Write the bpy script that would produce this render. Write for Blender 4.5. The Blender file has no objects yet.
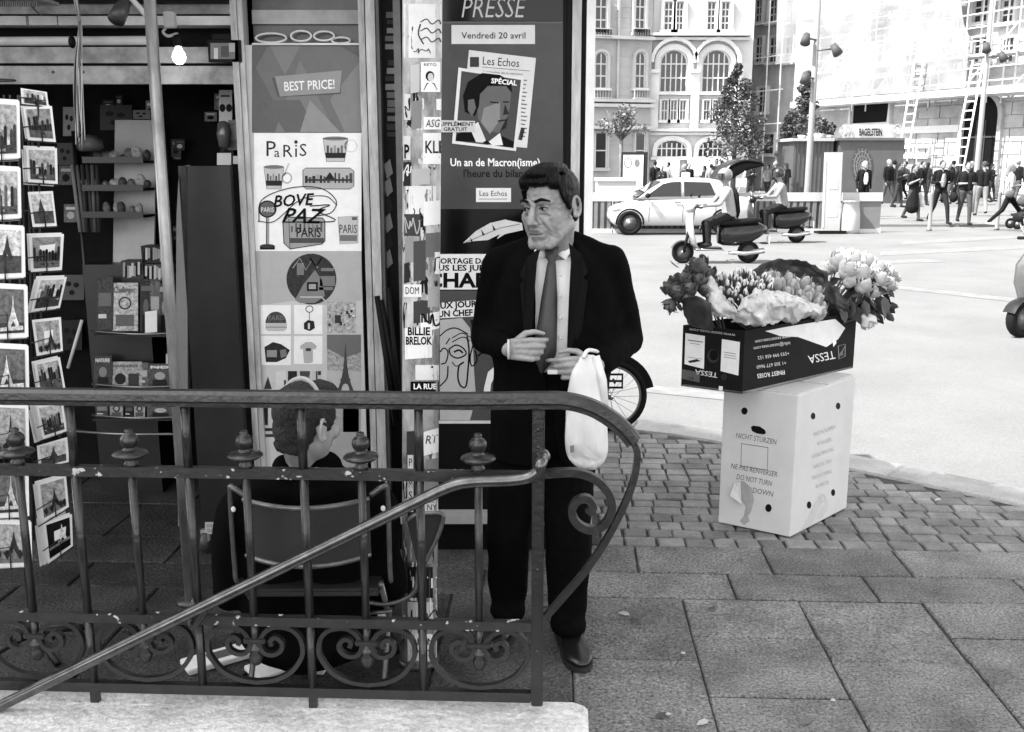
import bpy, bmesh, math, random
import numpy as np
from mathutils import Vector, Matrix, noise
SC = bpy.context.scene
COL = SC.collection
R = math.radians
V3 = Vector
random.seed(7)

# ---------------------------------------------------------------- camera, sky, sun, exposure
PITCH = R(11.53); CAMZ = 1.70; FPX = 1000.0
cam = bpy.data.cameras.new('camera'); cam.sensor_width = 36.0; cam.lens = 36.0 * FPX / 1024.0
cam.clip_end = 2000; cam.clip_start = 0.05
camo = bpy.data.objects.new('camera', cam); COL.objects.link(camo)
camo.location = (0, 0, CAMZ); camo.rotation_euler = (R(90) - PITCH, 0, 0)
SC.camera = camo
SUN_EL = R(52.0)
SUN_TRAVEL = V3((0.93, 0.37, 0)).normalized()            # horizontal direction the light travels
w = bpy.data.worlds.new('World'); SC.world = w; w.use_nodes = True
nt = w.node_tree; nt.nodes.clear()
sky = nt.nodes.new('ShaderNodeTexSky'); sky.sky_type = 'NISHITA'; sky.sun_disc = False
sky.sun_elevation = SUN_EL
to_sun = -SUN_TRAVEL
sky.sun_rotation = math.atan2(to_sun.x, to_sun.y)
bw = nt.nodes.new('ShaderNodeRGBToBW'); bg = nt.nodes.new('ShaderNodeBackground'); out = nt.nodes.new('ShaderNodeOutputWorld')
bg.inputs[1].default_value = 0.15
nt.links.new(sky.outputs[0], bw.inputs[0]); nt.links.new(bw.outputs[0], bg.inputs[0]); nt.links.new(bg.outputs[0], out.inputs[0])
sl = bpy.data.lights.new('sun', 'SUN'); sl.energy = 3.05; sl.angle = R(0.5); sl.color = (1, 0.995, 0.985)
so = bpy.data.objects.new('sun', sl); COL.objects.link(so)
sd = V3((SUN_TRAVEL.x * math.cos(SUN_EL), SUN_TRAVEL.y * math.cos(SUN_EL), -math.sin(SUN_EL)))
so.rotation_euler = sd.to_track_quat('-Z', 'Y').to_euler()
so.location = (-10, -4, 20)
SC.view_settings.view_transform = 'Standard'; SC.view_settings.look = 'None'
SC.view_settings.exposure = 2.3; SC.view_settings.gamma = 1.0
SC.view_settings.use_curve_mapping = False

# ---------------------------------------------------------------- picture -> world helpers
cp, sp_ = math.cos(PITCH), math.sin(PITCH)
def ray(px, py):
    u = (px - 512) / FPX; v = (366 - py) / FPX
    return V3((u, cp + v * sp_, -sp_ + v * cp))
CAMP = V3((0, 0, CAMZ))
def PY(px, py, Y):
    d = ray(px, py); return CAMP + d * (Y / d.y)
def PZ(px, py, z=0.0):
    d = ray(px, py); return CAMP + d * ((z - CAMZ) / d.z)
def PN(px, py, o, n):
    d = ray(px, py); return CAMP + d * ((o - CAMP).dot(n) / d.dot(n))

# ---------------------------------------------------------------- materials (all greys)
MATS = {}
def mat(name, v, rough=0.6, var=0.18, scale=9.0, bump=0.0, bscale=None, metal=0.0, spec=0.5, coat=0.0, island=0.0, detail=6, lo=None, hi=None, stretch=None):
    if name in MATS: return MATS[name]
    m = bpy.data.materials.new(name); m.use_nodes = True
    n = m.node_tree.nodes; l = m.node_tree.links; b = n['Principled BSDF']
    b.inputs['Roughness'].default_value = rough; b.inputs['Metallic'].default_value = metal
    b.inputs['Specular IOR Level'].default_value = spec
    if coat: b.inputs['Coat Weight'].default_value = coat; b.inputs['Coat Roughness'].default_value = 0.12
    tc = n.new('ShaderNodeTexCoord'); vec = tc.outputs['Object']
    if stretch:
        mp = n.new('ShaderNodeMapping'); mp.inputs['Scale'].default_value = stretch
        l.new(vec, mp.inputs['Vector']); vec = mp.outputs[0]
    nz = n.new('ShaderNodeTexNoise'); nz.inputs['Scale'].default_value = scale; nz.inputs['Detail'].default_value = detail
    nz.inputs['Roughness'].default_value = 0.65
    l.new(vec, nz.inputs['Vector'])
    rp = n.new('ShaderNodeValToRGB'); l.new(nz.outputs['Fac'], rp.inputs[0])
    a = v * (1 - var) if lo is None else lo; c = min(0.95, v * (1 + var)) if hi is None else hi
    rp.color_ramp.elements[0].position = 0.32; rp.color_ramp.elements[1].position = 0.68
    rp.color_ramp.elements[0].color = (a, a, a, 1); rp.color_ramp.elements[1].color = (c, c, c, 1)
    colout = rp.outputs[0]
    if island:
        g = n.new('ShaderNodeNewGeometry'); mr = n.new('ShaderNodeMapRange')
        mr.inputs[3].default_value = 1 - island; mr.inputs[4].default_value = 1 + island
        l.new(g.outputs['Random Per Island'], mr.inputs[0])
        mx = n.new('ShaderNodeMix'); mx.data_type = 'RGBA'; mx.blend_type = 'MULTIPLY'; mx.inputs[0].default_value = 1
        l.new(colout, mx.inputs[6]); l.new(mr.outputs[0], mx.inputs[7]); colout = mx.outputs[2]
    l.new(colout, b.inputs['Base Color'])
    if bump:
        n2 = n.new('ShaderNodeTexNoise'); n2.inputs['Scale'].default_value = bscale or scale * 6; n2.inputs['Detail'].default_value = 8
        l.new(vec, n2.inputs['Vector'])
        bp = n.new('ShaderNodeBump'); bp.inputs['Strength'].default_value = bump; bp.inputs['Distance'].default_value = 0.02
        l.new(n2.outputs['Fac'], bp.inputs['Height']); l.new(bp.outputs[0], b.inputs['Normal'])
    MATS[name] = m; return m
def emis(name, v, s):
    if name in MATS: return MATS[name]
    m = mat(name, v); b = m.node_tree.nodes['Principled BSDF']
    b.inputs['Emission Color'].default_value = (1, 1, 1, 1); b.inputs['Emission Strength'].default_value = s
    return m
def glassy(name, v=0.03, rough=0.04, alpha=None):
    m = mat(name, v, rough=rough, var=0.05, spec=0.4, coat=0.1)
    if alpha is not None: m.node_tree.nodes['Principled BSDF'].inputs['Alpha'].default_value = alpha
    return m
def gray(v, rough=0.6):
    return mat('print_grey_%03d' % int(round(v * 1000)), v, rough=rough, var=0.06, scale=20, spec=0.12)

def photo(v):      # printed photograph: same tone with picture-like mottling
    return mat('photo_print_%03d' % int(round(v * 1000)), v, rough=0.45, var=0.6, scale=75, detail=9, spec=0.15)

# ---------------------------------------------------------------- mesh builder
TEXTC = {}
def text_geo(s, bold=0.0, shear=0.0, space=1.0):
    k = (s, bold, shear, space)
    if k in TEXTC: return TEXTC[k]
    cu = bpy.data.curves.new('t', 'FONT'); cu.body = s; cu.size = 1.0; cu.offset = bold; cu.shear = shear
    cu.space_character = space; cu.resolution_u = 2; cu.fill_mode = 'FRONT'
    o = bpy.data.objects.new('t', cu); COL.objects.link(o)
    dg = bpy.context.evaluated_depsgraph_get(); me = bpy.data.meshes.new_from_object(o.evaluated_get(dg))
    vs = [(v.co.x, v.co.y) for v in me.vertices]; fs = [tuple(p.vertices) for p in me.polygons]
    bpy.data.objects.remove(o); bpy.data.curves.remove(cu); bpy.data.meshes.remove(me)
    w_ = max([v[0] for v in vs], default=0); TEXTC[k] = (vs, fs, w_); return TEXTC[k]

def spline(pts, n=8, closed=False):
    pts = [V3(p) for p in pts]; out_ = []; N = len(pts)
    rng = range(N if closed else N - 1)
    for i in rng:
        p0 = pts[(i - 1) % N] if (closed or i > 0) else pts[0] * 2 - pts[1]
        p1 = pts[i]; p2 = pts[(i + 1) % N]
        p3 = pts[(i + 2) % N] if (closed or i + 2 < N) else p2 * 2 - p1
        for k in range(n):
            t = k / n
            out_.append(0.5 * ((2 * p1) + (p2 - p0) * t + (2 * p0 - 5 * p1 + 4 * p2 - p3) * t * t + (3 * p1 - p0 - 3 * p2 + p3) * t ** 3))
    if not closed: out_.append(pts[-1])
    return out_

class MB:
    def __init__(s): s.v = []; s.f = []; s.m = []; s.sm = []; s.mats = []
    def mi(s, m):
        if m not in s.mats: s.mats.append(m)
        return s.mats.index(m)
    def add(s, vs, fs, m, smooth=False, M=None):
        o = len(s.v); s.v += [(M @ V3(v) if M else V3(v)) for v in vs]; i = s.mi(m)
        for f in fs: s.f.append(tuple(o + k for k in f)); s.m.append(i); s.sm.append(smooth)
        return s
    def box(s, c, d, m, M=None, bev=0.0, rz=0.0, R3=None):
        x, y, z = d[0] / 2, d[1] / 2, d[2] / 2
        T = Matrix.Translation(V3(c)) @ (R3 if R3 else Matrix.Rotation(rz, 4, 'Z'))
        if M: T = M @ T
        if bev:
            bm = bmesh.new(); bmesh.ops.create_cube(bm, size=1)
            for v in bm.verts: v.co = V3((v.co.x * d[0], v.co.y * d[1], v.co.z * d[2]))
            bmesh.ops.bevel(bm, geom=bm.edges[:], offset=bev, segments=2, affect='EDGES')
            bm.verts.index_update()
            s.add([v.co.copy() for v in bm.verts], [tuple(v.index for v in f.verts) for f in bm.faces], m, False, T); bm.free()
        else:
            vs = [(-x, -y, -z), (x, -y, -z), (x, y, -z), (-x, y, -z), (-x, -y, z), (x, -y, z), (x, y, z), (-x, y, z)]
            s.add(vs, [(3, 2, 1, 0), (4, 5, 6, 7), (0, 1, 5, 4), (1, 2, 6, 5), (2, 3, 7, 6), (3, 0, 4, 7)], m, False, T)
        return s
    def hexa(s, P, m):   # 8 points: bottom 4, top 4
        s.add(P, [(3, 2, 1, 0), (4, 5, 6, 7), (0, 1, 5, 4), (1, 2, 6, 5), (2, 3, 7, 6), (3, 0, 4, 7)], m); return s
    def sweep(s, pts, prof, m, up=None, closed=False, smooth=True, scale=None, M=None, caps=True):
        pts = [V3(p) for p in pts]; N = len(pts); k = len(prof); vs = []
        prevn = None
        for i, p in enumerate(pts):
            a = pts[i - 1] if (i > 0 or closed) else pts[i]; b = pts[(i + 1) % N] if (i < N - 1 or closed) else pts[i]
            t = (b - a).normalized() if (b - a).length > 1e-9 else V3((0, 0, 1))
            if up is not None:
                u = V3(up); n = u.cross(t)
                if n.length < 1e-6: n = V3((1, 0, 0)).cross(t)
                n.normalize(); bb = t.cross(n)
            else:
                if prevn is None:
                    h = V3((0, 0, 1)) if abs(t.z) < 0.9 else V3((1, 0, 0)); n = h.cross(t).normalized()
                else:
                    n = prevn - t * prevn.dot(t); n = n.normalized() if n.length > 1e-6 else V3((1, 0, 0))
                prevn = n; bb = t.cross(n)
            sc = scale[i] if scale is not None else 1.0
            for (x, y) in prof: vs.append(p + n * (x * sc) + bb * (y * sc))
        fs = []
        for i in range(N if closed else N - 1):
            j = (i + 1) % N
            for q in range(k): fs.append((i * k + q, i * k + (q + 1) % k, j * k + (q + 1) % k, j * k + q))
        if caps and not closed:
            fs.append(tuple(range(k))[::-1]); fs.append(tuple((N - 1) * k + q for q in range(k)))
        return s.add(vs, fs, m, smooth, M)
    def tube(s, pts, r, m, n=8, closed=False, M=None, smooth=True):
        pts = [V3(p) for p in pts]
        if isinstance(r, (int, float)): sc = [r] * len(pts)
        else: sc = list(r)
        prof = [(math.cos(2 * math.pi * i / n), math.sin(2 * math.pi * i / n)) for i in range(n)]
        return s.sweep(pts, prof, m, closed=closed, smooth=smooth, scale=sc, M=M)
    def bar(s, pts, w_, h, m, up, closed=False, M=None):
        return s.sweep(pts, [(-w_ / 2, -h / 2), (w_ / 2, -h / 2), (w_ / 2, h / 2), (-w_ / 2, h / 2)], m, up=up, closed=closed, smooth=False, M=M)
    def lathe(s, prof, m, n=16, M=None, smooth=True, sx=1.0, sy=1.0):
        vs = []; fs = []; k = len(prof)
        for i in range(n):
            a = 2 * math.pi * i / n
            for (r, z) in prof: vs.append((r * math.cos(a) * sx, r * math.sin(a) * sy, z))
        for i in range(n):
            j = (i + 1) % n
            for q in range(k - 1): fs.append((i * k + q, j * k + q, j * k + q + 1, i * k + q + 1))
        if prof[0][0] > 1e-5: fs.append(tuple(i * k for i in range(n))[::-1])
        if prof[-1][0] > 1e-5: fs.append(tuple(i * k + k - 1 for i in range(n)))
        return s.add(vs, fs, m, smooth, M)
    def cyl(s, a, b, r, m, n=14, r2=None, smooth=True):
        return s.tube([a, b], [r, r if r2 is None else r2], m, n=n, smooth=smooth)
    def ell(s, c, r, m, n=12, k=8, M=None, Rm=None):
        vs = [(0, 0, -1)]; fs = []
        for i in range(1, k):
            a = -math.pi / 2 + math.pi * i / k
            for j in range(n): b = 2 * math.pi * j / n; vs.append((math.cos(a) * math.cos(b), math.cos(a) * math.sin(b), math.sin(a)))
        vs.append((0, 0, 1)); top = len(vs) - 1
        for j in range(n): fs.append((0, 1 + (j + 1) % n, 1 + j)); fs.append((top, top - n + j, top - n + (j + 1) % n))
        for i in range(k - 2):
            for j in range(n): a = 1 + i * n; fs.append((a + j, a + (j + 1) % n, a + n + (j + 1) % n, a + n + j))
        T = Matrix.Translation(V3(c)) @ (Rm.to_4x4() if Rm is not None else Matrix.Identity(4)) @ Matrix.Diagonal((r[0], r[1], r[2], 1))
        return s.add(vs, fs, m, True, (M @ T) if M else T)
    def cap(s, a, b, ra, rb, m, n=12):   # rounded tapered limb
        a, b = V3(a), V3(b); t = (b - a); L = t.length; t = t / L if L > 1e-6 else V3((0, 0, 1))
        pts = []; rr = []
        for q in (90, 60, 30): pts.append(a - t * ra * math.sin(R(q))); rr.append(max(ra * math.cos(R(q)), 1e-4))
        for q in range(4): f = q / 3; pts.append(a.lerp(b, f)); rr.append(ra + (rb - ra) * f)
        for q in (30, 60, 90): pts.append(b + t * rb * math.sin(R(q))); rr.append(max(rb * math.cos(R(q)), 1e-4))
        return s.tube(pts, rr, m, n=n)
    def loft(s, rings, m, smooth=True, caps=True, closed=True, M=None):
        k = len(rings[0]); vs = [V3(p) for r in rings for p in r]; fs = []
        for i in range(len(rings) - 1):
            for q in range(k if closed else k - 1):
                fs.append((i * k + q, i * k + (q + 1) % k, (i + 1) * k + (q + 1) % k, (i + 1) * k + q))
        if caps: fs.append(tuple(range(k))[::-1]); fs.append(tuple((len(rings) - 1) * k + q for q in range(k)))
        return s.add(vs, fs, m, smooth, M)
    def prism(s, poly, d, m, M=None, axis='y'):   # polygon in local XZ extruded along +-Y (d total)
        k = len(poly); f = (lambda x, z, y: (x, y, z)) if axis == 'y' else ((lambda x, z, y: (y, x, z)) if axis == 'x' else (lambda x, z, y: (x, z, y)))
        vs = [f(x, z, -d / 2) for x, z in poly] + [f(x, z, d / 2) for x, z in poly]
        fs = [tuple(range(k)), tuple(range(2 * k - 1, k - 1, -1))] + [(i, i + k, (i + 1) % k + k, (i + 1) % k) for i in range(k)]
        return s.add(vs, fs, m, False, M)
    def transform(s, M): s.v = [M @ v for v in s.v]; return s
    def mesh(s, name):
        me = bpy.data.meshes.new(name); me.from_pydata([tuple(v) for v in s.v], [], s.f)
        for m in s.mats: me.materials.append(m)
        me.polygons.foreach_set('material_index', s.m); me.polygons.foreach_set('use_smooth', s.sm); me.update(); return me
    def build(s, name, parent=None, world=False, loc=None, fixn=True):
        if parent is not None and world: s.transform(PM[parent].inverted())
        if loc is not None: s.transform(Matrix.Translation(-V3(loc)))
        me = s.mesh(name)
        if fixn:
            bm = bmesh.new(); bm.from_mesh(me); bmesh.ops.recalc_face_normals(bm, faces=bm.faces[:]); bm.to_mesh(me); bm.free()
        o = bpy.data.objects.new(name, me); COL.objects.link(o)
        if parent is not None: o.parent = parent; PM[o] = PM[parent]
        else:
            PM[o] = Matrix.Translation(V3(loc)) if loc is not None else Matrix.Identity(4)
            if loc is not None: o.location = loc
        return o
PM = {}
def thing(name, label, cat, loc=(0, 0, 0), rz=0.0, group=None, kind=None):
    o = bpy.data.objects.new(name, None); COL.objects.link(o); o.location = loc; o.rotation_euler = (0, 0, rz)
    o.empty_display_size = 0.1; PM[o] = Matrix.Translation(V3(loc)) @ Matrix.Rotation(rz, 4, 'Z')
    return tag(o, label, cat, group, kind)
def tag(o, label=None, cat=None, group=None, kind=None):
    if label: o['label'] = label
    if cat: o['category'] = cat
    if group: o['group'] = group
    if kind: o['kind'] = kind
    return o
def dup(root, loc, rz=0.0, label=None, sc=None, group=None):
    def cp_(o, par):
        c = o.copy(); COL.objects.link(c); PM[c] = None
        if par is not None: c.parent = par
        for ch in o.children: cp_(ch, c)
        return c
    r = cp_(root, None); r.location = loc; r.rotation_euler = (0, 0, rz)
    if sc: r.scale = sc if not isinstance(sc, (int, float)) else (sc, sc, sc)
    if label: r['label'] = label
    if group: r['group'] = group
    return r

# flat printed artwork: given in picture coordinates and laid on a real plane (or wrapped on a post)
class Flat:
    def __init__(s, mb, o, n, step=0.0007, wrap=None):
        s.mb = mb; s.o = V3(o); s.n = V3(n).normalized(); s.step = step; s.wrap = wrap
    def p(s, x, y, l=1):
        if s.wrap: return s.wrap(x, y, l)
        return PN(x, y, s.o, s.n) + s.n * (s.step * l)
    def poly(s, pts, m, l=1):
        if s.wrap:
            return s.mb.add([s.p(x, y, l) for x, y in pts], [tuple(range(len(pts)))], m)
        s.mb.add([s.p(x, y, l) for x, y in pts], [tuple(range(len(pts)))], m); return s
    def rect(s, x0, y0, x1, y1, m, l=1, sub=1):
        if s.wrap: sub = max(sub, 8)
        xs = [x0 + (x1 - x0) * i / sub for i in range(sub + 1)]
        vs = [s.p(x, y0, l) for x in xs] + [s.p(x, y1, l) for x in xs]; k = sub + 1
        s.mb.add(vs, [(i, i + 1, k + i + 1, k + i) for i in range(sub)], m, bool(s.wrap)); return s
    def quad(s, pts, m, l=1, sub=6):
        a, b, c, d = [V3((p[0], p[1], 0)) for p in pts]
        vs = []
        for i in range(sub + 1): f = i / sub; q = a.lerp(b, f); vs.append(s.p(q.x, q.y, l)); q = d.lerp(c, f); vs.append(s.p(q.x, q.y, l))
        s.mb.add(vs, [(2 * i, 2 * i + 2, 2 * i + 3, 2 * i + 1) for i in range(sub)], m, bool(s.wrap)); return s
    def circ(s, x, y, rx, ry, m, l=1, n=24):
        return s.poly([(x + rx * math.cos(2 * math.pi * i / n), y + ry * math.sin(2 * math.pi * i / n)) for i in range(n)], m, l)
    def line(s, pts, w_, m, l=1, closed=False, sm=0):
        P = [V3((x, y, 0)) for x, y in pts]
        if sm: P = spline(P, sm, closed)
        N = len(P); vs = []
        for i in range(N):
            a = P[i - 1] if (i > 0 or closed) else P[i]; b = P[(i + 1) % N] if (i < N - 1 or closed) else P[i]
            t = (b - a); t = t.normalized() if t.length > 1e-6 else V3((1, 0, 0)); nn = V3((-t.y, t.x, 0)) * w_ / 2
            q = P[i] + nn; vs.append(s.p(q.x, q.y, l)); q = P[i] - nn; vs.append(s.p(q.x, q.y, l))
        fs = [(2 * i, 2 * i + 1, (2 * i + 3) % (2 * N), (2 * i + 2) % (2 * N)) for i in range(N if closed else N - 1)]
        s.mb.add(vs, fs, m); return s
    def ring(s, x, y, rx, ry, w_, m, l=1):
        return s.line([(x + rx * math.cos(2 * math.pi * i / 20), y + ry * math.sin(2 * math.pi * i / 20)) for i in range(20)], w_, m, l, closed=True)
    def text(s, t, x, y, h, m, l=2, width=None, rot=0.0, bold=0.0, shear=0.0, align='l', space=1.0, flip=False):
        vs, fs, w_ = text_geo(t, bold, shear, space)
        if not vs: return s
        sy = h / 0.73; sx = sy if width is None else width / max(w_, 1e-6)
        ox = 0.0 if align == 'l' else (-w_ * sx / 2 if align == 'c' else -w_ * sx)
        c_, s_ = math.cos(rot), math.sin(rot); out_ = []
        for (a, b) in vs:
            gx = ox + a * sx; gy = -b * sy
            if flip: gx, gy = -gx, -gy
            out_.append(s.p(x + gx * c_ - gy * s_, y + gx * s_ + gy * c_, l))
        s.mb.add(out_, fs, m); return s

# ---------------------------------------------------------------- bodies: joined primitives -> one continuous skin
def remesh_mb(mb, voxel, smooth=2, name='tmp', sfac=0.5):
    me = mb.mesh(name); o = bpy.data.objects.new(name, me); COL.objects.link(o)
    md = o.modifiers.new('r', 'REMESH'); md.mode = 'VOXEL'; md.voxel_size = voxel; md.adaptivity = 0
    dg = bpy.context.evaluated_depsgraph_get(); dg.update()
    me2 = bpy.data.meshes.new_from_object(o.evaluated_get(dg))
    bpy.data.objects.remove(o); bpy.data.meshes.remove(me)
    if smooth:
        bm = bmesh.new(); bm.from_mesh(me2)
        for _ in range(smooth): bmesh.ops.smooth_vert(bm, verts=bm.verts[:], factor=sfac, use_axis_x=True, use_axis_y=True, use_axis_z=True)
        bm.to_mesh(me2); bm.free()
    me2.polygons.foreach_set('use_smooth', [True] * len(me2.polygons))
    return me2
class Prims:
    def __init__(s): s.L = []
    def c(s, a, b, ra, rb, lab): s.L.append(('c', V3(a), V3(b), ra, rb, lab)); return s
    def e(s, c, r, lab, Rm=None): s.L.append(('e', V3(c), V3(r), Rm, None, lab)); return s
    def xform(s, M):
        R3 = M.to_3x3().normalized()
        s.L = [(k, M @ a, (M @ b if k == 'c' else b), (ra if k == 'c' else (R3 @ ra if ra is not None else R3)), rb, lab) for k, a, b, ra, rb, lab in s.L]; return s
    def mesh(s, matmap, voxel, smooth=2, name='body', only=None, bias=None):
        mb = MB(); d = list(matmap.values())[0]
        for k, a, b, ra, rb, lab in s.L:
            if k == 'c': mb.cap(a, b, ra, rb, d)
            else: mb.ell(a, b, d, n=20, k=14, Rm=ra)
        me = remesh_mb(mb, voxel, smooth, name)
        me.materials.clear(); labs = list(matmap.keys())
        for q in labs: me.materials.append(matmap[q])
        n = len(me.polygons); P = np.empty(n * 3, 'f'); me.polygons.foreach_get('center', P); P = P.reshape(-1, 3)
        best = np.full(n, 1e9); idx = np.zeros(n, 'i')
        for k, a, b, ra, rb, lab in s.L:
            if lab not in labs: continue
            if k == 'c':
                A = np.array(a); D = np.array(b) - A; L2 = max(float(D @ D), 1e-9)
                t = np.clip(((P - A) @ D) / L2, 0, 1); q = np.linalg.norm(P - A - t[:, None] * D, axis=1) - (ra + (rb - ra) * t)
            else:
                Q = P - np.array(a)
                if ra is not None: Q = Q @ np.array(ra)
                r = np.array(b); q = (np.linalg.norm(Q / r, axis=1) - 1) * r.min()
            q = q + (bias or {}).get(lab, 0)
            k2 = q < best; best[k2] = q[k2]; idx[k2] = labs.index(lab)
        me.polygons.foreach_set('material_index', idx.astype('i')); me.update(); return me
def mesh_obj(name, me, loc=(0, 0, 0), parent=None):
    o = bpy.data.objects.new(name, me); COL.objects.link(o); o.location = loc
    if parent is not None: o.parent = parent; o.location = (0, 0, 0); PM[o] = PM[parent]
    else: PM[o] = Matrix.Translation(V3(loc))
    return o
# ================================================================ GROUND
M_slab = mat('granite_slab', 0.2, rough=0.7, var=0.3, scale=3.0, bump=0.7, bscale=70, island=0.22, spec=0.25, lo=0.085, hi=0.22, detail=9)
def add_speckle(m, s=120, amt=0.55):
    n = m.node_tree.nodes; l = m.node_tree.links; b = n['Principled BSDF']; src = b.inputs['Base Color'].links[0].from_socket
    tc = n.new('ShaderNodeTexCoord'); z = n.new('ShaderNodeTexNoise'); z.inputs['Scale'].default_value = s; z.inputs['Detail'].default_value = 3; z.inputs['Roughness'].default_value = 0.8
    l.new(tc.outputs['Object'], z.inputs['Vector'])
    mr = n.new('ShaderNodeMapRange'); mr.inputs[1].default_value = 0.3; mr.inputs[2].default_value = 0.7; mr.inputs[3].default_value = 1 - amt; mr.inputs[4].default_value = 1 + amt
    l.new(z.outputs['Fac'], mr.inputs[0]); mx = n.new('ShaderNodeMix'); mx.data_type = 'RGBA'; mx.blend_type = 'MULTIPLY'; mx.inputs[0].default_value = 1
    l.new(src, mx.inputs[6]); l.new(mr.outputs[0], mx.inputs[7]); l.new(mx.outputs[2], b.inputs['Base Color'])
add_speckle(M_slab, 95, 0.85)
M_slabd = mat('shade_dark_slab', 0.07, rough=0.7, var=0.5, scale=2.5, bump=0.6, bscale=70, island=0.25, spec=0.2, lo=0.02, hi=0.065, detail=9)  # darker slabs: shade on the kiosk side is put into their colour
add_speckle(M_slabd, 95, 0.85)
M_slabm = mat('half_shade_slab', 0.1, rough=0.7, var=0.5, scale=2.5, bump=0.6, bscale=70, island=0.2, spec=0.2, lo=0.05, hi=0.13, detail=9)  # middle tone, softens the edge of the shade painted into the slabs
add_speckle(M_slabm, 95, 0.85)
M_cobble = mat('cobble_stone', 0.17, rough=0.65, var=0.35, scale=5, bump=0.4, bscale=60, island=0.3, spec=0.3); add_speckle(M_cobble, 110, 0.3)
M_joint = mat('joint_dirt', 0.05, rough=0.9, var=0.4, scale=14, bump=0.5)
M_kerb = mat('kerb_granite', 0.3, rough=0.7, var=0.2, scale=4, bump=0.3, bscale=80, island=0.1); add_speckle(M_kerb, 120, 0.25)
M_road = mat('pale_asphalt', 0.13, rough=0.85, var=0.14, scale=0.6, bump=0.25, bscale=60); add_speckle(M_road, 60, 0.2)
M_white = mat('road_paint', 0.15, rough=0.7, var=0.2, scale=6)
M_far = mat('far_pavement', 0.135, rough=0.8, var=0.15, scale=1.2)
M_plinth = mat('pale_limestone', 0.58, rough=0.8, var=0.25, scale=6, bump=0.6, bscale=40); add_speckle(M_plinth, 70, 0.3)

# kerb line (world), from far right round to the left
KL = [(9.0, -0.55), (5.2, 2.85), (3.7, 4.2), (2.72, 5.07), (2.0, 5.72), (1.62, 6.06), (1.31, 6.3), (1.0, 6.47), (0.55, 6.58), (-1.0, 6.7), (-6.0, 6.9), (-16, 7.2)]
KS = [V3((p.x, p.y, 0)) for p in spline([(x, y, 0) for x, y in KL], 10)]
def kerb_off(d):
    o = []
    for i, p in enumerate(KS):
        a = KS[max(i - 1, 0)]; b = KS[min(i + 1, len(KS) - 1)]; t = (b - a).normalized(); n = V3((t.y, -t.x, 0))
        if n.dot(V3((0.65, 0.74, 0))) < 0: n = -n
        o.append(p + n * d)
    return o
def inside(x, y, marg=0.0):
    best = 1e9; sgn = 0
    for i in range(len(KS) - 1):
        a, b = KS[i], KS[i + 1]; ab = b - a; t = max(0, min(1, ((x - a.x) * ab.x + (y - a.y) * ab.y) / max(ab.length_squared, 1e-9)))
        q = a + ab * t; d = math.hypot(x - q.x, y - q.y)
        if d < best: best = d; n = V3((ab.y, -ab.x, 0)); n = n if n.dot(V3((0.65, 0.74, 0))) > 0 else -n; sgn = (x - q.x) * n.x + (y - q.y) * n.y
    return sgn < 0 and best > marg
# road and ground sheets
mb = MB(); mb.add([(-300, -120, -0.13), (300, -120, -0.13), (300, 700, -0.13), (-300, 700, -0.13)], [(0, 1, 2, 3)], M_far); tag(mb.build('ground'), kind='structure')
mb = MB(); mb.add([(-60, -30, -0.126), (60, -30, -0.126), (60, 29.0, -0.126), (-60, 29.0, -0.126)], [(0, 1, 2, 3)], M_road); tag(mb.build('road'), kind='structure')
mb = MB()   # far pavement with a low kerb
mb.hexa([(-60, 29.0, -0.125), (60, 29.0, -0.125), (60, 90, -0.125), (-60, 90, -0.125), (-60, 29.0, -0.06), (60, 29.0, -0.06), (60, 90, -0.06), (-60, 90, -0.06)], M_far); tag(mb.build('far_pavement'), kind='structure')
FARZ = -0.06; ROADZ = -0.126
def gp(px, py, z=ROADZ): return PZ(px, py, z)
mb = MB()
def mark(pts): mb.add([gp(x, y) + V3((0, 0, 0.004)) for x, y in pts], [tuple(range(len(pts)))], M_white)
mark([(884, 287.5), (893, 285.5), (1060, 303), (1060, 307.5)])
mark([(880, 252), (1060, 243), (1060, 247), (880, 256)]); mark([(905, 241), (1060, 233), (1060, 236), (900, 245)])
mark([(820, 262), (930, 259), (945, 262), (820, 266)])
mark([(640, 384), (720, 393), (740, 402), (640, 392)])
tag(mb.build('road_markings'), kind='structure')

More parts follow.
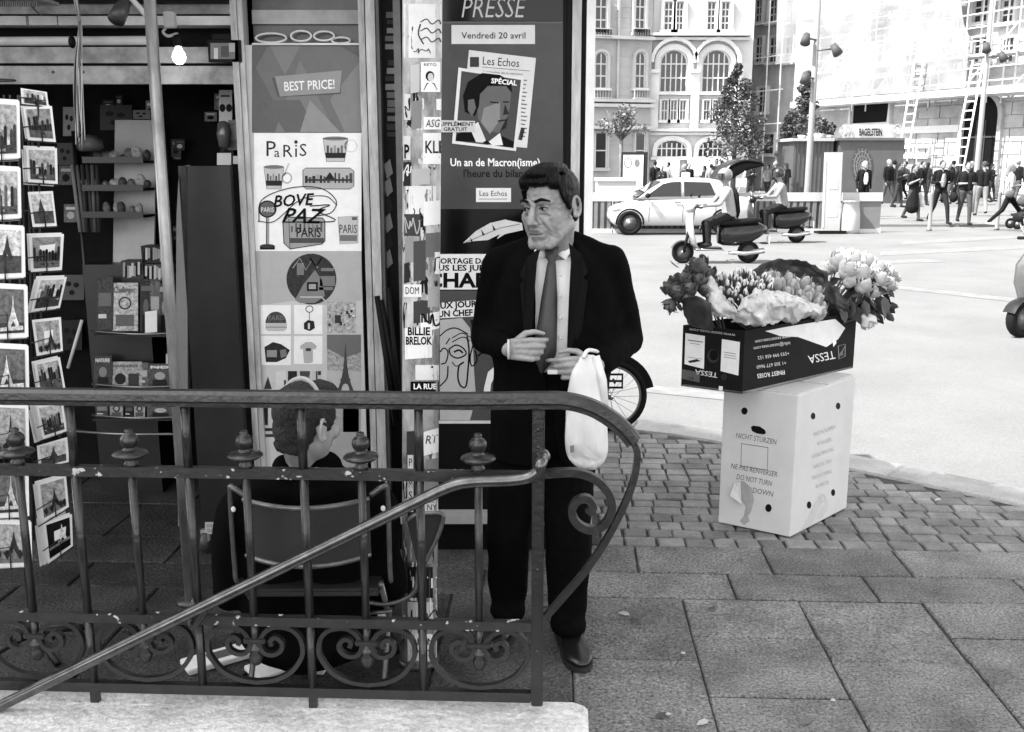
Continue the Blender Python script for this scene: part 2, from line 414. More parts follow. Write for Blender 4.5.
# pavement: bed, slabs, cobbles, kerb
bed = kerb_off(-0.01)
mb = MB(); poly = [(p.x, p.y, -0.016) for p in bed] + [(-16, -12, -0.016), (9, -12, -0.016)]
mb.add(poly + [(x, y, -0.15) for x, y, z in poly], [tuple(range(len(poly)))] + [(i, (i + 1) % len(poly), len(poly) + (i + 1) % len(poly), len(poly) + i) for i in range(len(poly))], M_joint)
tag(mb.build('pavement_bed'), kind='structure')
G = math.atan(0.047)
def gw(a, b): return V3((a * math.cos(G) + b * math.sin(G), -a * math.sin(G) + b * math.cos(G), 0))   # paving grid -> world
def stone(mb, a0, a1, b0, b1, m, gap, jit, bev, h=0.0, rnd=random):
    P = []
    for (a, b) in ((a0 + gap, b0 + gap), (a1 - gap, b0 + gap), (a1 - gap, b1 - gap), (a0 + gap, b1 - gap)):
        P.append((a + rnd.uniform(-jit, jit), b + rnd.uniform(-jit, jit)))
    ca = sum(p[0] for p in P) / 4; cb = sum(p[1] for p in P) / 4
    z = h; lo = [gw(a, b) + V3((0, 0, -0.03)) for a, b in P]; mid = [gw(a, b) + V3((0, 0, z - bev)) for a, b in P]
    L = math.hypot(a1 - a0, b1 - b0)
    top = []
    for a, b in P:
        da, db = ca - a, cb - b
        top.append(gw(a + math.copysign(bev, da), b + math.copysign(bev, db)) + V3((0, 0, z + rnd.uniform(-0.0012, 0.0012))))
    o = lo + mid + top; fs = [(8, 9, 10, 11)]
    for s0 in (0, 4):
        for i in range(4): fs.append((s0 + i, s0 + (i + 1) % 4, s0 + 4 + (i + 1) % 4, s0 + 4 + i))
    mb.add(o, fs, m)
rs = random.Random(3)
mb = MB()
# running columns of long slabs near the camera (joints read off the photograph)
cols = [-4.6, -3.9, -3.3, -2.75, -2.2, -1.62, -1.05, -0.42, 0.06, 0.5, 0.96, 1.44, 2.0, 2.55, 3.1, 3.7, 4.3]
cross = {8: [3.24], 9: [2.2, 3.0, 3.42], 10: [2.3, 3.26], 11: [2.6, 3.45]}
for i in range(len(cols) - 1):
    b = 1.0; js = [-0.6, 0.4] 
    if i in cross: js += [1.3] + cross[i]
    else:
        y = 1.2 + rs.uniform(0, 0.5)
        while y < 3.3: js.append(y); y += rs.uniform(0.5, 0.95)
    js.append(3.75)
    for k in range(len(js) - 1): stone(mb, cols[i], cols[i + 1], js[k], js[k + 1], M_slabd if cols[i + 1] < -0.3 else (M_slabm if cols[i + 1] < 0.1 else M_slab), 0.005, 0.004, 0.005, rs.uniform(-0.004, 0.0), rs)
for (b0, b1, xs) in ((3.75, 4.0, [-4.6, -3.7, -2.9, -2.0, -1.2, -0.3, 0.1, 0.72, 1.28, 1.9, 2.55, 3.2, 3.9]), (4.0, 4.3, [-4.6, -3.5, -2.6, -1.7, -0.9, 0.05, 0.35, 0.92, 1.5, 2.16, 2.8, 3.5, 4.1])):
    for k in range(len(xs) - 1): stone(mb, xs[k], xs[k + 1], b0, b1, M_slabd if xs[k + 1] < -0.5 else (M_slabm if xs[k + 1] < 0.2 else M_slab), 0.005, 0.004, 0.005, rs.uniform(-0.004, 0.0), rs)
for r in range(5):      # slabs under and inside the kiosk
    x = -4.6 + rs.uniform(0, 0.4)
    while x < 0.2:
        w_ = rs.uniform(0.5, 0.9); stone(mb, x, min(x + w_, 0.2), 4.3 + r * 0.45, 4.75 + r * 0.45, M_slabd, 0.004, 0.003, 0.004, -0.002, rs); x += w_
tag(mb.build('pavement_slabs'), kind='structure')
mb = MB(); s0 = 0.118
for j in range(0, 26):
    b0 = 4.3 + j * s0 * 0.9; off = (j % 2) * 0.05
    a = 0.2 - (0.2 if j > 3 else 0)
    while a < 6.2:
        w_ = s0 * rs.uniform(0.85, 1.25); c = gw(a + w_ / 2, b0 + s0 * 0.45)
        if b0 > 4.2 and inside(c.x, c.y, 0.33): stone(mb, a, a + w_, b0, b0 + s0 * 0.9, M_cobble, 0.005, 0.005, 0.006, rs.uniform(-0.006, 0.001), rs)
        a += w_
tag(mb.build('cobbles'), kind='structure')
mb = MB(); ko = kerb_off(0.0); ki = kerb_off(-0.27); i = 0
while i < len(KS) - 2:
    acc = 0; j = i
    while j < len(KS) - 1 and acc < 0.85: acc += (KS[j + 1] - KS[j]).length; j += 1
    e = 0.012 / max(acc, 0.1)
    A, B, C_, D = ko[i].lerp(ko[j], e), ko[j].lerp(ko[i], e), ki[j].lerp(ki[i], e), ki[i].lerp(ki[j], e)
    loop = [ko[q] for q in range(i, j + 1)] + [ki[q] for q in range(j, i - 1, -1)]
    k = len(loop); cen = sum(loop, V3((0, 0, 0))) / k
    lo = [V3((p.x, p.y, -0.14)) for p in loop]; up = [V3((p.x, p.y, -0.012)) for p in loop]; tp = [p.lerp(cen, 0.03) + V3((0, 0, 0.002)) for p in loop]
    o = lo + up + tp; fs = [tuple(range(2 * k, 3 * k))]
    for s_ in (0, k):
        for q in range(k): fs.append((s_ + q, s_ + (q + 1) % k, s_ + k + (q + 1) % k, s_ + k + q))
    mb.add(o, fs, M_kerb); i = j
tag(mb.build('kerb'), kind='structure')

# ================================================================ STONE PLINTH + METRO RAILING
RP = V3((0.073, 2.67, 0)); RA = math.atan2(0.074, 1.605)      # railing line: from end post towards the left, slightly away
RU = V3((math.cos(RA), -math.sin(RA), 0)); RN = V3((-math.sin(RA), -math.cos(RA), 0))   # along (to the right), towards the camera
RM = Matrix(((RU.x, -RN.x, 0, RP.x), (RU.y, -RN.y, 0, RP.y), (0, 0, 1, 0), (0, 0, 0, 1)))   # local x along, y away from camera, z up
t = mb = MB()
prof = []
for k in range(7): a = R(90 * k / 6); prof.append((0.10 + 0.05 * math.sin(a), -0.4 + 0.05 - 0.05 * math.cos(a) ))
pl = [(-4.0, -0.4)] + prof + [(0.15, 0.04), (0.12, 0.07), (-4.0, 0.07)]
kk = len(pl); lo = [(x, y, 0.0) for x, y in pl]; mid = [(x, y, 0.108) for x, y in pl]
tp = [(x - (0.012 if x > 0 else 0), y + (0.012 if y < -0.3 else (-0.012 if y > 0.06 else 0)), 0.12) for x, y in pl]
fs = [tuple(range(2 * kk, 3 * kk))] + [(s_ + q, s_ + (q + 1) % kk, s_ + kk + (q + 1) % kk, s_ + kk + q) for s_ in (0, kk) for q in range(kk)]
mb.add(lo + mid + tp, fs, M_plinth)
mb.transform(RM)
tag(mb.build('stone_plinth', loc=(RP.x, RP.y, 0)), 'low pale weathered stone plinth with rounded end under the iron railing', 'plinth')

M_iron = mat('painted_iron', 0.013, rough=0.33, var=0.35, scale=18, bump=0.15, bscale=60, spec=0.6)
M_ironw = mat('worn_painted_iron', 0.018, rough=0.4, var=0.3, scale=18, bump=0.12, bscale=60, spec=0.55)
def add_chips(m, thr=0.66, s=26, v=0.45):
    n = m.node_tree.nodes; l = m.node_tree.links; b = n['Principled BSDF']; src = b.inputs['Base Color'].links[0].from_socket
    tc = n.new('ShaderNodeTexCoord'); z = n.new('ShaderNodeTexNoise'); z.inputs['Scale'].default_value = s; z.inputs['Detail'].default_value = 4
    l.new(tc.outputs['Object'], z.inputs['Vector']); rp = n.new('ShaderNodeValToRGB'); l.new(z.outputs['Fac'], rp.inputs[0])
    rp.color_ramp.elements[0].position = thr; rp.color_ramp.elements[1].position = thr + 0.03
    mx = n.new('ShaderNodeMix'); mx.data_type = 'RGBA'; l.new(rp.outputs[0], mx.inputs[0]); l.new(src, mx.inputs[6]); mx.inputs[7].default_value = (v, v, v, 1)
    l.new(mx.outputs[2], b.inputs['Base Color'])
add_chips(M_ironw, 0.645, 34)
rail = thing('metro_railing', 'dark wrought iron railing with scrolls, ball finials and a sloping handrail', 'railing', (RP.x, RP.y, 0.12))
PM[rail] = RM @ Matrix.Translation((0, 0, 0.12))
rail.rotation_euler = (0, 0, -RA)
Z0 = 0.12
def rl(px, py, n=0.0):    # picture -> railing plane, local coordinates
    p = PN(px, py, RP + RN * n, RN); q = PM[rail].inverted() @ p; return q
SP = 0.1645
zl, zb, zm, zt = 0.17 - Z0, 0.392 - Z0, 0.84 - Z0, 1.057 - Z0
XL = -3.2
# top handrail: moulded cap on a flat strap, turning down at its right end
tp = [V3((XL, 0, zt)), V3((-1.0, 0, zt)), V3((-0.2, 0, zt))] + [rl(x, y) for x, y in ((540, 399.5), (568, 400.5), (592, 407), (611, 418), (625, 430), (634, 441))]
path = [tp[0], tp[1]] + spline(tp[2:], 6)
capp = [(-0.026, -0.006), (-0.024, 0.012), (-0.014, 0.021), (0.0, 0.024), (0.014, 0.021), (0.024, 0.012), (0.026, -0.006), (0.02, -0.012), (-0.02, -0.012)]
mb = MB(); mb.sweep(path, [(x, y + 0.004) for x, y in capp], M_iron, up=(0, 1, 0.0001)) if False else None
def sweep_plane(mb, path, prof, m):   # path in the xz plane; prof x = across (local y), y = outward normal
    vs = []; k = len(prof); N = len(path)
    for i, p in enumerate(path):
        a = path[max(i - 1, 0)]; b = path[min(i + 1, N - 1)]; t_ = (b - a).normalized(); nn = V3((-t_.z, 0, t_.x))
        for (x, y) in prof: vs.append(p + V3((0, x, 0)) + nn * y)
    fs = [(i * k + q, i * k + (q + 1) % k, (i + 1) * k + (q + 1) % k, (i + 1) * k + q) for i in range(N - 1) for q in range(k)]
    fs += [tuple(range(k))[::-1], tuple((N - 1) * k + q for q in range(k))]
    mb.add(vs, fs, m, False)
mb = MB(); sweep_plane(mb, path, capp, M_iron); tr = mb.build('top_rail', rail)
for p in tr.data.polygons: p.use_smooth = False
mb = MB(); sweep_plane(mb, path, [(-0.016, -0.024), (-0.016, -0.011), (0.016, -0.011), (0.016, -0.024)], M_iron); mb.build('rail_strap', rail)
flat = [(-0.008, -0.016), (-0.008, 0.016), (0.008, 0.016), (0.008, -0.016)]
for nm, z, hh in (('middle_rail', zm, 0.015), ('panel_rail', zb, 0.014), ('bottom_rail', zl, 0.015)):
    mb = MB(); sweep_plane(mb, [V3((XL, 0, z)), V3((-0.018, 0, z))], [(-0.012, -hh), (-0.012, hh), (0.012, hh), (0.012, -hh)], M_ironw if nm != 'bottom_rail' else M_iron); mb.build(nm, rail)
mb = MB(); mb.box((0, 0, zt / 2), (0.034, 0.03, zt - 0.05), M_iron, bev=0.003)
for z in (0.86, 0.81, 0.76, 0.45, 0.2): mb.ell((0, -0.016, z), (0.006, 0.004, 0.006), M_iron, 8, 6)
mb.build('end_post', rail)
# curved strap below the rail end, back to the post
cur = [rl(x, y) for x, y in ((629, 436), (637, 452), (634, 478), (624, 505), (606, 540), (585, 571), (562, 598), (546, 616))]
mb = MB(); sweep_plane(mb, spline(cur, 6), [(-0.013, -0.009), (-0.013, 0.009), (0.013, 0.009), (0.013, -0.009)], M_iron); mb.build('curved_strap', rail)
scr = [rl(x, y) for x, y in ((543, 474), (560, 472.5), (580, 473), (598, 481), (610, 496), (611, 513), (602, 526), (588, 529), (576, 522), (572, 510), (578, 500), (588, 499), (593, 507), (588, 513))]
mb = MB(); sweep_plane(mb, spline(scr, 8), [(-0.013, -0.011), (-0.013, 0.011), (0.013, 0.011), (0.013, -0.011)], M_iron); mb.build('end_scroll', rail)
fin = [(0.012, 0.0), (0.02, 0.004), (0.019, 0.012), (0.014, 0.018), (0.015, 0.026), (0.04, 0.03), (0.05, 0.037), (0.047, 0.043), (0.025, 0.05), (0.012, 0.056), (0.02, 0.062), (0.025, 0.074), (0.024, 0.086), (0.017, 0.095), (0.01, 0.098), (0.012, 0.103), (0.01, 0.109), (0.0, 0.112)]
for k in range(1, 20):
    x = -SP * k - 0.003
    if x < XL: break
    if k % 2 == 1:      # short bar with a ball finial, drop and scroll panel
        mb = MB(); mb.cyl((x, 0, zb + 0.012), (x, 0, zm - 0.014), 0.0115, M_iron); mb.build('baluster', rail)
        mb = MB(); mb.lathe([(r * 1.0, z + zm + 0.013) for r, z in fin], M_iron, 18, Matrix.Translation((x, 0, 0))); mb.build('finial', rail)
        mb = MB(); mb.cyl((x, 0, zb - 0.013), (x, 0, zb - 0.075), 0.011, M_iron)
        mb.box((x, -0.002, zb - 0.062), (0.066, 0.02, 0.018), M_iron, bev=0.003)
        mb.lathe([(0.0, zb - 0.145), (0.012, zb - 0.138), (0.02, zb - 0.122), (0.02, zb - 0.11), (0.014, zb - 0.098), (0.019, zb - 0.093), (0.019, zb - 0.086), (0.012, zb - 0.08), (0.012, zb - 0.07)], M_iron, 14, Matrix.Translation((x, 0, 0)))
        mb.build('drop', rail)
        mb = MB()
        for s_ in (1, -1):
            P = [(0.0, -0.195), (0.055, -0.186), (0.105, -0.158), (0.135, -0.115), (0.141, -0.085), (0.134, -0.052), (0.112, -0.027), (0.078, -0.018), (0.05, -0.022), (0.026, -0.042), (0.014, -0.074), (0.026, -0.1), (0.052, -0.106), (0.076, -0.092), (0.08, -0.068), (0.062, -0.052), (0.046, -0.062), (0.05, -0.078)]
            sweep_plane(mb, spline([V3((x + s_ * a, 0, zb + b)) for a, b in P], 6), [(-0.009, -0.0065), (-0.009, 0.0065), (0.009, 0.0065), (0.009, -0.0065)], M_iron)
        mb.build('scroll', rail)
    else:
        mb = MB(); mb.cyl((x, 0, zm + 0.014), (x, 0, zt - 0.024), 0.0125, M_iron); mb.cyl((x, 0, zb + 0.012), (x, 0, zm - 0.014), 0.0125, M_iron)
        mb.cyl((x, 0, zl + 0.014), (x, 0, zb - 0.013), 0.0125, M_iron); mb.build('baluster', rail)
        if k % 4 == 0:
            mb = MB(); mb.box((x, 0, zl / 2 - 0.008), (0.024, 0.02, zl - 0.014), M_iron); mb.build('foot', rail)
# sloping stair handrail in front
hn = 0.075
hp = [rl(x, y, hn) for x, y in ((541, 463), (538, 471), (528, 477.5), (508, 480.5), (478, 481.5), (458, 484))]
d0 = rl(440, 490.5, hn); d1 = rl(0, 706, hn); dv = (d1 - d0)
pp = spline([V3((hp[0].x + 0.004, -0.01, hp[0].z))] + hp + [d0], 6) + [d0 + dv * f for f in (0.3, 0.7, 1.0, 1.25)]
M_hand = mat('polished_rail', 0.12, rough=0.26, var=0.35, scale=25, spec=0.6, metal=0.85)
mb = MB(); mb.tube(pp, 0.0165, M_hand, 14); mb.ell(pp[0], (0.021, 0.021, 0.021), M_hand); mb.build('sloping_handrail', rail)
for px, py in ((206, 604),):
    a = rl(px, py, hn); q = [a + V3((0, 0, -0.012)), a + V3((-0.03, 0.0, -0.06)), a + V3((-0.05, 0.01, -0.075)), a + V3((-0.062, 0.045, -0.06)), a + V3((-0.062, hn, -0.02))]
    if px != 20: mb = MB(); mb.tube(spline(q, 5), 0.009, M_iron, 8); mb.build('bracket', rail)
# ================================================================ NEWSPAPER KIOSK
def A(d): return min(0.85, ((d / 255.0) ** 2.2) * 1.05)
def gd(d, rough=0.55): return gray(A(d), rough)
M_frame = mat('grey_metal_frame', 0.36, rough=0.4, var=0.45, scale=5, bump=0.1, spec=0.5, stretch=(6, 6, 1))
M_framed = mat('dark_metal_frame', 0.05, rough=0.4, var=0.4, scale=6)
M_black = mat('black_panel', 0.004, rough=0.5, var=0.3, scale=5, spec=0.12)
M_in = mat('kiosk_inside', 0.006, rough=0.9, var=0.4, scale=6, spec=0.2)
M_fascia = mat('worn_fascia', 0.2, rough=0.6, var=0.5, scale=5, lo=0.08, hi=0.5, bump=0.15, detail=8)
M_fascial = mat('pale_fascia', 0.55, rough=0.55, var=0.3, scale=4)
M_whitep = mat('white_corner_paint', 0.8, rough=0.5, var=0.12, scale=6)
M_door = mat('dark_door', 0.022, rough=0.22, var=0.3, scale=2, spec=0.3)
M_pole = mat('galvanised_pole', 0.3, rough=0.35, var=0.5, scale=18, metal=0.5, stretch=(1, 1, 0.2))
KY = 4.25
kp = PY(300, 500, KY); kiosk = thing('newspaper_kiosk', 'grey metal newspaper kiosk with open stocked front behind the railing', 'kiosk', (-0.9, KY, 0))
def kpt(x, y, d=0.0): return PY(x, y, KY + d)
def kbox(mb, x0, y0, x1, y1, m, d0=0.0, d1=0.05, ref=None):   # picture rectangle -> box with its front at KY+d0 (vertical sides)
    ym = (y0 + y1) / 2
    a = PY(x0, ym if ref is None else ref, KY + d0); b = PY(x1, ym if ref is None else ref, KY + d0); zt_ = PY(x0, y0, KY + d0).z; zb_ = PY(x0, y1, KY + d0).z
    mb.box(((a.x + b.x) / 2, KY + (d0 + d1) / 2, (zt_ + zb_) / 2), (b.x - a.x, d1 - d0, zt_ - zb_), m)
def wbox(mb, x0, x1, y0, y1, z0, z1, m): mb.box(((x0 + x1) / 2, (y0 + y1) / 2, (z0 + z1) / 2), (x1 - x0, y1 - y0, z1 - z0), m)
XLk, XR = -3.2, PY(592, 150, KY).x
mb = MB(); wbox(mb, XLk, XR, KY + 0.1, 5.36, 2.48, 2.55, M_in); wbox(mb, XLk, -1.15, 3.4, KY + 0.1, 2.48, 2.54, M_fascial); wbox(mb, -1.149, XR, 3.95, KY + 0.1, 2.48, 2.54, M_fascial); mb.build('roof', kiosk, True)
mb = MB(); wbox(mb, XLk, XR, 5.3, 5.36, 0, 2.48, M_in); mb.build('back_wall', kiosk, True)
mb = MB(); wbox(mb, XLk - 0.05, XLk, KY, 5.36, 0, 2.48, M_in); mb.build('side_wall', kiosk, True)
mb = MB(); wbox(mb, XR - 0.05, XR - 0.003, KY + 0.06, 5.3, 0, 2.48, M_frame); mb.build('side_wall', kiosk, True)
# fascia boards over the opening
mb = MB()
kbox(mb, -130, 3, 236, 14, M_fascia, 0.10, 0.13); kbox(mb, -130, 16, 240, 25, M_fascial, 0.0, 0.1, 20); kbox(mb, -130, 47, 240, 63, M_fascia, 0.04, 0.07, 20); kbox(mb, -130, 66, 240, 84, M_fascia, 0.02, 0.06, 20)
kbox(mb, -130, -60, 240, 2, M_black, 0.05, 0.1); kbox(mb, -130, 26, 240, 46, M_in, 0.12, 0.15, 20); kbox(mb, -130, 63, 240, 66, M_black, 0.08, 0.1, 20)
for x, y in ((53, 72), (83, 72)): p = kpt(x, y, 0.018); mb.cyl(p, p + V3((0, 0.01, 0)), 0.006, M_framed, 8)
for x in (26, 27.5, 57): kbox(mb, x, 16, x + 0.8, 25, M_framed, -0.002, 0.002)
mb.build('fascia', kiosk, True)
mb = MB(); mb.cyl(kpt(-130, 42, 0.04), kpt(150, 40.5, 0.04), 0.018, M_fascial, 12); mb.build('shutter_roller', kiosk, True)
mb = MB(); mb.box(tuple(kpt(8, -2, -0.3)), (0.25, 0.3, 0.012), M_fascia)
for k in range(26): p = kpt(-18 + k * 2.2, 4, -0.44); mb.box(tuple(p), (0.003, 0.006, 0.02), M_framed)
mb.build('vent_grille', kiosk, True)
# vertical frame around the souvenir poster
mb = MB(); kbox(mb, 240, -40, 246, 520, M_frame, -0.03, 0.06, 200); kbox(mb, 247, -40, 252, 520, M_frame, -0.02, 0.06, 200); mb.build('frame_post', kiosk, True)
mb = MB(); kbox(mb, 362, -40, 368, 528, M_frame, -0.02, 0.06, 150); kbox(mb, 369, -40, 378, 530, M_frame, -0.035, 0.06, 150); kbox(mb, 379, -40, 382, 530, M_framed, -0.02, 0.06, 150); mb.build('frame_post', kiosk, True)
mb = MB(); kbox(mb, 383, -40, 400, 530, M_black, 0.06, 0.1, 150); kbox(mb, 396, -40, 403, 530, mat('mid_grey_metal', 0.09, rough=0.45, var=0.4, scale=8), -0.01, 0.058, 150); mb.build('frame_channel', kiosk, True)
mb = MB(); kbox(mb, 566, -40, 570, 530, M_black, -0.015, 0.06, 150); kbox(mb, 571, -40, 580, 530, mat('pale_metal', 0.42, rough=0.4, var=0.35, scale=5, stretch=(6, 6, 1)), -0.03, 0.06, 150); kbox(mb, 581, -40, 584, 530, M_black, 0.0, 0.06, 150); kbox(mb, 585, -40, 593.5, 530, M_whitep, -0.02, 0.06, 150); mb.build('corner_post', kiosk, True)
mb = MB(); kbox(mb, 253, 470, 361, 540, M_black, 0.0, 0.05); kbox(mb, 383, 516, 592, 524, gd(150), -0.09, 0.06); kbox(mb, 383, 525, 592, 552, M_black, -0.02, 0.06); mb.build('base_ledge', kiosk, True)
# window header with bracelets behind glass; pale band painted as its reflections
mb = MB(); kbox(mb, 252, -40, 361, 43, mat('header_dark', 0.045, rough=0.3, var=0.7, scale=6), 0.09, 0.1); kbox(mb, 252, 10, 361, 24, mat('header_reflection', 0.3, rough=0.4, var=0.5, scale=3), 0.07, 0.088); mb.build('window_header', kiosk, True)
mbp = MB(); kbox(mbp, 252, 43, 361, 45, M_fascial, -0.01, 0.09); mbp.build('poster_rail', kiosk, True)
for i, (x, y, rx, ry) in enumerate(((271, 38, 15, 4.5), (301, 36, 10, 5), (324, 36, 10, 4.5), (341, 40.5, 9, 3))):
    p = kpt(x, y, 0.05); s_ = 0.0042; mb = MB()
    mb.tube([(rx * s_ * math.cos(a), 0.006 * math.sin(a), ry * s_ * math.sin(a)) for a in [2 * math.pi * k / 24 for k in range(24)]], 0.0045, gd(205), 6, closed=True)
    mb.transform(Matrix.Translation(p))
    tag(mb.build('bracelet', loc=tuple(p)), ('large pale bracelet at the left end above the souvenir poster', 'pale bracelet second from left above the souvenir poster', 'pale bracelet third from left above the souvenir poster', 'flattest pale bracelet at the right end above the souvenir poster')[i], 'bracelet', 'bracelets shown above the souvenir poster')
# dark door leaf with pale edge, its little wheel and tag
door = thing('kiosk_door', 'tall dark glossy door leaf with a pale rounded edge in the kiosk opening', 'door', tuple(PY(210, 530, KY - 0.06)))
mb = MB(); kbox(mb, 190, 166, 240, 528, M_door, -0.07, -0.03, 350); mb.build('panel', door, True)
mb = MB(); a = [(178, 526), (176, 300), (176.5, 215), (178.5, 180), (182, 167), (187.5, 165), (187.5, 526)]
P = [PY(x, y, KY - 0.07) for x, y in a]; k = len(P)
mb.add(P + [p + V3((0, 0.04, 0)) for p in P], [tuple(range(k)), tuple(range(2 * k - 1, k - 1, -1))] + [(i, (i + 1) % k, k + (i + 1) % k, k + i) for i in range(k)], gd(112)); mb.build('edge_strip', door, True)
mb = MB(); c = PY(206, 541, KY - 0.06); mb.cyl(c + V3((-0.012, 0, 0)), c + V3((0.012, 0, 0)), max(c.z, 0.02) * 0.9, M_framed, 12); mb.box((c.x, c.y, c.z + 0.03), (0.035, 0.03, 0.05), M_frame); mb.build('wheel', door, True)
mb = MB(); fl = Flat(mb, (0, KY - 0.072, 0), (0, -1, 0)); fl.rect(205, 522, 217, 534, gd(175), 1); fl.text('030', 207, 527, 3, gd(60), 2, 8); fl.text('EUR', 207, 532, 3.4, gd(40), 2, 8); mb.build('price_tag', door, True)

# ---- souvenir poster
post = thing('souvenir_poster', 'tall poster advertising Paris souvenirs at best price inside the kiosk frame', 'poster', tuple(PY(307, 470, KY)))
mb = MB(); kbox(mb, 252.5, 45, 361, 472, gd(188), 0.0, 0.012, 255)
F = Flat(mb, (0, KY, 0), (0, -1, 0), 0.0006)
dk, md, lt, wh, bk = gd(55), gd(120), gd(175), gd(232), gd(15)
F.rect(252.5, 44.5, 361, 133, gd(104, 0.3), 1)
for li, (pts, d) in enumerate((([(252, 60), (290, 132), (252, 132)], 92), ([(270, 46), (300, 46), (285, 75)], 118), ([(300, 60), (335, 132), (275, 132)], 116), ([(265, 100), (300, 100), (318, 132), (285, 132)], 94), ([(330, 100), (361, 60), (361, 132), (345, 132)], 122), ([(252, 46), (268, 46), (252, 75)], 88), ([(310, 100), (340, 132), (300, 132)], 135), ([(340, 46), (361, 46), (361, 58)], 90))): F.poly(pts, gd(d, 0.3), 1.2 + li * 0.3)
F.poly([(272, 78), (341, 71), (341, 94), (278, 97)], gd(84, 0.3), 4); F.poly([(275, 76.5), (342, 70.5), (340, 92.5), (280, 96.5)], gd(138, 0.3), 5)
F.text('BEST PRICE!', 284, 91, 9.5, wh, 6, 51, rot=-0.05, bold=0.012)
F.rect(254, 133, 361.5, 251, gd(236), 1)
for ch, x, y, h, f in (('P', 265, 156, 16, 1), ('a', 274, 157, 10, 1), ('R', 282, 157, 13, 1), ('i', 294, 157, 14, 1), ('S', 299, 156, 13, 1)): F.text(ch, x, y, h, gd(50), 2, None)
F.circ(296, 142, 1.8, 1.8, dk, 2)
# mugs, tray, bag, glass, globe stand drawn on the poster
def cup(x, y, w_, h_, l=2):
    F.poly([(x, y), (x + w_, y), (x + w_ * 0.86, y + h_), (x + w_ * 0.14, y + h_)], gd(185), l); F.line([(x, y), (x + w_, y), (x + w_ * 0.86, y + h_), (x + w_ * 0.14, y + h_)], 0.6, gd(90), l + 1, True)
    F.poly([(x + w_ * 0.08, y + h_ * 0.62), (x + w_ * 0.92, y + h_ * 0.62), (x + w_ * 0.87, y + h_ * 0.85), (x + w_ * 0.13, y + h_ * 0.85)], gd(45), l + 1)
    for k in range(5): F.rect(x + w_ * (0.15 + k * 0.14), y + h_ * (0.3 + 0.1 * (k % 2)), x + w_ * (0.24 + k * 0.14), y + h_ * 0.62, gd(80 + 30 * (k % 3)), l + 1)
    F.circ(x + w_ / 2, y, w_ / 2, h_ * 0.09, gd(120), l + 1)
cup(323, 138.5, 25, 23); F.ring(351, 146, 6, 6, 1.0, gd(200), 2)
cup(264, 167, 20, 22); F.ring(287, 178, 4.5, 5, 1.6, gd(170), 2); F.line([(289, 163), (284, 176)], 1.6, gd(190), 2)
F.poly([(303, 170), (306, 168), (350, 168), (354, 171), (354, 186), (350, 189), (306, 189), (303, 186)], gd(170), 2); F.line([(303, 170), (306, 168), (350, 168), (354, 171), (354, 186), (350, 189), (306, 189), (303, 186)], 0.7, gd(70), 3, True)
rp_ = random.Random(5)
for k in range(13): x = 305 + k * 3.7; F.rect(x, 172 + rp_.uniform(0, 6), x + rp_.uniform(1.5, 3.2), 183, gd(rp_.choice((50, 80, 120, 150))), 3)
F.rect(305, 179, 352, 181, gd(60), 4)
F.poly([(325, 179), (330, 172), (335, 179)], gd(40), 5)
F.poly([(283, 222), (288, 217), (323, 218), (325, 221), (325, 241), (322, 244), (290, 249), (284, 243)], gd(150), 2); F.line([(283, 222), (288, 217), (323, 218), (325, 221), (325, 241), (322, 244), (290, 249), (284, 243)], 0.9, gd(50), 3, True)
F.line([(289, 219), (290, 248)], 0.7, gd(70), 3); F.rect(290, 238, 324, 243, gd(75), 3)
for k in range(8): F.rect(291 + k * 4.2, 222 + rp_.uniform(0, 4), 293 + k * 4.2, 232, gd(rp_.choice((60, 90, 120))), 3)
F.text('PARIS', 296, 237, 10, gd(35), 4, 25, bold=0.01)
F.poly([(338, 217), (358, 216), (358, 243), (340, 244)], gd(185), 2); F.line([(338, 217), (358, 216), (358, 243), (340, 244)], 0.5, gd(110), 3, True); F.rect(340, 235, 357, 241, gd(110), 3)
F.text('PARIS', 339, 233, 9, gd(60), 4, 18); F.rect(352, 217, 357, 220, gd(90), 3)
F.circ(267.5, 209, 8.5, 8, gd(95), 2); F.ring(267.5, 209, 8.5, 8, 1.4, gd(40), 3); F.text('PARIS', 261, 212, 5, gd(225), 4, 13)
F.rect(266.3, 217, 269.3, 244, gd(150), 2); F.line([(266.5, 217), (266.5, 244)], 0.8, gd(50), 3); F.poly([(260, 246), (275, 246), (275, 249.5), (260, 249.5)], gd(25), 3); F.circ(267.5, 246, 7.5, 2, gd(60), 4)
# marker tag scrawled across
F.text('BOVE', 273, 207, 12, bk, 6, 42, rot=-0.06, shear=0.25, bold=0.018); F.text('PAZ', 281, 222, 15, bk, 6, 45, rot=0.03, shear=0.4, bold=0.018)
F.line([(259, 222), (262, 200), (290, 188), (320, 188), (336, 200), (332, 212), (318, 216)], 0.9, bk, 6, sm=6); F.line([(285, 222), (335, 221), (318, 211), (330, 205), (310, 206)], 1.1, bk, 6, sm=5)
F.line([(258, 221), (275, 221), (300, 200), (325, 196), (337, 205)], 0.8, bk, 6, sm=6)
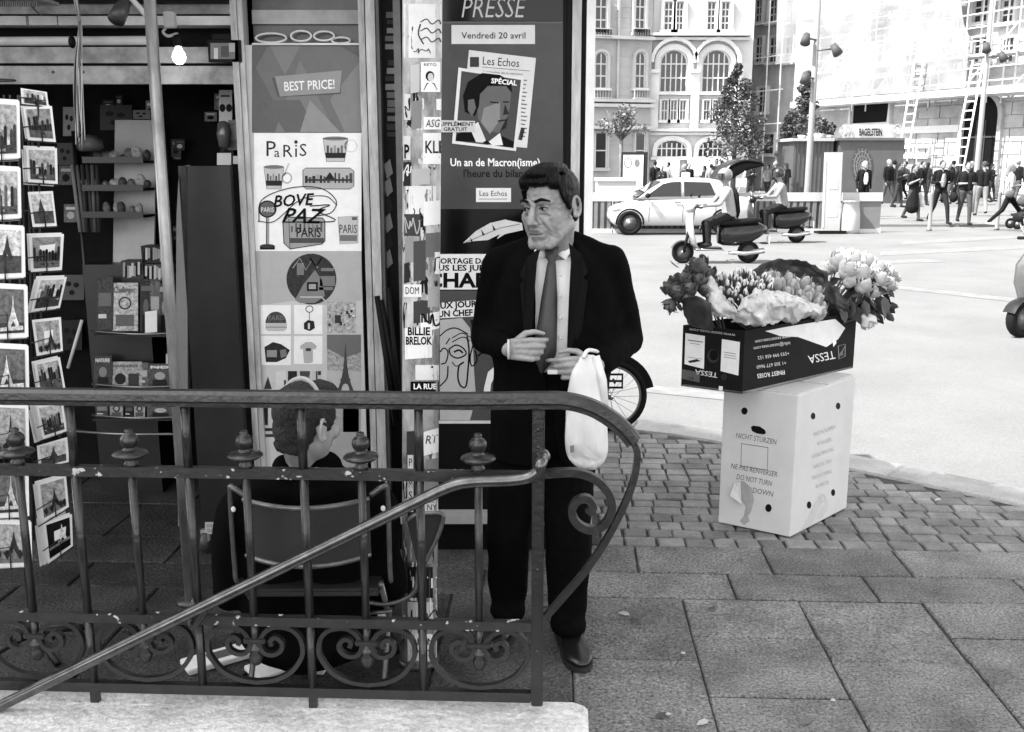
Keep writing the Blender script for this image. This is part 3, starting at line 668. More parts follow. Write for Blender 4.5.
# lower half: round photo, product tiles, tower picture
F.poly([(254, 251), (361.5, 251), (361.5, 300), (330, 306), (300, 300), (254, 306)], gd(168), 1)
F.circ(311.5, 279, 25, 25.5, photo(A(52)), 2, 36); F.poly([(295, 300), (303, 285), (315, 270), (322, 280), (325, 296), (315, 303), (300, 303)], gd(120), 3); F.rect(307, 282, 318, 291, gd(30), 4); F.rect(309, 284, 316, 289, gd(150), 5)
for a, b, c_, d_ in ((321, 268, 334, 271), (320, 276, 335, 286), (297, 263, 304, 275), (319, 287, 333, 290)): F.rect(a, b, c_, d_, gd(115), 3)
F.line([(293, 268), (300, 258), (306, 270), (312, 260), (318, 268)], 1.3, gd(130), 4); F.line([(300, 297), (322, 297), (326, 302)], 1.5, gd(175), 4); F.line([(310, 258), (316, 266), (322, 258)], 2, gd(20), 4)
for (x0, y0, x1, y1) in ((261, 305, 291, 334), (294, 305, 322.5, 334), (261, 336, 291, 365), (294, 336, 322.5, 364)): F.rect(x0, y0, x1, y1, gd(226), 2)
F.poly([(266, 323)] + [(276 - 10.5 * math.cos(R(a)), 323 - 11.5 * math.sin(R(a))) for a in range(0, 181, 15)] + [(287, 323)], photo(A(70)), 3); F.poly([(265.5, 323), (287, 323), (287, 329), (284, 331), (268, 331), (265.5, 329)], gd(180), 3); F.line([(266, 327), (287, 327)], 0.8, gd(110), 4); F.text('PARIS', 268, 320, 5, gd(120), 4, 16)
F.ring(309.5, 309, 3.6, 3.2, 0.9, gd(70), 3); F.line([(309.5, 312), (309.5, 321)], 0.8, gd(120), 3); F.poly([(304, 323), (308, 320), (314, 321), (315, 328), (310, 331), (304, 329)], gd(40), 3); F.rect(308, 323, 310, 329, gd(190), 4)
F.poly([(264.5, 347), (273, 342), (281, 344), (290, 350), (286, 358), (277, 362), (266, 362)], photo(A(45)), 3); F.rect(267, 350, 277, 357, gd(135), 4); F.poly([(280, 350), (286, 349), (287, 356), (281, 358)], gd(115), 4)
F.poly([(300, 346), (306, 342), (312, 342), (317, 346), (315, 350), (313, 348), (313, 362), (310, 363), (304, 363), (303, 348), (301, 350)], gd(165), 3); F.rect(306, 348, 311, 351, gd(60), 4)
F.rect(327, 302, 356, 333, photo(A(160)), 2)
for k in range(26): x = 328 + rp_.uniform(0, 25); y = 303 + rp_.uniform(0, 26); F.rect(x, y, x + rp_.uniform(1, 4), y + rp_.uniform(1, 4), gd(rp_.choice((60, 90, 190, 215))), 3 + k % 3)
F.rect(335, 315, 341, 323, gd(60), 7)
F.rect(327, 334.5, 361, 392, photo(A(150)), 2); F.poly([(327, 334.5), (361, 334.5), (361, 352), (345, 358), (327, 348)], gd(105), 3); F.poly([(327, 370), (361, 372), (361, 392), (327, 392)], gd(172), 3); F.rect(327, 392, 361, 470, gd(150), 2)
TW = gd(70)
def tower(Fl, x, y, w_, h_, m, l):
    pr = [(0.5, 0), (0.42, 0.2), (0.30, 0.06), (0.16, 0.22), (0.09, 0.42), (0.045, 0.7), (0.012, 0.9), (0.008, 1.0)]
    L = [(x - a * w_, y - b * h_) for a, b in pr[:1]] ; 
    Lp = [(0.5, 0), (0.36, 0.12), (0.24, 0.26), (0.15, 0.42), (0.085, 0.6), (0.05, 0.8), (0.018, 0.95)]
    pts = [(x - a * w_, y - b * h_) for a, b in Lp] + [(x, y - 1.04 * h_)] + [(x + a * w_, y - b * h_) for a, b in Lp[::-1]]
    arch = [(x + 0.24 * w_ * math.cos(R(a)), y - 0.16 * h_ * math.sin(R(a))) for a in range(0, 181, 30)]
    Fl.poly(pts + arch, m, l)
    Fl.rect(x - 0.3 * w_, y - 0.26 * h_, x + 0.3 * w_, y - 0.22 * h_, m, l + 1); Fl.rect(x - 0.16 * w_, y - 0.46 * h_, x + 0.16 * w_, y - 0.43 * h_, m, l + 1)
tower(F, 345.5, 391, 17, 48, TW, 4)
for (x0, x1, d) in ((264, 272, 190), (276, 286, 200), (288, 297, 45), (300, 310, 130), (312, 321, 180)): F.rect(x0, 371, x1, 389, gd(d), 2)
F.poly([(264, 389), (268, 376), (272, 389)], dk, 3); F.rect(284, 380, 286, 389, dk, 3); F.poly([(300, 371), (310, 371), (310, 374), (307, 380), (303, 380), (300, 374)], gd(70), 3); F.rect(316, 371, 317.5, 386, dk, 3); F.rect(318, 371, 321, 375, dk, 3)
for (x0, y0, x1, y1, d) in ((262, 405, 268, 425, 40), (262, 428, 274, 431, 50), (264, 434, 275, 437, 60), (343, 405, 359, 432, 60)): F.rect(x0, y0, x1, y1, gd(d), 2)
mb.build('printed_sheet', post, True)

# ---- press display panel
press = thing('press_display', 'dark press advertising panel headed PRESSE with date and newspaper posters behind the standing man', 'display panel', tuple(PY(500, 510, KY)))
mb = MB(); kbox(mb, 403.5, -40, 565.5, 514, M_black, -0.006, 0.05, 220)
F = Flat(mb, (0, KY - 0.006, 0), (0, -1, 0), 0.0006)
F.rect(425, 22.5, 563, 209, mat('press_sheet', A(66), rough=0.2, var=0.25, scale=3, spec=0.2), 1)
F.rect(425, 21.5, 563, 23.5, gd(95), 2); F.rect(425, -30, 563, 21, mat('gloss_black', 0.003, rough=0.1, spec=0.25), 1)
F.text('PRESSE', 460, 17.5, 21, gd(190), 2, 66, shear=0.22, bold=-0.008, space=1.0)
mb.build('backboard', press, True)
mb = MB(); F = Flat(mb, (0, KY - 0.0075, 0), (0, -1, 0), 0.0006)
F.rect(451.5, 25, 535, 44, gd(205), 1); F.text('Vendredi 20 avril', 461.5, 38.5, 6.6, gd(30), 2, 64, bold=0.008); mb.build('date_strip', press, True)
mb = MB(); F = Flat(mb, (0, KY - 0.0085, 0), (0, -1, 0), 0.0006)
F.poly([(469, 50), (536, 58), (527, 148), (460, 141)], gd(205), 1); F.rect(470, 57, 479, 67, gd(60), 2); F.text('Les Echos', 482, 64.5, 8.5, gd(25), 2, 37, rot=0.07)
F.line([(482, 67), (530, 71)], 0.5, gd(80), 2); F.text('L actualite de la semaine', 483, 72.5, 2.4, gd(70), 2, 40, rot=0.07)
for k in range(15): F.line([(521, 80 + k * 4), (527 - (k % 3), 80.6 + k * 4)], 1.3, gd(110), 2)
F.line([(520, 140), (523, 128)], 4, gd(60), 2)
# supplement cover: stylised generic portrait
F.poly([(458.5, 67.5), (524, 78), (516, 151), (452, 143.5)], gd(212), 3); F.poly([(461.5, 71), (521, 80), (513.5, 148), (455.5, 141)], gd(72), 4)
F.poly([(465, 112), (463, 96), (468, 82), (482, 73), (500, 75), (511, 82), (512, 92), (506, 86), (488, 86), (480, 94), (479, 106), (475, 116)], gd(8), 6)
F.poly([(480, 92), (488, 85), (506, 86), (511, 93), (510, 106), (508, 116), (506, 126), (498, 133), (486, 130), (478, 118), (477, 104)], gd(95), 5)
F.poly([(484, 108), (500, 102), (500, 120), (490, 134), (481, 122)], gd(128), 6); F.poly([(468, 100), (474, 99), (476, 108), (472, 117), (468, 110)], gd(98), 7)
F.line([(490, 102), (499, 103)], 1.2, gd(25), 7); F.line([(503, 102), (509, 102)], 1.2, gd(25), 7); F.poly([(505, 104), (509, 114), (503, 115)], gd(45), 7); F.line([(498, 121), (506, 120)], 1.3, gd(30), 7); F.poly([(504, 123), (508, 116), (506, 128), (500, 131)], gd(40), 7)
F.poly([(455.5, 141), (457, 134), (470, 130), (478, 142)], gd(8), 6); F.poly([(500, 146), (502, 136), (514, 142), (513.5, 148)], gd(8), 6); F.poly([(470, 128), (478, 122), (487, 143), (476, 142)], gd(205), 7); F.poly([(487, 143), (500, 133), (503, 145), (490, 146)], gd(215), 7); F.poly([(482, 143), (487, 140), (492, 145)], gd(20), 8)
F.text('Echo', 476, 81, 5, gd(25), 8, 14, rot=0.1); F.text('SPÉCIAL', 491, 83, 5, gd(235), 8, 26, rot=0.1, bold=0.03)
F.poly([(436, 120), (475, 121), (475.5, 132), (436, 132.5)], gd(190), 9); F.text('SUPPLÉMENT', 437, 126, 4, gd(25), 10, 37, bold=0.02); F.text('GRATUIT', 443.5, 131, 3.8, gd(25), 10, 24, bold=0.02)
mb.build('newspaper_print', press, True)
mb = MB(); F = Flat(mb, (0, KY - 0.0075, 0), (0, -1, 0), 0.0006)
F.text('Un an de Macron(isme)', 450, 166, 8, gd(235), 1, 90, bold=0.02); F.text("l'heure du bilan", 463, 177, 8, gd(20), 1, 60, bold=0.01)
F.rect(476, 188, 511, 202, gd(215), 1); F.text('Les Echos', 479, 196, 5.6, gd(25), 2, 28); F.line([(479, 199), (507, 199)], 0.7, gd(110), 2); mb.build('headline', press, True)
mb = MB(); F = Flat(mb, (0, KY - 0.0075, 0), (0, -1, 0), 0.0006)
F.rect(425, 209, 563, 254, mat('gloss_black', 0.004), 1)
F.poly([(463, 243), (476, 231), (490, 223), (505, 219.5), (522, 223), (523, 230), (505, 234), (497, 239), (500, 234), (488, 240), (475, 241)], gd(190), 2); F.line([(464, 243), (500, 228), (520, 224)], 0.8, gd(110), 3)
for x, y in ((481, 229), (492, 224), (470, 237)): F.poly([(x, y), (x + 4, y + 6), (x + 1.5, y + 6.5)], gd(15), 3)
F.rect(425, 254, 563, 289.5, gd(212), 1); F.text('REPORTAGE DANS', 427, 263.5, 5.5, gd(15), 2, 70, bold=0.03); F.text('SOUS LES JUPES DE', 425, 270.5, 5.8, gd(15), 2, 84, bold=0.03); F.text('CHARLIE', 426, 287, 14.5, gd(8), 2, 92, bold=0.035)
F.rect(425, 290.5, 563, 421, gd(72), 1); F.rect(425, 420.5, 563, 423.5, gd(190), 2)
F.poly([(425, 304), (500, 298), (500, 315), (425, 319)], gd(215), 2); F.text('DEUX JOURNAUX', 429, 309.3, 6.3, gd(10), 3, 74, rot=-0.06, bold=0.035); F.text('UN CHEF DEUX', 438, 317, 6.3, gd(10), 3, 60, rot=-0.05, bold=0.035)
# line caricature of an anonymous big-nosed face
F.poly([(440, 320), (462, 318), (470, 328), (473, 345), (474, 370), (476, 398), (470, 420), (440, 420)], gd(165), 2)
L_ = gd(12)
for pts, w_ in (([(440, 336), (447, 330), (456, 328), (468, 334)], 1.2), ([(452, 338), (462, 333), (470, 337)], 1.0), ([(452, 342), (463, 337), (470, 341)], 1.0), ([(449, 349), (456, 345), (463, 348), (466, 354), (458, 358), (451, 355), (449, 349)], 1.4), ([(454, 352), (459, 350), (463, 353)], 1.8), ([(467, 336), (469, 350), (468, 370), (466, 386), (461, 386), (458, 378), (459, 366), (464, 362)], 1.6), ([(473, 345), (470, 358), (472, 366), (477, 360), (475, 350)], 1.4), ([(440, 352), (444, 348), (448, 352), (446, 362), (441, 364)], 1.3), ([(440, 386), (447, 378), (448, 366)], 1.3), ([(442, 402), (450, 396), (462, 398), (470, 404)], 1.5), ([(446, 344), (450, 338)], 1.2), ([(478, 356), (484, 352), (494, 356)], 1.6), ([(452, 362), (456, 366), (462, 364)], 1.0)): F.line(pts, w_, L_, 3, sm=4)
F.poly([(486, 352), (492, 348), (496, 356), (495, 366), (488, 372), (484, 388), (483, 405), (489, 405), (491, 384), (497, 372), (497, 348)], gd(215), 3)
F.poly([(470, 320), (500, 316), (500, 350), (480, 346), (474, 335)], gd(30), 2)
mb.build('cover_sheet', press, True)

# ---- awning post
b = PY(190, 596, 3.67); b.z = 0
apost = thing('awning_post', 'scuffed round metal pole holding the kiosk awning beside the postcard rack', 'pole', tuple(b))
mb = MB(); mb.tube([b + V3((0, 0, 0.012)), b + V3((0, 0, 1.3)), b + V3((0.004, 0, 2.48))], 0.021, M_pole, 16); mb.build('tube', apost, True)
mb = MB(); mb.cyl(b, b + V3((0, 0, 0.012)), 0.05, M_framed, 16); mb.build('base_plate', apost, True)

# ---- sticker-covered post
pb = PY(419.5, 664, 3.2); pb.z = 0; pt = PY(422.5, 0, 3.2); dirp = (pt - PY(419.5, 664, 3.2)); dirp = dirp / dirp.z
RPO = 0.0605
M_post = mat('patchy_post', 0.3, rough=0.6, var=0.6, scale=7, lo=0.02, hi=0.62, bump=0.3, detail=10, stretch=(1.0, 1.0, 0.55))
spost = thing('street_post', 'thick round street post covered with torn stickers and tags beside the standing man', 'post', tuple(pb)); mb = MB()
mb.tube([pb, pb + dirp * 1.2, pb + dirp * 3.2], RPO, M_post, 28); mb.build('shaft', spost, True)
mb = MB(); mb.lathe([(RPO + .012, 0), (RPO + .01, 0.012), (RPO + 0.002, 0.02)], M_framed, 24, Matrix.Translation(pb)); mb.build('base_collar', spost, True)
def wrapf(x, y, l):
    z = PY(x, y, 3.2 - RPO).z; c = pb + dirp * z; t = (c.y - RPO * 0.7) / ray(512, y).y; cx = 512 + c.x / t * 1000; rp = RPO / t * 1000
    f = max(-0.985, min(0.985, (x - cx) / rp)); a = math.asin(f); r = RPO + 0.0009 * l
    z = PY(x, y, c.y - r * math.cos(a)).z; c = pb + dirp * z
    return V3((c.x + r * math.sin(a), c.y - r * math.cos(a), z))
def sticker(fn, label=None, nm='sticker'):
    mb = MB(); F = Flat(mb, (0, 0, 0), (0, -1, 0), wrap=wrapf); fn(F); o = mb.build(nm, spost, True)
    if label: o['label'] = label
def st_rect(x0, y0, x1, y1, d, body=None, skew=0):
    def fn(F):
        F.quad([(x0, y0 + skew), (x1, y0), (x1, y1), (x0, y1 + skew)], gd(d), 1)
        if body: body(F)
    return fn
def scrib(F, x0, y0, x1, y1, d, n, seed, w_=1.1):
    r = random.Random(seed); F.line([(x0 + (x1 - x0) * k / n + r.uniform(-2, 2), r.uniform(y0, y1)) for k in range(n + 1)], w_, gd(d), 2, sm=5)
def b1(F):
    for y in (22, 31, 40): F.line([(421, y), (427, y - 3), (432, y + 2), (438, y - 2), (440, y + 2)], 0.9, gd(20), 2, sm=4)
    F.line([(421, 24), (419, 34), (424, 44)], 1.2, gd(25), 2, sm=4); scrib(F, 415, 48, 430, 54, 60, 8, 3, 0.8)
sticker(st_rect(404, 4, 440.5, 58, 205, b1), 'large torn pale bill')
def b2(F):
    F.text('RETO', 424, 66, 3, gd(30), 2, 12); F.circ(430, 76, 4, 5, gd(25), 2); F.circ(430.5, 77, 2.6, 4, gd(190), 3); F.poly([(424, 90), (427, 83), (434, 83), (437, 90)], gd(40), 2)
sticker(st_rect(421.5, 62, 439.5, 92, 222, b2), 'white sticker with small portrait')
sticker(st_rect(424, 117, 440, 129.5, 222, lambda F: F.text('ASG', 426, 127, 8, gd(15), 2, 13, shear=0.2)))
sticker(st_rect(423.5, 133, 440, 164, 218, lambda F: (F.text('KLE', 425, 153, 13, gd(20), 2, 18, bold=0.01), F.line([(425, 157), (439, 157)], 0.8, gd(80), 2))))
sticker(st_rect(436, 99, 441, 110, 220)); sticker(st_rect(404, 94, 411, 120, 190, lambda F: scrib(F, 405, 96, 410, 118, 20, 7, 5)))
sticker(st_rect(403, 136, 411, 160, 190, lambda F: F.text('P', 404, 158, 14, gd(12), 2, 6, bold=0.03))); sticker(st_rect(403, 162, 412, 186, 35, lambda F: scrib(F, 404, 163, 411, 184, 210, 7, 9)))
sticker(st_rect(406, 186, 441, 214, 205)); sticker(st_rect(424, 200, 441, 224, 216, None, 2))
sticker(st_rect(404, 214, 421, 236, 60, lambda F: scrib(F, 405, 215, 420, 234, 160, 9, 2)))
for k, (x0, y0, x1, y1, d) in enumerate(((411, 64, 420, 92, 175), (412, 100, 422, 128, 120), (411, 168, 430, 184, 165), (405, 236, 414, 262, 130), (414, 240, 426, 280, 70), (426, 232, 440, 256, 95), (414, 300, 430, 322, 60), (404, 262, 410, 282, 40), (428, 286, 440, 306, 150), (407, 430, 424, 470, 55), (426, 458, 438, 500, 120), (408, 480, 420, 520, 45))): sticker(st_rect(x0, y0, x1, y1, d, None, 1.5))
sticker(st_rect(434.5, 252, 441, 274, 218, lambda F: scrib(F, 435.5, 254, 440, 272, 25, 6, 8)))
sticker(st_rect(403.5, 284.5, 422, 297, 212, lambda F: F.text('DOM', 405.5, 294, 7.5, gd(20), 2, 14)))
sticker(st_rect(421, 311, 440.5, 328, 220, lambda F: scrib(F, 423, 313, 439, 326, 10, 9, 4, 1.7), 4), 'white sticker with black scrawl')
def b3(F):
    F.text('BILLIE', 408, 335, 8, gd(15), 2, 22, bold=0.03); F.text('BRELOK', 406, 344.5, 8, gd(15), 2, 26, bold=0.03)
    for y in range(348, 358, 2): F.line([(407, y), (429, y)], 0.7, gd(150), 2)
sticker(st_rect(405, 326, 432, 357.5, 214, b3, 2), 'white concert sticker')
sticker(st_rect(416, 365, 439.5, 380, 216, lambda F: F.rect(431, 366, 433, 368, gd(30), 2)))
sticker(st_rect(411, 381.5, 439, 391.5, 12, lambda F: F.text('LA RUE', 414, 389, 5.5, gd(235), 2, 22, bold=0.03)), 'black sticker with white lettering')
sticker(st_rect(424, 428, 438, 452, 220, lambda F: (F.text('R', 425, 444, 9, gd(15), 2, 6, shear=.2), F.text('T', 431, 443, 9, gd(15), 2, 6, shear=.2)), 4), 'white tag sticker under the rail')
sticker(st_rect(416, 503, 437.5, 512, 205, lambda F: F.text('NY', 427, 510, 6, gd(20), 2, 9)))
sticker(st_rect(408, 455, 414, 512, 200, lambda F: [F.text(c, 409, 466 + 11 * i, 8, gd(25), 2, 4) for i, c in enumerate('PLMS')]))
sticker(st_rect(408, 540, 437, 562, 110)); sticker(st_rect(408, 567, 437, 598, 30, lambda F: F.text('HIT', 412, 588, 12, gd(215), 2, 24)))
sticker(st_rect(408, 602, 437, 628, 175, lambda F: scrib(F, 410, 604, 436, 626, 30, 10, 6))); sticker(st_rect(408, 634, 436.5, 661, 205, lambda F: (F.text('NUM', 412, 645, 7, gd(25), 2, 22), F.text('P12', 412, 656, 7, gd(25), 2, 22))))

# scraps of torn paper left all over the post, under the stickers
rt_ = random.Random(77); mb = MB(); F = Flat(mb, (0, 0, 0), (0, -1, 0), wrap=wrapf)
for k in range(95):
    y = rt_.choice((rt_.uniform(10, 330), rt_.uniform(160, 390), rt_.uniform(405, 650))); x = rt_.uniform(404, 438); w_, h_ = rt_.uniform(2, 9), rt_.uniform(5, 26); P_ = []
    for q in range(6): P_.append((x - w_ / 2 + rt_.uniform(-1.3, 1.3), y - h_ / 2 + h_ * q / 5))
    for q in range(5, -1, -1): P_.append((x + w_ / 2 + rt_.uniform(-1.3, 1.3), y - h_ / 2 + h_ * q / 5))
    F.poly(P_, gd(rt_.choice((25, 45, 70, 95, 120, 150, 185, 205))), 0.25 + k * 0.006)
sc_o = mb.build('torn_paper', spost, True); sc_o['kind'] = 'stuff'
# ================================================================ INSIDE THE KIOSK
def slab_quad(mb, P, th, m):   # thin box whose front is the quad P
    n = (P[1] - P[0]).cross(P[3] - P[0]).normalized(); n = n if n.y > 0 else -n
    mb.hexa([P[3], P[2], P[2] + n * th, P[3] + n * th, P[0], P[1], P[1] + n * th, P[0] + n * th], m)
rq = random.Random(11)
M_shelf = mat('dark_shelf_metal', 0.01, rough=0.4)
# stepped display stand with trays of small toys
SY = 5.15
st = thing('display_stand', 'pale stepped display stand with three trays inside the dark kiosk', 'display stand', tuple(PY(136, 205, SY)))
mb = MB(); P = [PY(x, y, SY) for x, y in ((115, 120), (156, 120), (154, 262), (113, 262))]; slab_quad(mb, P, 0.02, gd(175)); mb.build('back_panel', st, True)
for y in (163, 190, 216):
    mb = MB(); a = PY(96, y, SY); b = PY(155, y, SY); wbox(mb, a.x, b.x, SY - 0.16, SY - 0.003, a.z, a.z + 0.012, M_shelf); wbox(mb, a.x, b.x, SY - 0.165, SY - 0.16, a.z, a.z + 0.03, M_shelf); mb.build('tray', st, True)
mb = MB(); a = PY(94, 262, SY); b = PY(156, 262, SY); wbox(mb, a.x, b.x, SY - 0.14, SY + 0.02, 0.0, a.z, M_shelf); mb.build('pedestal', st, True)
for i, (y, n) in enumerate(((163, 7), (190, 7), (216, 6))):
    for k in range(n):
        x = 99 + k * 8 + rq.uniform(-2, 2); c = PY(x, y - 3, SY - 0.1); mb = MB(); h_ = rq.uniform(0.014, 0.035)
        zz = PY(96, y, SY).z + 0.012
        mb.ell((c.x, c.y, zz + h_), (rq.uniform(0.015, 0.03), 0.02, h_), mat('toy_grey_%d' % (k % 3), (0.05, 0.16, 0.4)[k % 3], var=0.7, scale=30), 10, 6)
        tag(mb.build('small_souvenir', loc=(c.x, c.y, zz)), 'small trinket heaped on the %s tray of the pale display stand' % ('top', 'middle', 'lowest')[i], 'souvenir', 'trinkets on the %s tray of the display stand' % ('top', 'middle', 'lowest')[i])
# magazine rack
MY = 4.95
rk = thing('magazine_rack', 'dark wire magazine rack with three curved shelves inside the kiosk', 'magazine rack', (PY(135, 400, MY).x, MY, 0))
for y, f in ((335, 309), (388, 0), (419, 0)):
    a = PY(92, y, MY - 0.1); b = PY(176, y, MY - 0.1); mb = MB(); wbox(mb, a.x, b.x, MY - 0.1, MY + 0.12, a.z - 0.01, a.z, M_shelf)
    mb.tube(spline([PY(92, y - 4, MY - 0.1), PY(135, y - 1, MY - 0.16), PY(180, y - 2, MY - 0.11)], 8), 0.006, mat('shelf_wire', 0.25, rough=0.3, metal=0.8), 8); mb.build('shelf', rk, True)
mb = MB()
for x in (90, 178): a = PY(x, 330, MY + 0.1); mb.tube([(a.x, a.y, 0), (a.x, a.y, 1.85)], 0.01, M_shelf, 8)
mb.build('upright', rk, True)
mb = MB(); mb.tube(spline([PY(60, 430, MY - 0.2), PY(120, 434, MY - 0.3), PY(180, 434, MY - 0.25)], 8), 0.007, MATS['shelf_wire'], 8); mb.tube(spline([PY(60, 432, MY - 0.2), PY(60, 470, MY - .1)], 4), 0.007, M_shelf, 6); mb.build('front_hoop', rk, True)
mags = [ # x0,y0,x1,y1, tone, style, title, label
 (112, 283, 138, 331, 170, 0, 'Challenges', 'pale magazine with a round emblem on the middle shelf of the rack'),
 (97, 277, 113, 330, 60, 1, '', 'dark magazine leaning at the left of the middle shelf'),
 (140, 282, 152, 332, 45, 2, '', 'narrow dark magazine beside the pale one on the middle shelf'),
 (150, 281, 160, 333, 95, 1, '', 'grey magazine under the white price slip'),
 (158, 283, 172, 332, 70, 2, '', 'dim magazine at the right end of the middle shelf'),
 (94, 356, 112, 388, 60, 2, 'NATURE', 'dark magazine at the left of the lower shelf'),
 (111, 362, 142, 388, 150, 3, 'marie claire', 'pale fashion magazine with two pictures on the lower shelf'),
 (141, 363, 148, 388, 100, 1, '', 'thin grey magazine spine in the middle of the lower shelf'),
 (148, 364, 172, 388, 80, 2, 'ND', 'dark portrait magazine at the right of the lower shelf'),
 (96, 402, 108, 418, 70, 1, '', 'dim magazine at the left on the bottom shelf'),
 (110, 402, 123, 418, 140, 0, '', 'pale magazine second from left on the bottom shelf'),
 (125, 403, 133, 418, 50, 1, '', 'darkest magazine on the bottom shelf'),
 (134, 402, 145, 418, 150, 0, '', 'brightest magazine on the bottom shelf right of the middle'),
 (147, 403, 174, 418, 90, 2, '', 'wide grey magazine at the right end of the bottom shelf')]
for x0, y0, x1, y1, d, stl, ttl, lab in mags:
    Yb = MY - 0.07; B0, B1 = PY(x0, y1, Yb), PY(x1, y1, Yb); zt_ = PY(x0, y0, Yb + 0.05).z; zt_ = max(zt_, B0.z + 0.05)
    T0 = V3((PY(x0, y0, Yb + 0.06).x, Yb + 0.06, zt_)); T1 = V3((PY(x1, y0, Yb + 0.06).x, Yb + 0.06, zt_)); mb = MB()
    slab_quad(mb, [T0, T1, B1, B0], 0.006, photo(A(d))); n = (T1 - T0).cross(B0 - T0).normalized(); n = n if n.y < 0 else -n
    F = Flat(mb, T0, n, 0.0008); W_, H_ = x1 - x0, y1 - y0
    def rr(a, b, c, e, t_, l): F.rect(x0 + a * W_, y0 + b * H_, x0 + c * W_, y0 + e * H_, gd(t_), l)
    if ttl: F.text(ttl, x0 + W_ * 0.08, y0 + H_ * 0.2, H_ * 0.13, gd(225 if d < 100 else 40), 3, W_ * 0.8)
    if stl == 0: F.ring(x0 + W_ / 2, y0 + H_ * 0.42, W_ * 0.22, W_ * 0.22, 1.4, gd(60), 2); rr(.15, .66, .85, .9, 90, 2)
    elif stl == 1: rr(.1, .3, .9, .55, d * 1.7, 2); rr(.1, .7, .6, .78, 200, 2)
    elif stl == 2: F.circ(x0 + W_ * 0.5, y0 + H_ * 0.5, W_ * 0.22, H_ * 0.16, gd(min(220, d * 2)), 2); rr(.2, .66, .8, 1, d * 0.5, 2); rr(.1, .08, .9, .18, min(230, d * 2.2), 2)
    else: F.circ(x0 + W_ * .3, y0 + H_ * .65, W_ * .18, W_ * .18, gd(40), 2); rr(.56, .45, .9, .95, 60, 2)
    tag(mb.build('magazine', loc=tuple(B0)), lab, 'magazine', 'magazines on the kiosk rack')
for i, (x0, y0, x1, y1, d) in enumerate(((122, 261, 145, 279, 95), (144, 264, 168, 281, 110), (142, 246, 168, 263, 75))):
    a = PY(x0, y1, MY + 0.02); b = PY(x1, y0, MY + 0.02); mb = MB(); wbox(mb, a.x, b.x, MY + 0.02, MY + 0.12, a.z, b.z, gd(d * 0.7)); F = Flat(mb, (0, MY + 0.02, 0), (0, -1, 0))
    for k in range(9): x = x0 + 1 + (x1 - x0 - 4) * k / 9; F.rect(x, y0 + rq.uniform(1, 6), x + 2.2, y1 - rq.uniform(1, 5), gd(rq.choice((30, 150, 190))), 1 + k % 2)
    tag(mb.build('comic_pack', loc=(a.x, MY + 0.02, a.z)), ('busy printed pack at the left above the middle shelf', 'busy printed pack at the right above the middle shelf', 'busy printed pack on top of the other two packs')[i], 'packet', 'printed packs above the magazines')
def slip(x0, y0, x1, y1, Y, d, lab, nm='price_slip'):
    mb = MB(); slab_quad(mb, [PY(x0, y0, Y), PY(x1, y0 - 2, Y), PY(x1, y1, Y), PY(x0, y1 + 1, Y)], 0.002, gd(d)); tag(mb.build(nm, loc=tuple(PY(x0, y1, Y))), lab, 'price slip')
slip(145, 312, 157, 332, MY - 0.12, 236, 'bright white slip hanging from the middle magazine shelf'); slip(166, 354, 172, 363, MY - 0.12, 200, 'small white slip by the metal pole above the lower shelf')
# items hanging at the right of the opening
def hang(name, lab, x0, y0, x1, y1, Y, d, fn=None):
    mb = MB(); slab_quad(mb, [PY(x0, y0, Y), PY(x1, y0, Y), PY(x1, y1, Y), PY(x0, y1, Y)], 0.012, gd(d)); F = Flat(mb, (0, Y, 0), (0, -1, 0), 0.0008)
    if fn: fn(F)
    tag(mb.build(name, loc=tuple(PY(x0, y1, Y))), lab, 'packaged goods')
hang('blister_card', 'white blister card with two round pictures hanging in the kiosk opening', 219, 90, 232, 124, KY + 0.35, 190, lambda F: (F.circ(222.5, 108, 3, 4, gd(25), 1), F.circ(229, 108, 3, 4, gd(25), 1), F.rect(221, 95, 230, 97, gd(70), 1)))
hang('blister_card', 'grey blister pack hanging lowest by the kiosk frame', 228, 120, 238, 150, KY + 0.32, 120, lambda F: F.rect(230, 125, 236, 140, gd(160), 1))
hang('paper_pack', 'crumpled white pack on top of the dark door leaf', 217, 153, 231, 165, KY + 0.25, 205); hang('paper_pack', 'small white pack beside the crumpled one on the door leaf', 233, 156, 239, 164, KY + 0.25, 200)
mb = MB(); c = PY(224, 134, KY + 0.28); mb.lathe([(0.0, -0.06), (0.025, -0.055), (0.032, 0.0), (0.026, 0.045), (0.012, 0.055), (0.0, 0.056)], mat('bottle_grey', 0.1, rough=0.1, spec=0.8), 14, Matrix.Translation(c)); tag(mb.build('snow_globe', loc=tuple(c)), 'shiny round glass souvenir hanging beside the grey blister pack', 'souvenir')
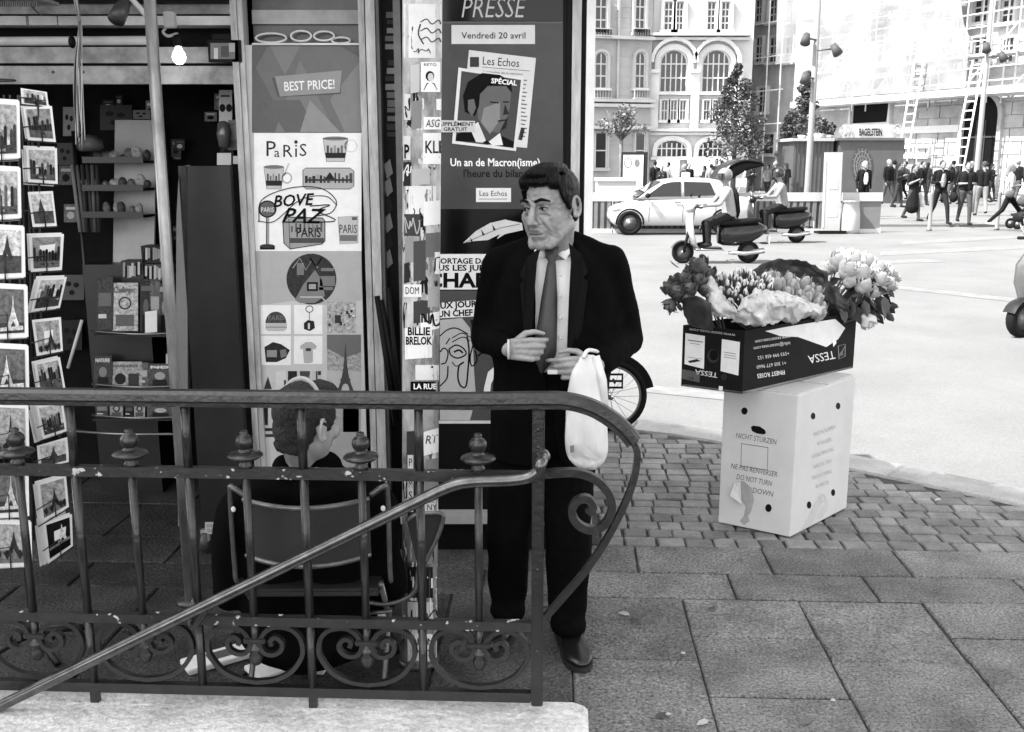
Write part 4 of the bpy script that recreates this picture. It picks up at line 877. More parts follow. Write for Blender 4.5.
# wall of dim goods on the left and behind
for i, (x0, y0, x1, y1, d, lab) in enumerate(((63, 107, 76, 136, 130, 'pale picture card with dark spots left of the hanging laces'), (57, 143, 74, 165, 70, 'dim booklet hanging left of the laces'), (62, 275, 84, 300, 85, 'grey folder on the left below the hanging laces'), (60, 320, 82, 350, 45, 'dark folder lowest on the left of the rack'), (100, 105, 132, 130, 60, 'dark boxed toy above the display stand'), (133, 110, 150, 119, 120, 'pale carton above the display stand'))):
    hang('boxed_goods', lab, x0, y0, x1, y1, MY + 0.28, d, lambda F, a=x0, b=y0, c=x1, e=y1: [F.circ(a + (c - a) * q, b + (e - b) * p_, (c - a) * 0.13, (e - b) * 0.1, gd(30), 1) for q, p_ in ((0.3, 0.35), (0.65, 0.4), (0.45, 0.7))])
for i in range(6):      # rolled posters in a bunch
    a = PY(72 + i * 5, 165, MY + 0.1); b = PY(80 + i * 4 + rq.uniform(-2, 2), 232, MY + 0.05); mb = MB(); mb.cyl(a, b, 0.009, gd(rq.choice((60, 90, 120))), 8); tag(mb.build('rolled_print', loc=tuple(b)), 'dim rolled print in the bunch standing left of the display stand', 'rolled print', 'rolled prints beside the display stand')
mb = MB(); c = PY(90, 147, MY); mb.lathe([(0.0, -0.02), (0.05, -0.02), (0.062, 0.0), (0.058, 0.03), (0.03, 0.055), (0.0, 0.06)], mat('cap_fabric', 0.09, var=0.6, scale=25), 14, Matrix.Translation(c)); tag(mb.build('printed_hat', loc=tuple(c)), 'patterned cap on top of the rolled prints', 'hat')
mb = MB(); mb.cyl(PY(82, 320, MY - 0.3), PY(68, 368, MY - 0.32), 0.008, gd(190), 8); tag(mb.build('white_baton', loc=tuple(PY(68, 368, MY - 0.32))), 'thin white stick slanting between postcard rack and magazines', 'stick')
for k in range(46):      # packets hanging on the back wall
    x = rq.uniform(42, 236); y = rq.uniform(92, 330)
    if 88 < x < 165 and 112 < y < 270: continue
    if x > 176 and y > 150: continue
    w_, h_ = rq.uniform(6, 14), rq.uniform(9, 20); d_ = rq.choice((40, 60, 80, 100, 130)); Yw = 5.26 - k * 0.0006; mb = MB(); slab_quad(mb, [PY(x, y, Yw), PY(x + w_, y, Yw), PY(x + w_, y + h_, Yw), PY(x, y + h_, Yw)], 0.006, photo(A(d_))); F = Flat(mb, (0, Yw, 0), (0, -1, 0)); F.rect(x + w_ * .15, y + h_ * .15, x + w_ * .85, y + h_ * .3, gd(min(220, d_ * 1.9)), 1); F.circ(x + w_ * .5, y + h_ * .62, w_ * .28, h_ * .2, gd(rq.choice((20, 170))), 1)
    tag(mb.build('packet', loc=tuple(PY(x, y + h_, Yw))), 'dim printed packet hanging on the dark back wall of the kiosk', 'packet', 'packets on the kiosk back wall')
# bundle of laces hanging from the awning
ln = thing('lace_bundle', 'bundle of thin pale laces hanging from the awning by the postcards', 'laces', tuple(PY(78, 150, 4.0))); mb = MB()
for k in range(22):
    s_ = rq.uniform(-1, 1); pts = [PY(72 + s_, -20, 4.0), PY(77 + s_, 6, 4.0), PY(80 + s_ * 0.7, 28, 4.0), PY(78 + s_ * 3.5, 60, 4.0), PY(78 + s_ * 4.5, 100, 4.0), PY(80 + s_ * 3.5 + rq.uniform(-1, 1), 130 + rq.uniform(0, 20), 4.0)]
    mb.tube(spline([p + V3((0, rq.uniform(-0.012, 0.012), 0)) for p in pts], 5), 0.0022, gd(rq.choice((60, 110, 150, 185))), 5)
mb.build('laces', ln, True); mb = MB(); mb.ell(PY(72, 42, 4.02), (0.014, 0.014, 0.024), M_black); mb.build('knot', ln, True)
mb = MB(); mb.tube(spline([PY(30, -4, 4.05), PY(32, 6, 4.05), PY(37, 12, 4.05), PY(42, 16, 4.05)], 5), 0.003, M_framed, 6); mb.ell(PY(33, 7, 4.05), (0.006, 0.006, 0.006), M_framed); tag(mb.build('hook_chain', loc=tuple(PY(42, 16, 4.05))), 'short dark chain dangling near the top left of the kiosk fascia', 'chain')
# bulb, spot lamp, little monitor
lamp = thing('pendant_lamp', 'lit bare bulb hanging from a white bracket in front of the kiosk fascia', 'lamp', tuple(PY(171, 16, KY - 0.08))); LY = KY - 0.12
mb = MB(); c = PY(179, 57, LY); mb.lathe([(0.0, -0.033), (0.018, -0.029), (0.031, -0.014), (0.034, 0.0), (0.03, 0.016), (0.019, 0.032), (0.014, 0.044), (0.0, 0.046)], emis('lit_bulb', 0.8, 1.6), 18, Matrix.Translation(c) @ Matrix.Diagonal((.78, .78, .9, 1))); mb.build('bulb', lamp, True)
mb = MB(); mb.lathe([(0.016, 0.042), (0.018, 0.045), (0.018, 0.08), (0.008, 0.085)], M_black, 14, Matrix.Translation(c)); mb.build('socket', lamp, True)
mb = MB(); a = PY(165, 14, LY); mb.box(tuple(PY(170, 20, LY)), (0.042, 0.04, 0.06), gd(175), bev=0.004); mb.tube(spline([PY(166, 28, LY), PY(163, 32, LY), PY(168, 36, LY), PY(176, 34, LY), c + V3((0, 0, 0.085))], 6), 0.006, gd(150), 8); mb.build('bracket', lamp, True)
spot = thing('spot_lamp', 'small dark tilted spotlight under the kiosk awning near the metal pole', 'lamp', tuple(PY(125, 0, 4.0)))
mb = MB(); a, b = PY(125, 2, 4.0), PY(116, 20, 3.94); mb.tube([a, a.lerp(b, .4), b], [0.022, 0.03, 0.032], mat('spot_grey', 0.045, rough=0.4), 16); mb.build('head', spot, True)
mb = MB(); mb.tube([PY(122, -18, 4.0), PY(131, -2, 4.0), PY(149, 19, 4.0)], 0.011, M_fascial, 10); mb.build('arm', spot, True)
mon = thing('small_monitor', 'small black framed screen showing a grey picture under the fascia', 'monitor', tuple(PY(224, 61, KY - 0.02)))
mb = MB(); kbox(mb, 208, 40, 241, 62, M_black, -0.03, -0.008); kbox(mb, 212, 34, 236, 39.5, M_black, -0.02, 0.0); mb.build('housing', mon, True)
mb = MB(); F = Flat(mb, (0, KY - 0.031, 0), (0, -1, 0)); F.rect(210.5, 43, 235, 59, gd(105), 1); F.rect(214, 48, 218, 59, gd(175), 2); F.rect(221, 46, 229, 57, gd(75), 2); F.rect(229, 43, 235, 52, gd(150), 2); mb.build('screen', mon, True)
fold = thing('folded_stand', 'black folded stand leaning in the channel beside the souvenir poster', 'folded stand', tuple(PY(400, 395, KY - 0.1))); mb = MB()
for a, b in (((381, 300), (402, 420)), ((388, 288), (401, 420)), ((377, 296), (396, 425))): mb.tube([PY(*a, KY - 0.1), PY(*b, KY - 0.12)], 0.012, M_black, 8)
mb.build('tubes', fold, True)
mb = MB(); F = Flat(mb, (0, KY + 0.055, 0), (0, -1, 0))
for k in range(16): y = 12 + k * 8; F.rect(385 + rq.uniform(0, 3), y, 394 + rq.uniform(0, 3), y + rq.uniform(4, 7), gd(rq.choice((25, 60, 110, 140))), 1 + k % 2)
for k in range(6): y = 165 + k * 18; F.poly([(384, y), (390, y - 6), (393, y + 8), (387, y + 14)], gd(rq.choice((40, 90, 130))), 1)
tag(mb.build('sticker_strip', loc=tuple(PY(390, 270, KY + 0.055))), 'column of small dim stickers in the dark channel beside the souvenir poster', 'stickers')

# ================================================================ POSTCARD RACKS
CY = 3.2
M_wire = mat('black_wire', 0.01, rough=0.4)
M_card = mat('card_white', 0.78, rough=0.5, var=0.05)
rb = PY(31, 600, CY + 0.1); rb.z = 0
rack = thing('postcard_rack', 'black wire spinner rack full of postcards at the left edge', 'postcard rack', tuple(rb))
mb = MB(); mb.tube([rb + V3((0, 0, 0.02)), rb + V3((0, 0, 1.98))], 0.014, M_wire, 10); mb.build('pole', rack, True)
mb = MB()
for k in range(4): a = R(45 + 90 * k); mb.tube([rb + V3((0, 0, 0.06)), rb + V3((0.2 * math.cos(a), 0.2 * math.sin(a), 0.012))], 0.012, M_wire, 8)
mb.build('feet', rack, True)
mb = MB()
for z in (0.42, 0.7, 0.98, 1.26, 1.54, 1.82, 1.96):
    mb.tube([rb + V3((0.09 * math.cos(2 * math.pi * k / 16), 0.06 + 0.05 * math.sin(2 * math.pi * k / 16), z)) for k in range(16)], 0.003, M_wire, 5, closed=True)
for x in (24, 28, 34, 38, 44): a = PY(x, 540, CY + 0.05); b = PY(x - 6, 95, CY + 0.05); mb.tube([a, b], 0.003, M_wire, 6)
for x in (4, 10, 20): a = PY(x, 560, CY + 0.05); b = PY(x, 95, CY + 0.05); mb.tube([a, b], 0.003, M_wire, 6)
mb.build('wire_frame', rack, True)
left = [(-14, 19, 100, 158, 0), (-14, 20, 167, 218, 1), (-12, 24, 226, 277, 2), (-10, 27, 285, 337, 3), (-8, 28, 345, 398, 3), (-8, 28, 404, 455, 4), (-8, 28, 466, 516, 3), (-8, 31, 521, 566, 4)]
right = [(21, 88, 47, 92, 49, 107, 22, 104, 5), (23, 107, 52, 106, 56, 142, 28, 140, 6), (26, 147, 57, 148, 58, 184, 28, 182, 1), (28, 192, 53, 191, 57, 226, 33, 227, 2), (29, 235, 64, 234, 62, 270, 31, 272, 6), (39, 278, 67, 277, 60, 308, 31, 312, 5), (32, 320, 61, 317, 63, 351, 37, 356, 4), (34, 363, 60, 357, 66, 391, 39, 394, 1), (36, 406, 63, 402, 67, 431, 43, 439, 5), (37, 446, 68, 437, 69, 462, 39, 469, 2), (37, 483, 66, 475, 69, 507, 42, 523, 4), (43, 523, 72, 514, 73, 546, 48, 564, 7)]
WORD = ['tree-lined river', 'grey house fronts', 'tower under a bright sky', 'Eiffel Tower and fountains', 'Eiffel Tower over trees', 'city skyline', 'tall dark towers', 'tower lit at night']
POS = ['topmost', 'second from top', 'third from top', 'fourth from top', 'fifth from top', 'sixth from top', 'seventh from top', 'eighth from top', 'ninth from top', 'tenth from top', 'second from bottom', 'lowest']
def postcard(px4, Y, dy, pic, lab, nst):
    (a, b, c, d) = px4; P = [PY(*a, Y), PY(*b, Y + dy), PY(*c, Y + dy), PY(*d, Y)]
    mb = MB(); n = (P[1] - P[0]).cross(P[3] - P[0]).normalized(); n = n if n.y < 0 else -n
    for k in range(nst):
        o_ = -n * (0.004 * k + 0.001) + V3((-0.006 * k, 0, 0.004 * k * (1 if k % 2 else -1)))
        slab_quad(mb, [p + o_ for p in P], 0.0015, M_card)
    def q(u, v, l=1): return P[0].lerp(P[1], u).lerp(P[3].lerp(P[2], u), v) + n * 0.0006 * l
    def pl_(pts, t, l): mb.add([q(u, v, l) for u, v in pts], [tuple(range(len(pts)))], photo(A(t)))
    B = 0.09
    pl_([(B, B * .8), (1 - B, B * .8), (1 - B, 1 - B), (B, 1 - B)], (150, 165, 185, 95, 150, 170, 130, 25)[pic], 1)
    r = random.Random(lab)
    hz = r.uniform(0.55, 0.75); pl_([(B, hz), (1 - B, hz), (1 - B, 1 - B), (B, 1 - B)], (60, 80, 70, 60, 110, 60, 90, 15)[pic], 2)
    if pic in (2, 3, 4, 7):
        cx = r.uniform(0.4, 0.65); t_ = (70, 0, 60, 200, 50, 0, 0, 220)[pic]
        pl_([(cx - .17, hz + .08), (cx - .07, hz - .15), (cx - .025, hz - .3), (cx, B + .08), (cx + .025, hz - .3), (cx + .07, hz - .15), (cx + .17, hz + .08), (cx + .07, hz + .08), (cx, hz - .04), (cx - .07, hz + .08)], t_, 3)
        if pic in (3, 7): pl_([(B + .02, hz + .1), (1 - B - .02, hz + .06), (1 - B - .02, hz + .14), (B + .02, hz + .16)], 190 if pic == 3 else 120, 4)
        if pic == 4: [pl_([(u, hz + .05), (u + .12, hz - .02), (u + .16, hz + .1), (u + .1, hz + .2)], 40, 4) for u in (B, .3, .62, .75)]
    else:
        for k in range(9):
            u = B + (1 - 2 * B) * k / 9; h_ = r.uniform(0.1, 0.38); pl_([(u, hz + .02), (u, hz - h_), (u + .045, hz - h_ - .04), (u + .085, hz - h_), (u + .085, hz + .02)], r.choice((35, 60, 95, 200) if pic != 6 else (25, 45)), 3)
        for k in range(4): u = r.uniform(B, .8); pl_([(u, hz + .1), (u + .1, hz + .08), (u + .12, hz + .14)], r.choice((150, 30)), 4)
    # wire holder in front, part of the pocket
    tag(mb.build('postcard', loc=tuple(P[3])), lab, 'postcard', 'postcards in the spinner rack')
    w2 = MB(); w2.tube([q(-.15, .62, 12), q(.5, .55, 12), q(.5, 1.05, 8)], 0.0022, M_wire, 5); w2.tube([q(-.15, 1.03, 4), q(1.02, 1.03, 4)], 0.0022, M_wire, 5); w2.build('wire_pocket', rack, True)
for i, (x0, x1, y0, y1, pic) in enumerate(left):
    postcard(((x0, y0 - 1), (x1, y0 + 1), (x1 + 1, y1), (x0, y1 + 2)), CY - 0.03, -0.03, pic, 'large white bordered card of %s, %s in left column' % (WORD[pic], POS[i] if i < 7 else 'lowest'), 3)
for i, r_ in enumerate(right):
    p4 = [(r_[0], r_[1]), (r_[2], r_[3]), (r_[4], r_[5]), (r_[6], r_[7])]
    postcard(p4, CY + 0.02, 0.06, r_[8], 'small tilted card of %s, %s in right column' % (WORD[r_[8]], POS[i]), 1 + (i % 3) * (2 if i > 7 else 1))
# ================================================================ UNSEEN BUILDING ADDED BEHIND THE CAMERA (placed and sized to shade the pavement)
M_stone_d = mat('shade_block_stone', 0.3, rough=0.8, var=0.2, scale=1)
DD = V3((-0.751, 0.66, 0)).normalized(); NN = V3((0.66, 0.751, 0)).normalized()
HB = 40.0; hd = HB / math.tan(SUN_EL)
EP = V3((2.03, 5.78, 0)) - SUN_TRAVEL * hd
shb = thing('apartment_building', 'unseen tall stone building added behind the viewer to shade the pavement', 'building', tuple(EP - NN * 6))
mb = MB(); c = EP - NN * 6 + DD * (-0.8); T = Matrix(((DD.x, NN.x, 0, c.x), (DD.y, NN.y, 0, c.y), (0, 0, 1, 0), (0, 0, 0, 1)))
mb.box((0, 0, HB / 2), (13, 12, HB), M_stone_d, M=T); mb.build('wall', shb, True)
for k in range(4):
    for j in range(9):
        mb = MB(); mb.box((-4.7 + k * 3.1, 6.03, 3.5 + j * 3.8), (1.3, 0.06, 2.2), glassy('dim_pane', 0.03, 0.1), M=T); mb.build('window', shb, True)

# ================================================================ FAR BUILDINGS
class Facade:
    def __init__(s, a, b):     # plan line from a to b (left to right as seen)
        s.o = V3((a[0], a[1], 0)); s.u = (V3((b[0], b[1], 0)) - s.o).normalized(); s.L = (V3((b[0], b[1], 0)) - s.o).length
        s.n = V3((s.u.y, -s.u.x, 0)); 
        s.M = Matrix(((s.u.x, -s.n.x, 0, s.o.x), (s.u.y, -s.n.y, 0, s.o.y), (0, 0, 1, 0), (0, 0, 0, 1)))   # local: x along, y into wall, z up
    def uz(s, px, py): p = PN(px, py, s.o, s.n); return (p - s.o).dot(s.u), p.z
    def rect(s, x0, y0, x1, y1):
        ym = (y0 + y1) / 2; xm = (x0 + x1) / 2; return s.uz(x0, ym)[0], s.uz(x1, ym)[0], s.uz(xm, y1)[1], s.uz(xm, y0)[1]
    def box(s, mb, x0, y0, x1, y1, o0, o1, m):     # picture rectangle; o = distance out of the wall
        u0, u1, z0, z1 = s.rect(x0, y0, x1, y1); mb.box(((u0 + u1) / 2, -(o0 + o1) / 2, (z0 + z1) / 2), (u1 - u0, abs(o1 - o0), z1 - z0), m, M=s.M)
    def ubox(s, mb, u0, u1, z0, z1, o0, o1, m): mb.box(((u0 + u1) / 2, -(o0 + o1) / 2, (z0 + z1) / 2), (abs(u1 - u0), abs(o1 - o0), abs(z1 - z0)), m, M=s.M)
    def arch(s, u0, u1, z0, z1, n=10, rise=None):  # outline of an arched opening
        r = (u1 - u0) / 2; rise = r if rise is None else rise; c = (u0 + u1) / 2
        return [(u0, z0)] + [(c - r * math.cos(math.pi * k / n), z1 - rise + rise * math.sin(math.pi * k / n)) for k in range(n + 1)] + [(u1, z0)]
    def window(s, parent, x0, y0, x1, y1, arched=None, nx=2, nz=3, pane=None, sur=0.18, uz=None):
        u0, u1, z0, z1 = uz if uz else s.rect(x0, y0, x1, y1); pane = pane or glassy('dim_pane')
        out_ = s.arch(u0, u1, z0, z1, rise=arched) if arched else [(u0, z0), (u0, z1), (u1, z1), (u1, z0)]
        mb = MB(); k = len(out_); mb.prism([(a, b) for a, b in out_], 0.04, pane, M=s.M @ Matrix.Translation((0, -0.03, 0))); w_ = mb.build('window', parent, True)
        mb = MB(); fm = MATS.get('window_frame') or mat('window_frame', 0.5, rough=0.6, var=0.1)
        pts = [V3((a, -0.07, b)) for a, b in out_]
        mb.bar(pts, 0.1, 0.09, fm, up=(0, 1, 0), closed=True, M=s.M)
        for i in range(1, nx): u = u0 + (u1 - u0) * i / nx; mb.box((u, -0.07, (z0 + z1 - (arched or 0) * 0.3) / 2), (0.07, 0.05, (z1 - z0) - (arched or 0) * 0.3), fm, M=s.M)
        for i in range(1, nz): z = z0 + (z1 - z0) * i / nz; mb.box(((u0 + u1) / 2, -0.075, z), ((u1 - u0) * 0.98, 0.05, 0.07), fm, M=s.M)
        mb.build('frame', w_, True)
        if sur:
            mb = MB(); c = (u0 + u1) / 2; zc = (z0 + z1) / 2
            q = [V3((c + (a - c) * (1 + 1.2 * sur / (u1 - u0)), -0.12, b + (sur * 0.5 if b > zc else -0.0))) for a, b in out_]
            mb.bar(q, sur, 0.24, s.trim, up=(0, 1, 0), M=s.M); mb.box((c, -0.16, z0 - 0.09), (u1 - u0 + 3 * sur, 0.32, 0.16), s.trim, M=s.M); mb.build('surround', parent, True)
        return w_
M_st1 = mat('haussmann_stone', 0.36, rough=0.85, var=0.16, scale=0.5, bump=0.3, bscale=6)
M_st1t = mat('haussmann_trim', 0.4, rough=0.85, var=0.12, scale=0.8)
M_st2 = mat('white_stone', 0.52, rough=0.85, var=0.12, scale=0.4, bump=0.2, bscale=5)
M_st2t = mat('white_trim', 0.56, rough=0.85, var=0.1, scale=0.8)
M_st3 = mat('block_stone', 0.34, rough=0.85, var=0.3, scale=0.7, bump=0.3, bscale=4)
gp_ = glassy('dim_pane', 0.03, 0.1)
# left apartment building
fa = Facade((-6.5, 57), PY(649, 160, 61.5)[:2]); fa.trim = M_st1t
ba = thing('apartment_building', 'grey stone apartment building with tall arched windows just right of the kiosk', 'building', tuple(PY(620, 180, 60).xy) + (FARZ,))
mb = MB(); fa.ubox(mb, 0, fa.L, FARZ, 20, -3, 0, M_st1)
for k in range(40): fa.ubox(mb, 0, fa.L, 0.6 + k * 0.55, 0.64 + k * 0.55, 0.0, 0.025, M_st1t)
mb.build('wall', ba, True)
mb = MB()
for y in (36, 99, 104, 126): mb = MB(); fa.box(mb, 560, y, 652, y + 3.2, 0, 0.5, M_st1t); mb.build('cornice', ba, True)
for (x0, x1) in ((556, 568), (594.5, 606), (634.5, 644)):
    for (y0, y1) in ((-6, 33), (52, 88)): fa.window(ba, x0, y0, x1, y1, arched=0.34, nx=2, nz=3, sur=0.16)
    for y in (29, 90):
        mb = MB(); fa.box(mb, x0 - 3, y, x1 + 3, y + 1, 0.1, 0.5, M_st1t)
        for k in range(7): x = x0 - 2.5 + (x1 - x0 + 5) * k / 6; fa.box(mb, x, y, x + 0.5, y + 8, 0.3, 0.42, mat('balcony_iron', 0.03) if y < 60 else M_st1t)
        fa.box(mb, x0 - 3, y + 8, x1 + 3, y + 9.4, 0, 0.5, M_st1t); mb.build('balcony', ba, True)
    fa.window(ba, x0, 133, x1, 168, nx=1, nz=2, sur=0.1)
mb = MB(); fa.box(mb, 617, -40, 619, 100, 0.02, 0.16, M_st1t); mb.build('drainpipe', ba, True)
# white building with big arched windows
fb = Facade((PY(649.5, 160, 62).x, 62), (PY(748, 160, 62).x, 62)); fb.trim = M_st2t
bb = thing('office_building', 'sunlit white building with two storey high arched windows behind the conical tree', 'building', (PY(700, 180, 62).x, 62, FARZ))
mb = MB(); fb.ubox(mb, 0, fb.L, FARZ, 24, -12, 0, M_st2); mb.build('wall', bb, True)
mb = MB()
for y, o in ((34, 0.7), (38, 0.4), (129, 0.6), (132.5, 0.3)): mb = MB(); fb.box(mb, 648, y, 749, y + 2.6, 0, o, M_st2t); mb.build('cornice', bb, True)
for x in (649.8, 690, 733):
    mb = MB(); fb.box(mb, x, 72, x + 8, 129, 0, 0.35, M_st2t); fb.box(mb, x - 0.6, 70, x + 8.6, 73.5, 0, 0.5, M_st2t); mb.build('pilaster', bb, True)
for (x0, x1) in ((660, 686.5), (702, 729)):
    u0, u1, z0, z1 = fb.rect(x0, 50, x1, 92); fb.window(bb, 0, 0, 0, 0, arched=(u1 - u0) / 2, nx=5, nz=3, sur=0.32, uz=(u0, u1, z0, z1))
    mb = MB(); q = [V3((a + 0 * b, -0.25, b)) for a, b in fb.arch(u0 - 0.55, u1 + 0.55, z0 + 1.1, z1 + 0.6)]; mb.bar(q[1:-1], 0.2, 0.5, M_st2t, up=(0, 1, 0), M=fb.M); mb.build('arch_moulding', bb, True)
    for k in range(3): a = x0 + 1 + k * 9.2; fb.window(bb, a, 101, a + 6.2, 120, nx=2, nz=2, sur=0.12)
for a, b in ((664, 672.5), (675.5, 683), (707, 715), (721, 729)): fb.window(bb, a, 3, b, 30, nx=2, nz=4, sur=0.2)
for a, b in ((656.5, 686.5), (698, 727)):
    u0, u1, z0, z1 = fb.rect(a, 140, b, 157); fb.window(bb, 0, 0, 0, 0, arched=0.62, nx=6, nz=2, sur=0.25, uz=(u0, u1, z0, z1))
mb = MB(); fb.box(mb, 655, 160, 676, 176, 0.5, 1.2, gd(225)); fb.box(mb, 686, 158, 728, 176, 0.5, 1.0, gd(215)); mb.build('shop_awning', bb, True)
# scaffolded building on the right
fc = Facade(PY(746, 160, 67)[:2], PY(1120, 160, 44)[:2]); fc.trim = M_st2t
bc = thing('scaffolded_building', 'stone corner building with dark arched doorway behind scaffolding', 'building', tuple(PY(930, 180, 56).xy) + (FARZ,))
mb = MB(); fc.ubox(mb, -1, fc.L + 6, FARZ, 24, -12, 0, M_st3)
zz = fc.uz(900, 107)[1]
for r in range(9):
    z = 0.2 + r * 0.62; x = (r % 2) * 0.7
    while x < fc.L + 5:
        if x > fc.uz(893, 140)[0]: fc.ubox(mb, x, x + 1.36, z, z + 0.58, 0.002, 0.06, M_st3)
        x += 1.42
mb.build('wall', bc, True)
def fwin(x0, y0, x1, y1, **k): fc.window(bc, x0, y0, x1, y1, **k)
for x0, x1 in ((757, 764), (771, 779), (787, 795), (840, 852), (872, 886), (906, 919), (940, 955), (976, 990), (1004, 1016)):
    for y0, y1 in ((0, 22), (38, 62)): fwin(x0, y0, x1, y1, nx=2, nz=3, sur=0.15)
fwin(760, 88, 768, 112, nx=2, nz=3, sur=0.15); fwin(763, 134, 776, 154, nx=1, nz=1, sur=0.1)
fwin(854, 103.5, 890, 123.5, nx=1, nz=1, sur=0.2, pane=M_black); fwin(904, 148, 915.5, 155, nx=1, nz=1, sur=0.08); fwin(920, 148, 931, 155, nx=1, nz=1, sur=0.08)
u0, u1, z0, z1 = fc.rect(963.5, 93, 1002, 172); mb = MB(); mb.prism(fc.arch(u0, u1, 0.0, z1, rise=1.1), 0.1, gray(0.003), M=fc.M @ Matrix.Translation((0, -0.06, 0))); dw = mb.build('doorway', bc, True)
mb = MB(); q = [V3((a, -0.16, b)) for a, b in fc.arch(u0, u1, 0.0, z1, rise=1.1)]; mb.bar(q, 0.22, 0.22, M_st3, up=(0, 1, 0), M=fc.M)
for f in (0.4, 0.62): mb.box((u0 + (u1 - u0) * f, -0.14, 1.9), (0.06, 0.05, 3.6), gd(60), M=fc.M)
mb.box(((u0 + u1) / 2, -0.14, 2.9), (u1 - u0, 0.06, 0.08), gd(60), M=fc.M); mb.build('door_frame', dw, True)
mb = MB(); fc.box(mb, 897, 126, 960, 133, 0.06, 0.12, gd(200)); fc.box(mb, 900, 108, 928, 112, 0.06, 0.1, gd(150)); mb.build('facade_band', bc, True)
# scaffold: standards, ledgers, braces, deck, netting, ladders
sc_ = thing('scaffolding', 'tall pale tube scaffolding with sheet netting over the stone corner building', 'scaffolding', tuple(PY(905, 110, 54).xy) + (FARZ,))
M_sc = mat('scaffold_tube', 0.65, rough=0.5, var=0.2, scale=4)
uD, zD = fc.uz(905, 100); uL = fc.uz(818, 105)[0]; uA = fc.uz(752, 80)[0]
M_net = mat('scaffold_net', 0.3, rough=0.9, var=0.2, scale=0.35, detail=8)
def make_net(m, a):
    n = m.node_tree.nodes; l = m.node_tree.links; tc = n.new('ShaderNodeTexCoord'); z = n.new('ShaderNodeTexNoise'); z.inputs['Scale'].default_value = 0.45; z.inputs['Detail'].default_value = 6
    l.new(tc.outputs['Object'], z.inputs['Vector']); mr = n.new('ShaderNodeMapRange'); mr.inputs[1].default_value = 0.35; mr.inputs[2].default_value = 0.65; mr.inputs[3].default_value = a - 0.2; mr.inputs[4].default_value = min(1, a + 0.15)
    l.new(z.outputs['Fac'], mr.inputs[0]); l.new(mr.outputs[0], n['Principled BSDF'].inputs['Alpha'])
make_net(M_net, 0.62)
OUT = 1.5
us = [uL + k * 1.45 for k in range(int((fc.L - uL) / 1.45) + 2)]; zs = [zD + 0.5 + k * 0.62 for k in range(22)]
def fp(u, o, z): return fc.M @ V3((u, -o, z))
mb = MB()
for i, u in enumerate(us):
    for o in (0.5, OUT): mb.tube([fp(u, o, zD if i % 3 else zD - 0.5), fp(u, o, 17)], 0.04, M_sc, 6)
for u in (fc.uz(746, 60)[0], fc.uz(760, 60)[0], fc.uz(783, 60)[0], fc.uz(797, 60)[0]): mb.tube([fp(u, 1.2, FARZ), fp(u, 1.2, 17)], 0.05, M_sc, 6)
mb.build('standards', sc_, True)
mb = MB()
for z in zs: mb.tube([fp(us[0] - 0.4, OUT, z), fp(us[-1] + 0.4, OUT, z)], 0.032, M_sc, 6)
for z in (4.0, 6, 8, 10, 12): mb.tube([fp(fc.uz(744, 60)[0], 1.2, z), fp(fc.uz(800, 60)[0], 1.2, z)], 0.035, M_sc, 6); 
mb.build('ledgers', sc_, True)
mb = MB()
for i in range(0, len(us) - 2, 2): mb.tube([fp(us[i], OUT + 0.05, zD + 0.1), fp(us[i + 2], OUT + 0.05, zD + 3.0)], 0.04, M_sc, 6); mb.tube([fp(us[i + 1], OUT + 0.05, zD + 5), fp(us[i], OUT + 0.05, zD + 8)], 0.035, M_sc, 6)
mb.build('braces', sc_, True)
mb = MB(); fc.ubox(mb, uL - 0.6, us[-1] + 1, zD - 0.1, zD + 0.22, OUT - 0.1, OUT + 0.08, gd(200)); fc.ubox(mb, uL - 0.6, us[-1] + 1, zD - 0.12, zD - 0.04, 0.2, OUT - 0.11, M_sc); 
for z in (6.6, 9.6, 12.6): fc.ubox(mb, uL, us[-1], z, z + 0.12, 0.35, OUT - 0.1, gd(150))
mb.build('deck', sc_, True)
# hanging sheets of netting, rippled
def net(u0, u1, z0, z1, out_, right=None, seed=0):
    nx, nz_ = 34, 20; vs = []; r = random.Random(seed)
    for j in range(nz_ + 1):
        z = z0 + (z1 - z0) * j / nz_; ue = u1 if right is None else right(j / nz_)
        for i in range(nx + 1):
            u = u0 + (ue - u0) * i / nx
            vs.append(fp(u, out_ + 0.06 * math.sin(u * 3.1 + z * 0.7) + 0.05 * noise.noise(V3((u * 1.3, z * 0.8, seed))), z))
    fs = [(j * (nx + 1) + i, j * (nx + 1) + i + 1, (j + 1) * (nx + 1) + i + 1, (j + 1) * (nx + 1) + i) for j in range(nz_) for i in range(nx)]
    mb = MB(); mb.add(vs, fs, M_net, True); mb.build('netting', sc_, True)
uR = fc.uz(985, 60)[0]
net(uL - 0.3, uR, zD + 0.25, 17, OUT + 0.18, right=lambda f: uR + (0.4 if f < 0.25 else -1.6 * min(1, (f - 0.25) * 2.2)), seed=1)
net(fc.uz(742, 60)[0], fc.uz(772, 60)[0], 5.0, 16.5, 1.4, seed=2); net(fc.uz(795, 60)[0], uL + 0.4, zD + 2.5, 17, 1.5, seed=5)
